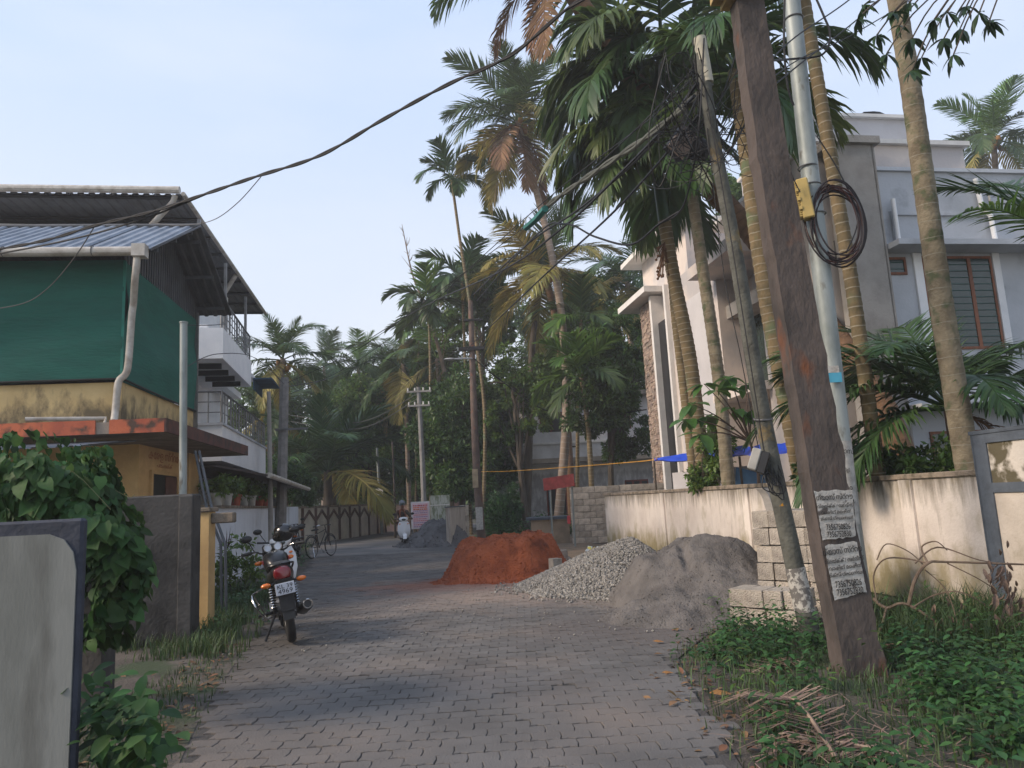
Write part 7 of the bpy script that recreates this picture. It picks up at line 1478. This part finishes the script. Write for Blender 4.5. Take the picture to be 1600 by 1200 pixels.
    P_(tank, 'tank_stripe', m_rp, lambda b: [b.box(sx*.150-.006, .62, .86, sx*.150+.006, .9, .90) for sx in (-1, 1)], False); P_(tank, 'filler_cap', m_chr, lambda b: b.cyl((0, .74, .975), (0, .74, .995), .035, 12))
    P_(r, 'engine', m_alu, lambda b: (b.box(-.13, .45, .24, .13, .80, .44, bev=.03), b.cyl((-.16, .52, .33), (.16, .52, .33), .095, 16)))
    P_(r, 'cylinder_fins', m_bk, lambda b: [b.box(-.10, .70, .44+k*.026, .10, .86, .455+k*.026) for k in range(8)], False)
    P_(r, 'frame_tube', m_bk, lambda b: (b.tube([(0, 1.02, .92), (0, .88, .6), (0, .84, .3), (0, .5, .22)], .022, 8), b.tube([(0, 1.0, .90), (0, .4, .70), (0, -.2, .74)], .022, 8)))
    ex = P_(r, 'exhaust_pipe', m_chr, lambda b: b.tube(smooth_pts([(.06, .86, .5), (.08, .93, .36), (.13, .80, .24), (.15, .45, .25)], 4), .022, 8)); P_(ex, 'silencer', m_bk, lambda b: b.tube([(.15, .45, .25), (.17, .36, .27), (.19, .25, .29), (.21, -.25, .40), (.21, -.30, .41)], [.025, .04, .058, .062, .048], 14)); P_(ex, 'silencer_tip', m_chr, lambda b: b.torus((.21, -.302, .411), .045, .010, 14, 6, 'y')); P_(ex, 'heat_guard', m_alu, lambda b: b.box(.255, -.2, .36, .272, .2, .39), False)
    P_(r, 'chain_guard', m_bk, lambda b: b.box(-.115, .02, .36, -.095, .5, .40), False)
    P_(r, 'saree_guard', m_chr, lambda b: (b.tube(smooth_pts([(-.15, .28, .64), (-.30, .2, .60), (-.34, .0, .58), (-.30, -.1, .44), (-.22, .05, .30)], 4), .011, 8), b.tube([(-.32, .06, .585), (-.22, .18, .32)], .008, 6), b.tube([(-.16, .2, .30), (-.26, .1, .30), (-.26, .34, .29)], .012, 6)))
    P_(r, 'side_stand', m_bk, lambda b: (b.tube([(-.12, .42, .28), (-.27, .34, .03)], .014, 8), b.box(-.31, .31, .015, -.24, .38, .028)))
    P_(r, 'handlebar', m_chr, lambda b: b.tube(smooth_pts([(-.36, .81, 1.015), (-.22, .88, 1.02), (-.12, .97, .97), (.12, .97, .97), (.22, .88, 1.02), (.36, .81, 1.015)], 3), .011, 8))
    hl = P_(r, 'headlamp_cowl', m_bk, lambda b: loft(b, [(.97, .97, .10, .05), (1.02, .96, .135, .09), (1.12, .93, .125, .11), (1.22, .90, .09, .09), (1.25, .89, .06, .06)])); P_(hl, 'headlamp', m_glass, lambda b: b.ball((0, 1.23, .89), (.07, .04, .07), 12))
    cl_ = P_(r, 'instrument_cluster', m_bk, lambda b: b.box(-.125, .93, .985, .125, 1.0, 1.075, bev=.02), False)
    for sx in (-1, 1): P_(cl_, 'dial', m_plate, lambda b: b.lathe([(0, 0), (.042, 0), (.042, .006), (0, .006)], 16, T(sx*.06, .928, 1.03) @ rot('X', 0), 'y')); P_(cl_, 'dial_bezel', m_chr, lambda b: b.torus((sx*.06, .926, 1.03), .045, .006, 16, 6, 'y'))
    for sx in (-1, 1): P_(r, 'lever', m_alu, lambda b: b.tube([(sx*.22, .90, 1.01), (sx*.36, .87, .99)], .007, 6))
    r.rotation_euler = (0, math.radians(lean), math.radians(rz)); r.location = loc; return r
g = G(455, 1008); motorcycle('black motorcycle parked on its side stand at the left roadside, seen from behind', (g.x, g.y+.04, .022), 21, -9)
g = G(458, 877); mk = motorcycle('far dark motorcycle parked by the lane wall beside the bicycle', (g.x-.15, g.y+.5, .015), 8, -6, plate=False, col=m_bk)
# scooter, local y forward
m_sw = mat('white_scooter_paint', (.66, .66, .66), .25, var=.04)
def scooter(label, loc, rz, lean=0):
    r = thing('scooter', (0, 0, 0), label, 'scooter'); wheel(r, 0, .22, .10, mag=False); wheel(r, 1.23, .22, .09, mag=False)
    P_(r, 'front_apron', m_sw, lambda b: b.add([(x*wd_, y+dy*(1-abs(x))*.12, z) for y, z, wd_, dy in ((1.02, .33, .13, 1), (1.05, .45, .20, 1), (1.02, .60, .235, 1), (.96, .78, .225, 1), (.90, .92, .16, 1)) for x in (-1, -.6, 0, .6, 1)]+[(x*wd_, y-.04, z) for y, z, wd_, dy in ((1.02, .33, .13, 1), (1.05, .45, .20, 1), (1.02, .60, .235, 1), (.96, .78, .225, 1), (.90, .92, .16, 1)) for x in (-1, -.6, 0, .6, 1)],
       [(5*i+j, 5*i+j+1, 5*i+j+6, 5*i+j+5) for i in range(4) for j in range(4)]+[(25+5*i+j, 25+5*i+j+5, 25+5*i+j+6, 25+5*i+j+1) for i in range(4) for j in range(4)]+[(5*i, 5*i+5, 5*i+30, 5*i+25) for i in range(4)]+[(5*i+4, 5*i+29, 5*i+34, 5*i+9) for i in range(4)]))
    P_(r, 'front_fender', m_sw, lambda b: b.add([(sx*.07, 1.23+.27*math.sin(a), .22+.27*math.cos(a)) for a in [(-.9+k*.27) for k in range(9)] for sx in (-1, -.6, .6, 1)], [(4*i+j, 4*i+j+1, 4*i+j+5, 4*i+j+4) for i in range(8) for j in range(3)]))
    P_(r, 'floorboard', m_bk, lambda b: b.box(-.16, .45, .27, .16, 1.0, .32, bev=.01), False)
    P_(r, 'body', m_sw, lambda b: loft(b, [(-.32, .66, .08, .06), (-.25, .62, .15, .12), (0, .58, .19, .17), (.25, .55, .18, .17), (.42, .50, .12, .18), (.46, .48, .08, .14)]))
    P_(r, 'seat', m_seat, lambda b: loft(b, [(-.28, .76, .10, .03), (-.1, .79, .15, .045), (.2, .77, .15, .045), (.42, .76, .11, .04), (.46, .75, .05, .02)]))
    hd = P_(r, 'handle_cowl', m_sw, lambda b: loft(b, [(.80, 1.0, .10, .05), (.86, 1.01, .17, .075), (.94, 1.0, .16, .08), (1.0, .98, .10, .055)])); P_(hd, 'headlamp', m_glass, lambda b: b.ball((0, .985, .985), (.09, .04, .045), 12))
    P_(r, 'handlebar', m_bk, lambda b: b.tube([(-.35, .80, 1.02), (-.15, .87, 1.0), (.15, .87, 1.0), (.35, .80, 1.02)], .016, 8))
    for sx in (-1, 1):
        P_(r, 'mirror', m_bk, lambda b: (b.tube([(sx*.22, .86, 1.02), (sx*.30, .88, 1.16)], .007, 6), b.ball((sx*.33, .89, 1.19), (.07, .02, .045), 10))); P_(r, 'turn_signal', m_or, lambda b: b.ball((sx*.15, 1.01, .83), (.03, .02, .02), 8)); P_(r, 'fork', m_bk, lambda b: b.tube([(sx*.06, 1.23, .22), (sx*.05, 1.0, .6)], .016, 8))
    P_(r, 'apron_grille', m_bk, lambda b: b.box(-.06, 1.085, .40, .06, 1.14, .47), False); P_(r, 'tail_light', m_tl, lambda b: b.ball((0, -.33, .66), (.09, .02, .035), 10)); P_(r, 'engine', m_alu, lambda b: b.box(-.14, -.12, .14, -.06, .4, .3, bev=.02))
    r.rotation_euler = (0, math.radians(lean), math.radians(rz)); r.location = loc; return r
g = G(626, 847); gx, gy = g.x, 29.0; sc_p = W(622, 846, 27.5); SC = (G(622, 848).x*27.5/G(622, 848).y, 27.5)
scooter('white scooter ridden towards the camera at the bend', (SC[0]-.02, SC[1]+1.25, .0), 180+12, 0)
pk = W(437, 880, 11.2); scooter('white scooter parked beyond the black motorcycle with a helmet on it', (pk.x-.40, 12.8, 0.01), 180+16, 4)
# helmet resting on the parked scooter
c = W(443, 832, 11.0); t = thing('black_helmet', c, 'shiny black full face helmet hung on the parked scooter handlebar', 'helmet'); m_hel = mat('black_gloss', (.012, .012, .013), .12, var=.1, spec=.6)
MHm = T(*c) @ rot('Z', 65) @ rot('X', -8)
mb = MB(); mb.ball((0, 0, 0), (.135, .165, .13), 22, MHm); mb.build('shell', m_hel, t, True); mb = MB(); mb.ball((0, .055, -.045), (.122, .135, .085), 18, MHm); mb.build('chin_bar', m_hel, t, True); mb = MB(); mb.ball((0, .075, .012), (.120, .105, .055), 18, MHm); mb.build('visor', m_glass, t, True)
# bicycle
def bicycle(loc, rz):
    r = thing('bicycle', (0, 0, 0), 'black roadster bicycle standing by the lane wall', 'bicycle')
    for y in (0, 1.08):
        mb = MB(); mb.torus((0, y, .34), .325, .018, 36, 6, 'x'); w_ = mb.build('wheel', m_tyre, r, True, world=False); mb = MB()
        for k in range(18): a = k*math.pi/9; mb.tube([(0, y, .34), (0, y+.31*math.cos(a), .34+.31*math.sin(a))], .003, 3)
        mb.torus((0, y, .34), .305, .008, 32, 5, 'x'); mb.uv = {}; mb.build('spokes', m_alu, w_, world=False)
        P_(r, 'mudguard', m_bk, lambda b: b.tube([(0, y+.37*math.cos(a), .34+.37*math.sin(a)) for a in [k*.22+.5 for k in range(11)]], .014, 5))
    P_(r, 'frame', m_bk, lambda b: [b.tube(q, .015, 7) for q in ([(0, 0, .34), (0, .42, .30), (0, .32, .82)], [(0, 0, .34), (0, .34, .72)], [(0, .42, .30), (0, .86, .82)], [(0, .34, .74), (0, .86, .86)], [(0, 1.08, .34), (0, .86, .84), (0, .82, .98)])])
    P_(r, 'saddle', m_seat, lambda b: loft(b, [(.16, .86, .09, .025), (.28, .87, .08, .03), (.42, .87, .025, .02)])); P_(r, 'handlebar', m_chr, lambda b: b.tube(smooth_pts([(-.28, .68, .98), (-.22, .82, 1.0), (0, .86, 1.0), (.22, .82, 1.0), (.28, .68, .98)], 3), .012, 7))
    for sx in (-1, 1): P_(r, 'grip', m_seat, lambda b: b.cyl((sx*.27, .72, .985), (sx*.29, .60, .97), .018, 8))
    P_(r, 'pedal_crank', m_alu, lambda b: (b.tube([(.06, .42, .30), (.07, .52, .16)], .010, 6), b.box(.07, .47, .14, .17, .57, .165), b.tube([(-.06, .42, .30), (-.07, .32, .44)], .010, 6), b.box(-.17, .27, .42, -.07, .37, .445))); P_(r, 'carrier', m_alu, lambda b: (b.box(-.07, -.18, .72, .07, .25, .735), b.tube([(-.05, -.1, .72), (-.05, 0, .34)], .006, 5), b.tube([(.05, -.1, .72), (.05, 0, .34)], .006, 5)))
    P_(r, 'stand', m_chr, lambda b: b.tube([(.06, -.02, .34), (.16, -.1, .01)], .01, 6)); r.rotation_euler = (0, math.radians(-4), math.radians(rz)); r.location = loc; return r
g = G(492, 873); bicycle((g.x-.05, g.y-.1, .012), -18)
# ================================================================ RIDER
def skin_fig(name, m, parent, verts, edges, radii, root=0, sub=1, label=None):
    me = bpy.data.meshes.new(name); me.from_pydata([tuple(v) for v in verts], edges, []); me.materials.append(m)
    o = bpy.data.objects.new(name, me); COL.objects.link(o); sk = o.modifiers.new('skin', 'SKIN'); sk.use_smooth_shade = True
    for i, r in enumerate(radii): me.skin_vertices[0].data[i].radius = r if hasattr(r, '__len__') else (r, r)
    for i in range(len(radii)): me.skin_vertices[0].data[i].use_root = (i == root)
    s = o.modifiers.new('sub', 'SUBSURF'); s.levels = s.render_levels = sub
    dg = bpy.context.evaluated_depsgraph_get(); em = bpy.data.meshes.new_from_object(o.evaluated_get(dg)); em.name = name; bpy.data.objects.remove(o)
    em.materials.clear(); em.materials.append(m); em.polygons.foreach_set('use_smooth', [True]*len(em.polygons)); q = bpy.data.objects.new(name, em); COL.objects.link(q); q.parent = parent
    if label: q['label'] = label
    return q
m_skin = mat('brown_skin', (.22, .11, .065), .6, var=.1); m_cloth = mat('dark_olive_cloth', (.028, .035, .022), .9, c2=(.09, .030, .022), scale=6); m_pants = mat('maroon_cloth', (.075, .018, .022), .9, var=.3, scale=8); m_shawl = mat('rust_shawl', (.22, .07, .035), .9, var=.3, scale=9)
rd = thing('person', (0, 0, 0), 'rider in dark green jacket, rust shawl and grey helmet on the moving scooter', 'person')
# whole body: pelvis, spine, neck, head, legs, arms with hands
V = [(0, .12, .86), (0, .12, 1.02), (0, .14, 1.18), (0, .15, 1.33), (0, .17, 1.42), (0, .19, 1.53), (0, .19, 1.62)]; E = [(0, 1), (1, 2), (2, 3), (3, 4), (4, 5), (5, 6)]; Rr = [(.16, .13), (.14, .11), (.15, .11), (.15, .09), .05, .085, .08]
for sx in (-1, 1):
    b = len(V); V += [(sx*.09, .16, .83), (sx*.12, .55, .80), (sx*.11, .66, .40), (sx*.11, .80, .34)]; E += [(0, b), (b, b+1), (b+1, b+2), (b+2, b+3)]; Rr += [.09, .065, .045, .035]
    b = len(V); V += [(sx*.17, .15, 1.32), (sx*.26, .34, 1.14), (sx*.30, .66, 1.04), (sx*.30, .74, 1.035)]; E += [(3, b), (b, b+1), (b+1, b+2), (b+2, b+3)]; Rr += [.055, .042, .028, (.035, .018)]
skin_fig('body', m_skin, rd, V, E, Rr, 0, 1)
Vj = [V[0], V[1], V[2], V[3], (0, .16, 1.40)]; Ej = [(0, 1), (1, 2), (2, 3), (3, 4)]; Rj = [(.18, .15), (.16, .13), (.17, .13), (.165, .105), .065]
for sx in (-1, 1): b = len(Vj); Vj += [(sx*.175, .15, 1.32), (sx*.26, .34, 1.14), (sx*.30, .60, 1.05)]; Ej += [(3, b), (b, b+1), (b+1, b+2)]; Rj += [.068, .055, .040]
skin_fig('jacket', m_cloth, rd, Vj, Ej, Rj, 0, 1)
Vp = [(0, .12, .86)]; Ep = []; Rp = [(.175, .14)]
for sx in (-1, 1): b = len(Vp); Vp += [(sx*.09, .16, .83), (sx*.12, .55, .80), (sx*.11, .66, .42)]; Ep += [(0, b), (b, b+1), (b+1, b+2)]; Rp += [.10, .078, .062]
skin_fig('trousers', m_pants, rd, Vp, Ep, Rp, 0, 1)
Vf = []; Ef = []; Rf = []
for sx in (-1, 1):
    for k in range(4): b = len(Vf); x = sx*(.275+.020*k); Vf += [(x, .745, 1.045), (x, .80-.004*k, 1.048), (x, .815, 1.025), (x, .80, 1.005)]; Ef += [(b, b+1), (b+1, b+2), (b+2, b+3)]; Rf += [.010, .009, .0085, .007]
    b = len(Vf); Vf += [(sx*.265, .72, 1.03), (sx*.25, .77, 1.015), (sx*.255, .80, 1.00)]; Ef += [(b, b+1), (b+1, b+2)]; Rf += [.011, .010, .008]
mb = MB()
for a, b in Ef: mb.tube([Vf[a], Vf[b]], [Rf[a], Rf[b]], 6)
mb.uv = {}; mb.build('fingers', m_skin, rd, True, world=False)
P_(rd, 'shoe', m_bk, lambda b: [loft(b, [(.66, .35, .03, .03), (.74, .355, .045, .035), (.88, .345, .045, .025), (.93, .34, .02, .015)])]).location = (.11, 0, 0); P_(rd, 'shoe', m_bk, lambda b: [loft(b, [(.66, .35, .03, .03), (.74, .355, .045, .035), (.88, .345, .045, .025), (.93, .34, .02, .015)])]).location = (-.11, 0, 0)
P_(rd, 'shawl', m_shawl, lambda b: b.tube(smooth_pts([(-.12, .26, 1.12), (-.08, .27, 1.28), (-.02, .22, 1.38), (.08, .24, 1.36), (.10, .28, 1.2), (.07, .30, 1.02)], 4), .055, 8, ell=.5))
hm = P_(rd, 'helmet', mat('grey_helmet', (.16, .17, .19), .25, var=.1), lambda b: b.ball((0, .19, 1.63), (.125, .145, .13), 16)); P_(hm, 'visor', m_glass, lambda b: b.ball((0, .25, 1.61), (.10, .10, .06), 14))
P_(rd, 'face', m_skin, lambda b: (b.ball((0, .235, 1.565), (.07, .075, .09), 12), b.ball((0, .312, 1.565), (.012, .016, .02), 6)))
P_(rd, 'mouth', m_rp, lambda b: b.ball((0, .306, 1.525), (.022, .006, .006), 6))
rd.location = (SC[0]-.02, SC[1]+1.25, -.04); rd.rotation_euler = (0, 0, math.radians(192))

# ================================================================ THIN HAZE
hz_m = bpy.data.materials.new('haze'); hz_m.use_nodes = True; ht = hz_m.node_tree; ht.nodes.remove(ht.nodes['Principled BSDF'])
pv = ht.nodes.new('ShaderNodeVolumePrincipled'); pv.inputs['Color'].default_value = (.92, .92, .93, 1); pv.inputs['Density'].default_value = .0020; pv.inputs['Anisotropy'].default_value = .2
ht.links.new(pv.outputs[0], ht.nodes['Material Output'].inputs['Volume'])
mb = MB(); mb.box(-95, -20, -1.1, 95, 130, 24); o = mb.build('haze', hz_m, None); tag(o, 'thin pale air haze filling the lane and everything beyond', 'haze', kind='stuff')

# ================================================================ GROUPS OF LIKE THINGS
GR = {'coconut_palm': 'coconut palms along the lane', 'areca_palm': 'areca palms along the lane', 'broadleaf_tree': 'broadleaf trees behind the lane', 'potted_plant': 'potted plants on the lane wall', 'cement_block': 'loose cement blocks', 'block_stack': 'stacks of cement blocks', 'fallen_leaf': 'fallen leaves on the pavers', 'dry_frond': 'dry fronds on the verge', 'wire': 'overhead wires', 'cable': 'thick overhead cables', 'motorcycle': 'parked motorcycles', 'scooter': 'white scooters', 'bent_pipe': 'dark pipes by the gatepost'}
POLES = ('central_power_pole', 'crossarm_pole', 'steel_lane_pole', 'thin_wooden_pole', 'lane_power_pole', 'thin_lane_pole')
for o in list(COL.objects):
    if o.parent is None and 'label' in o:
        k = o.name.split('.')[0]
        if k in GR: o['group'] = GR[k]
        elif k in POLES: o['group'] = 'poles along the far lane'
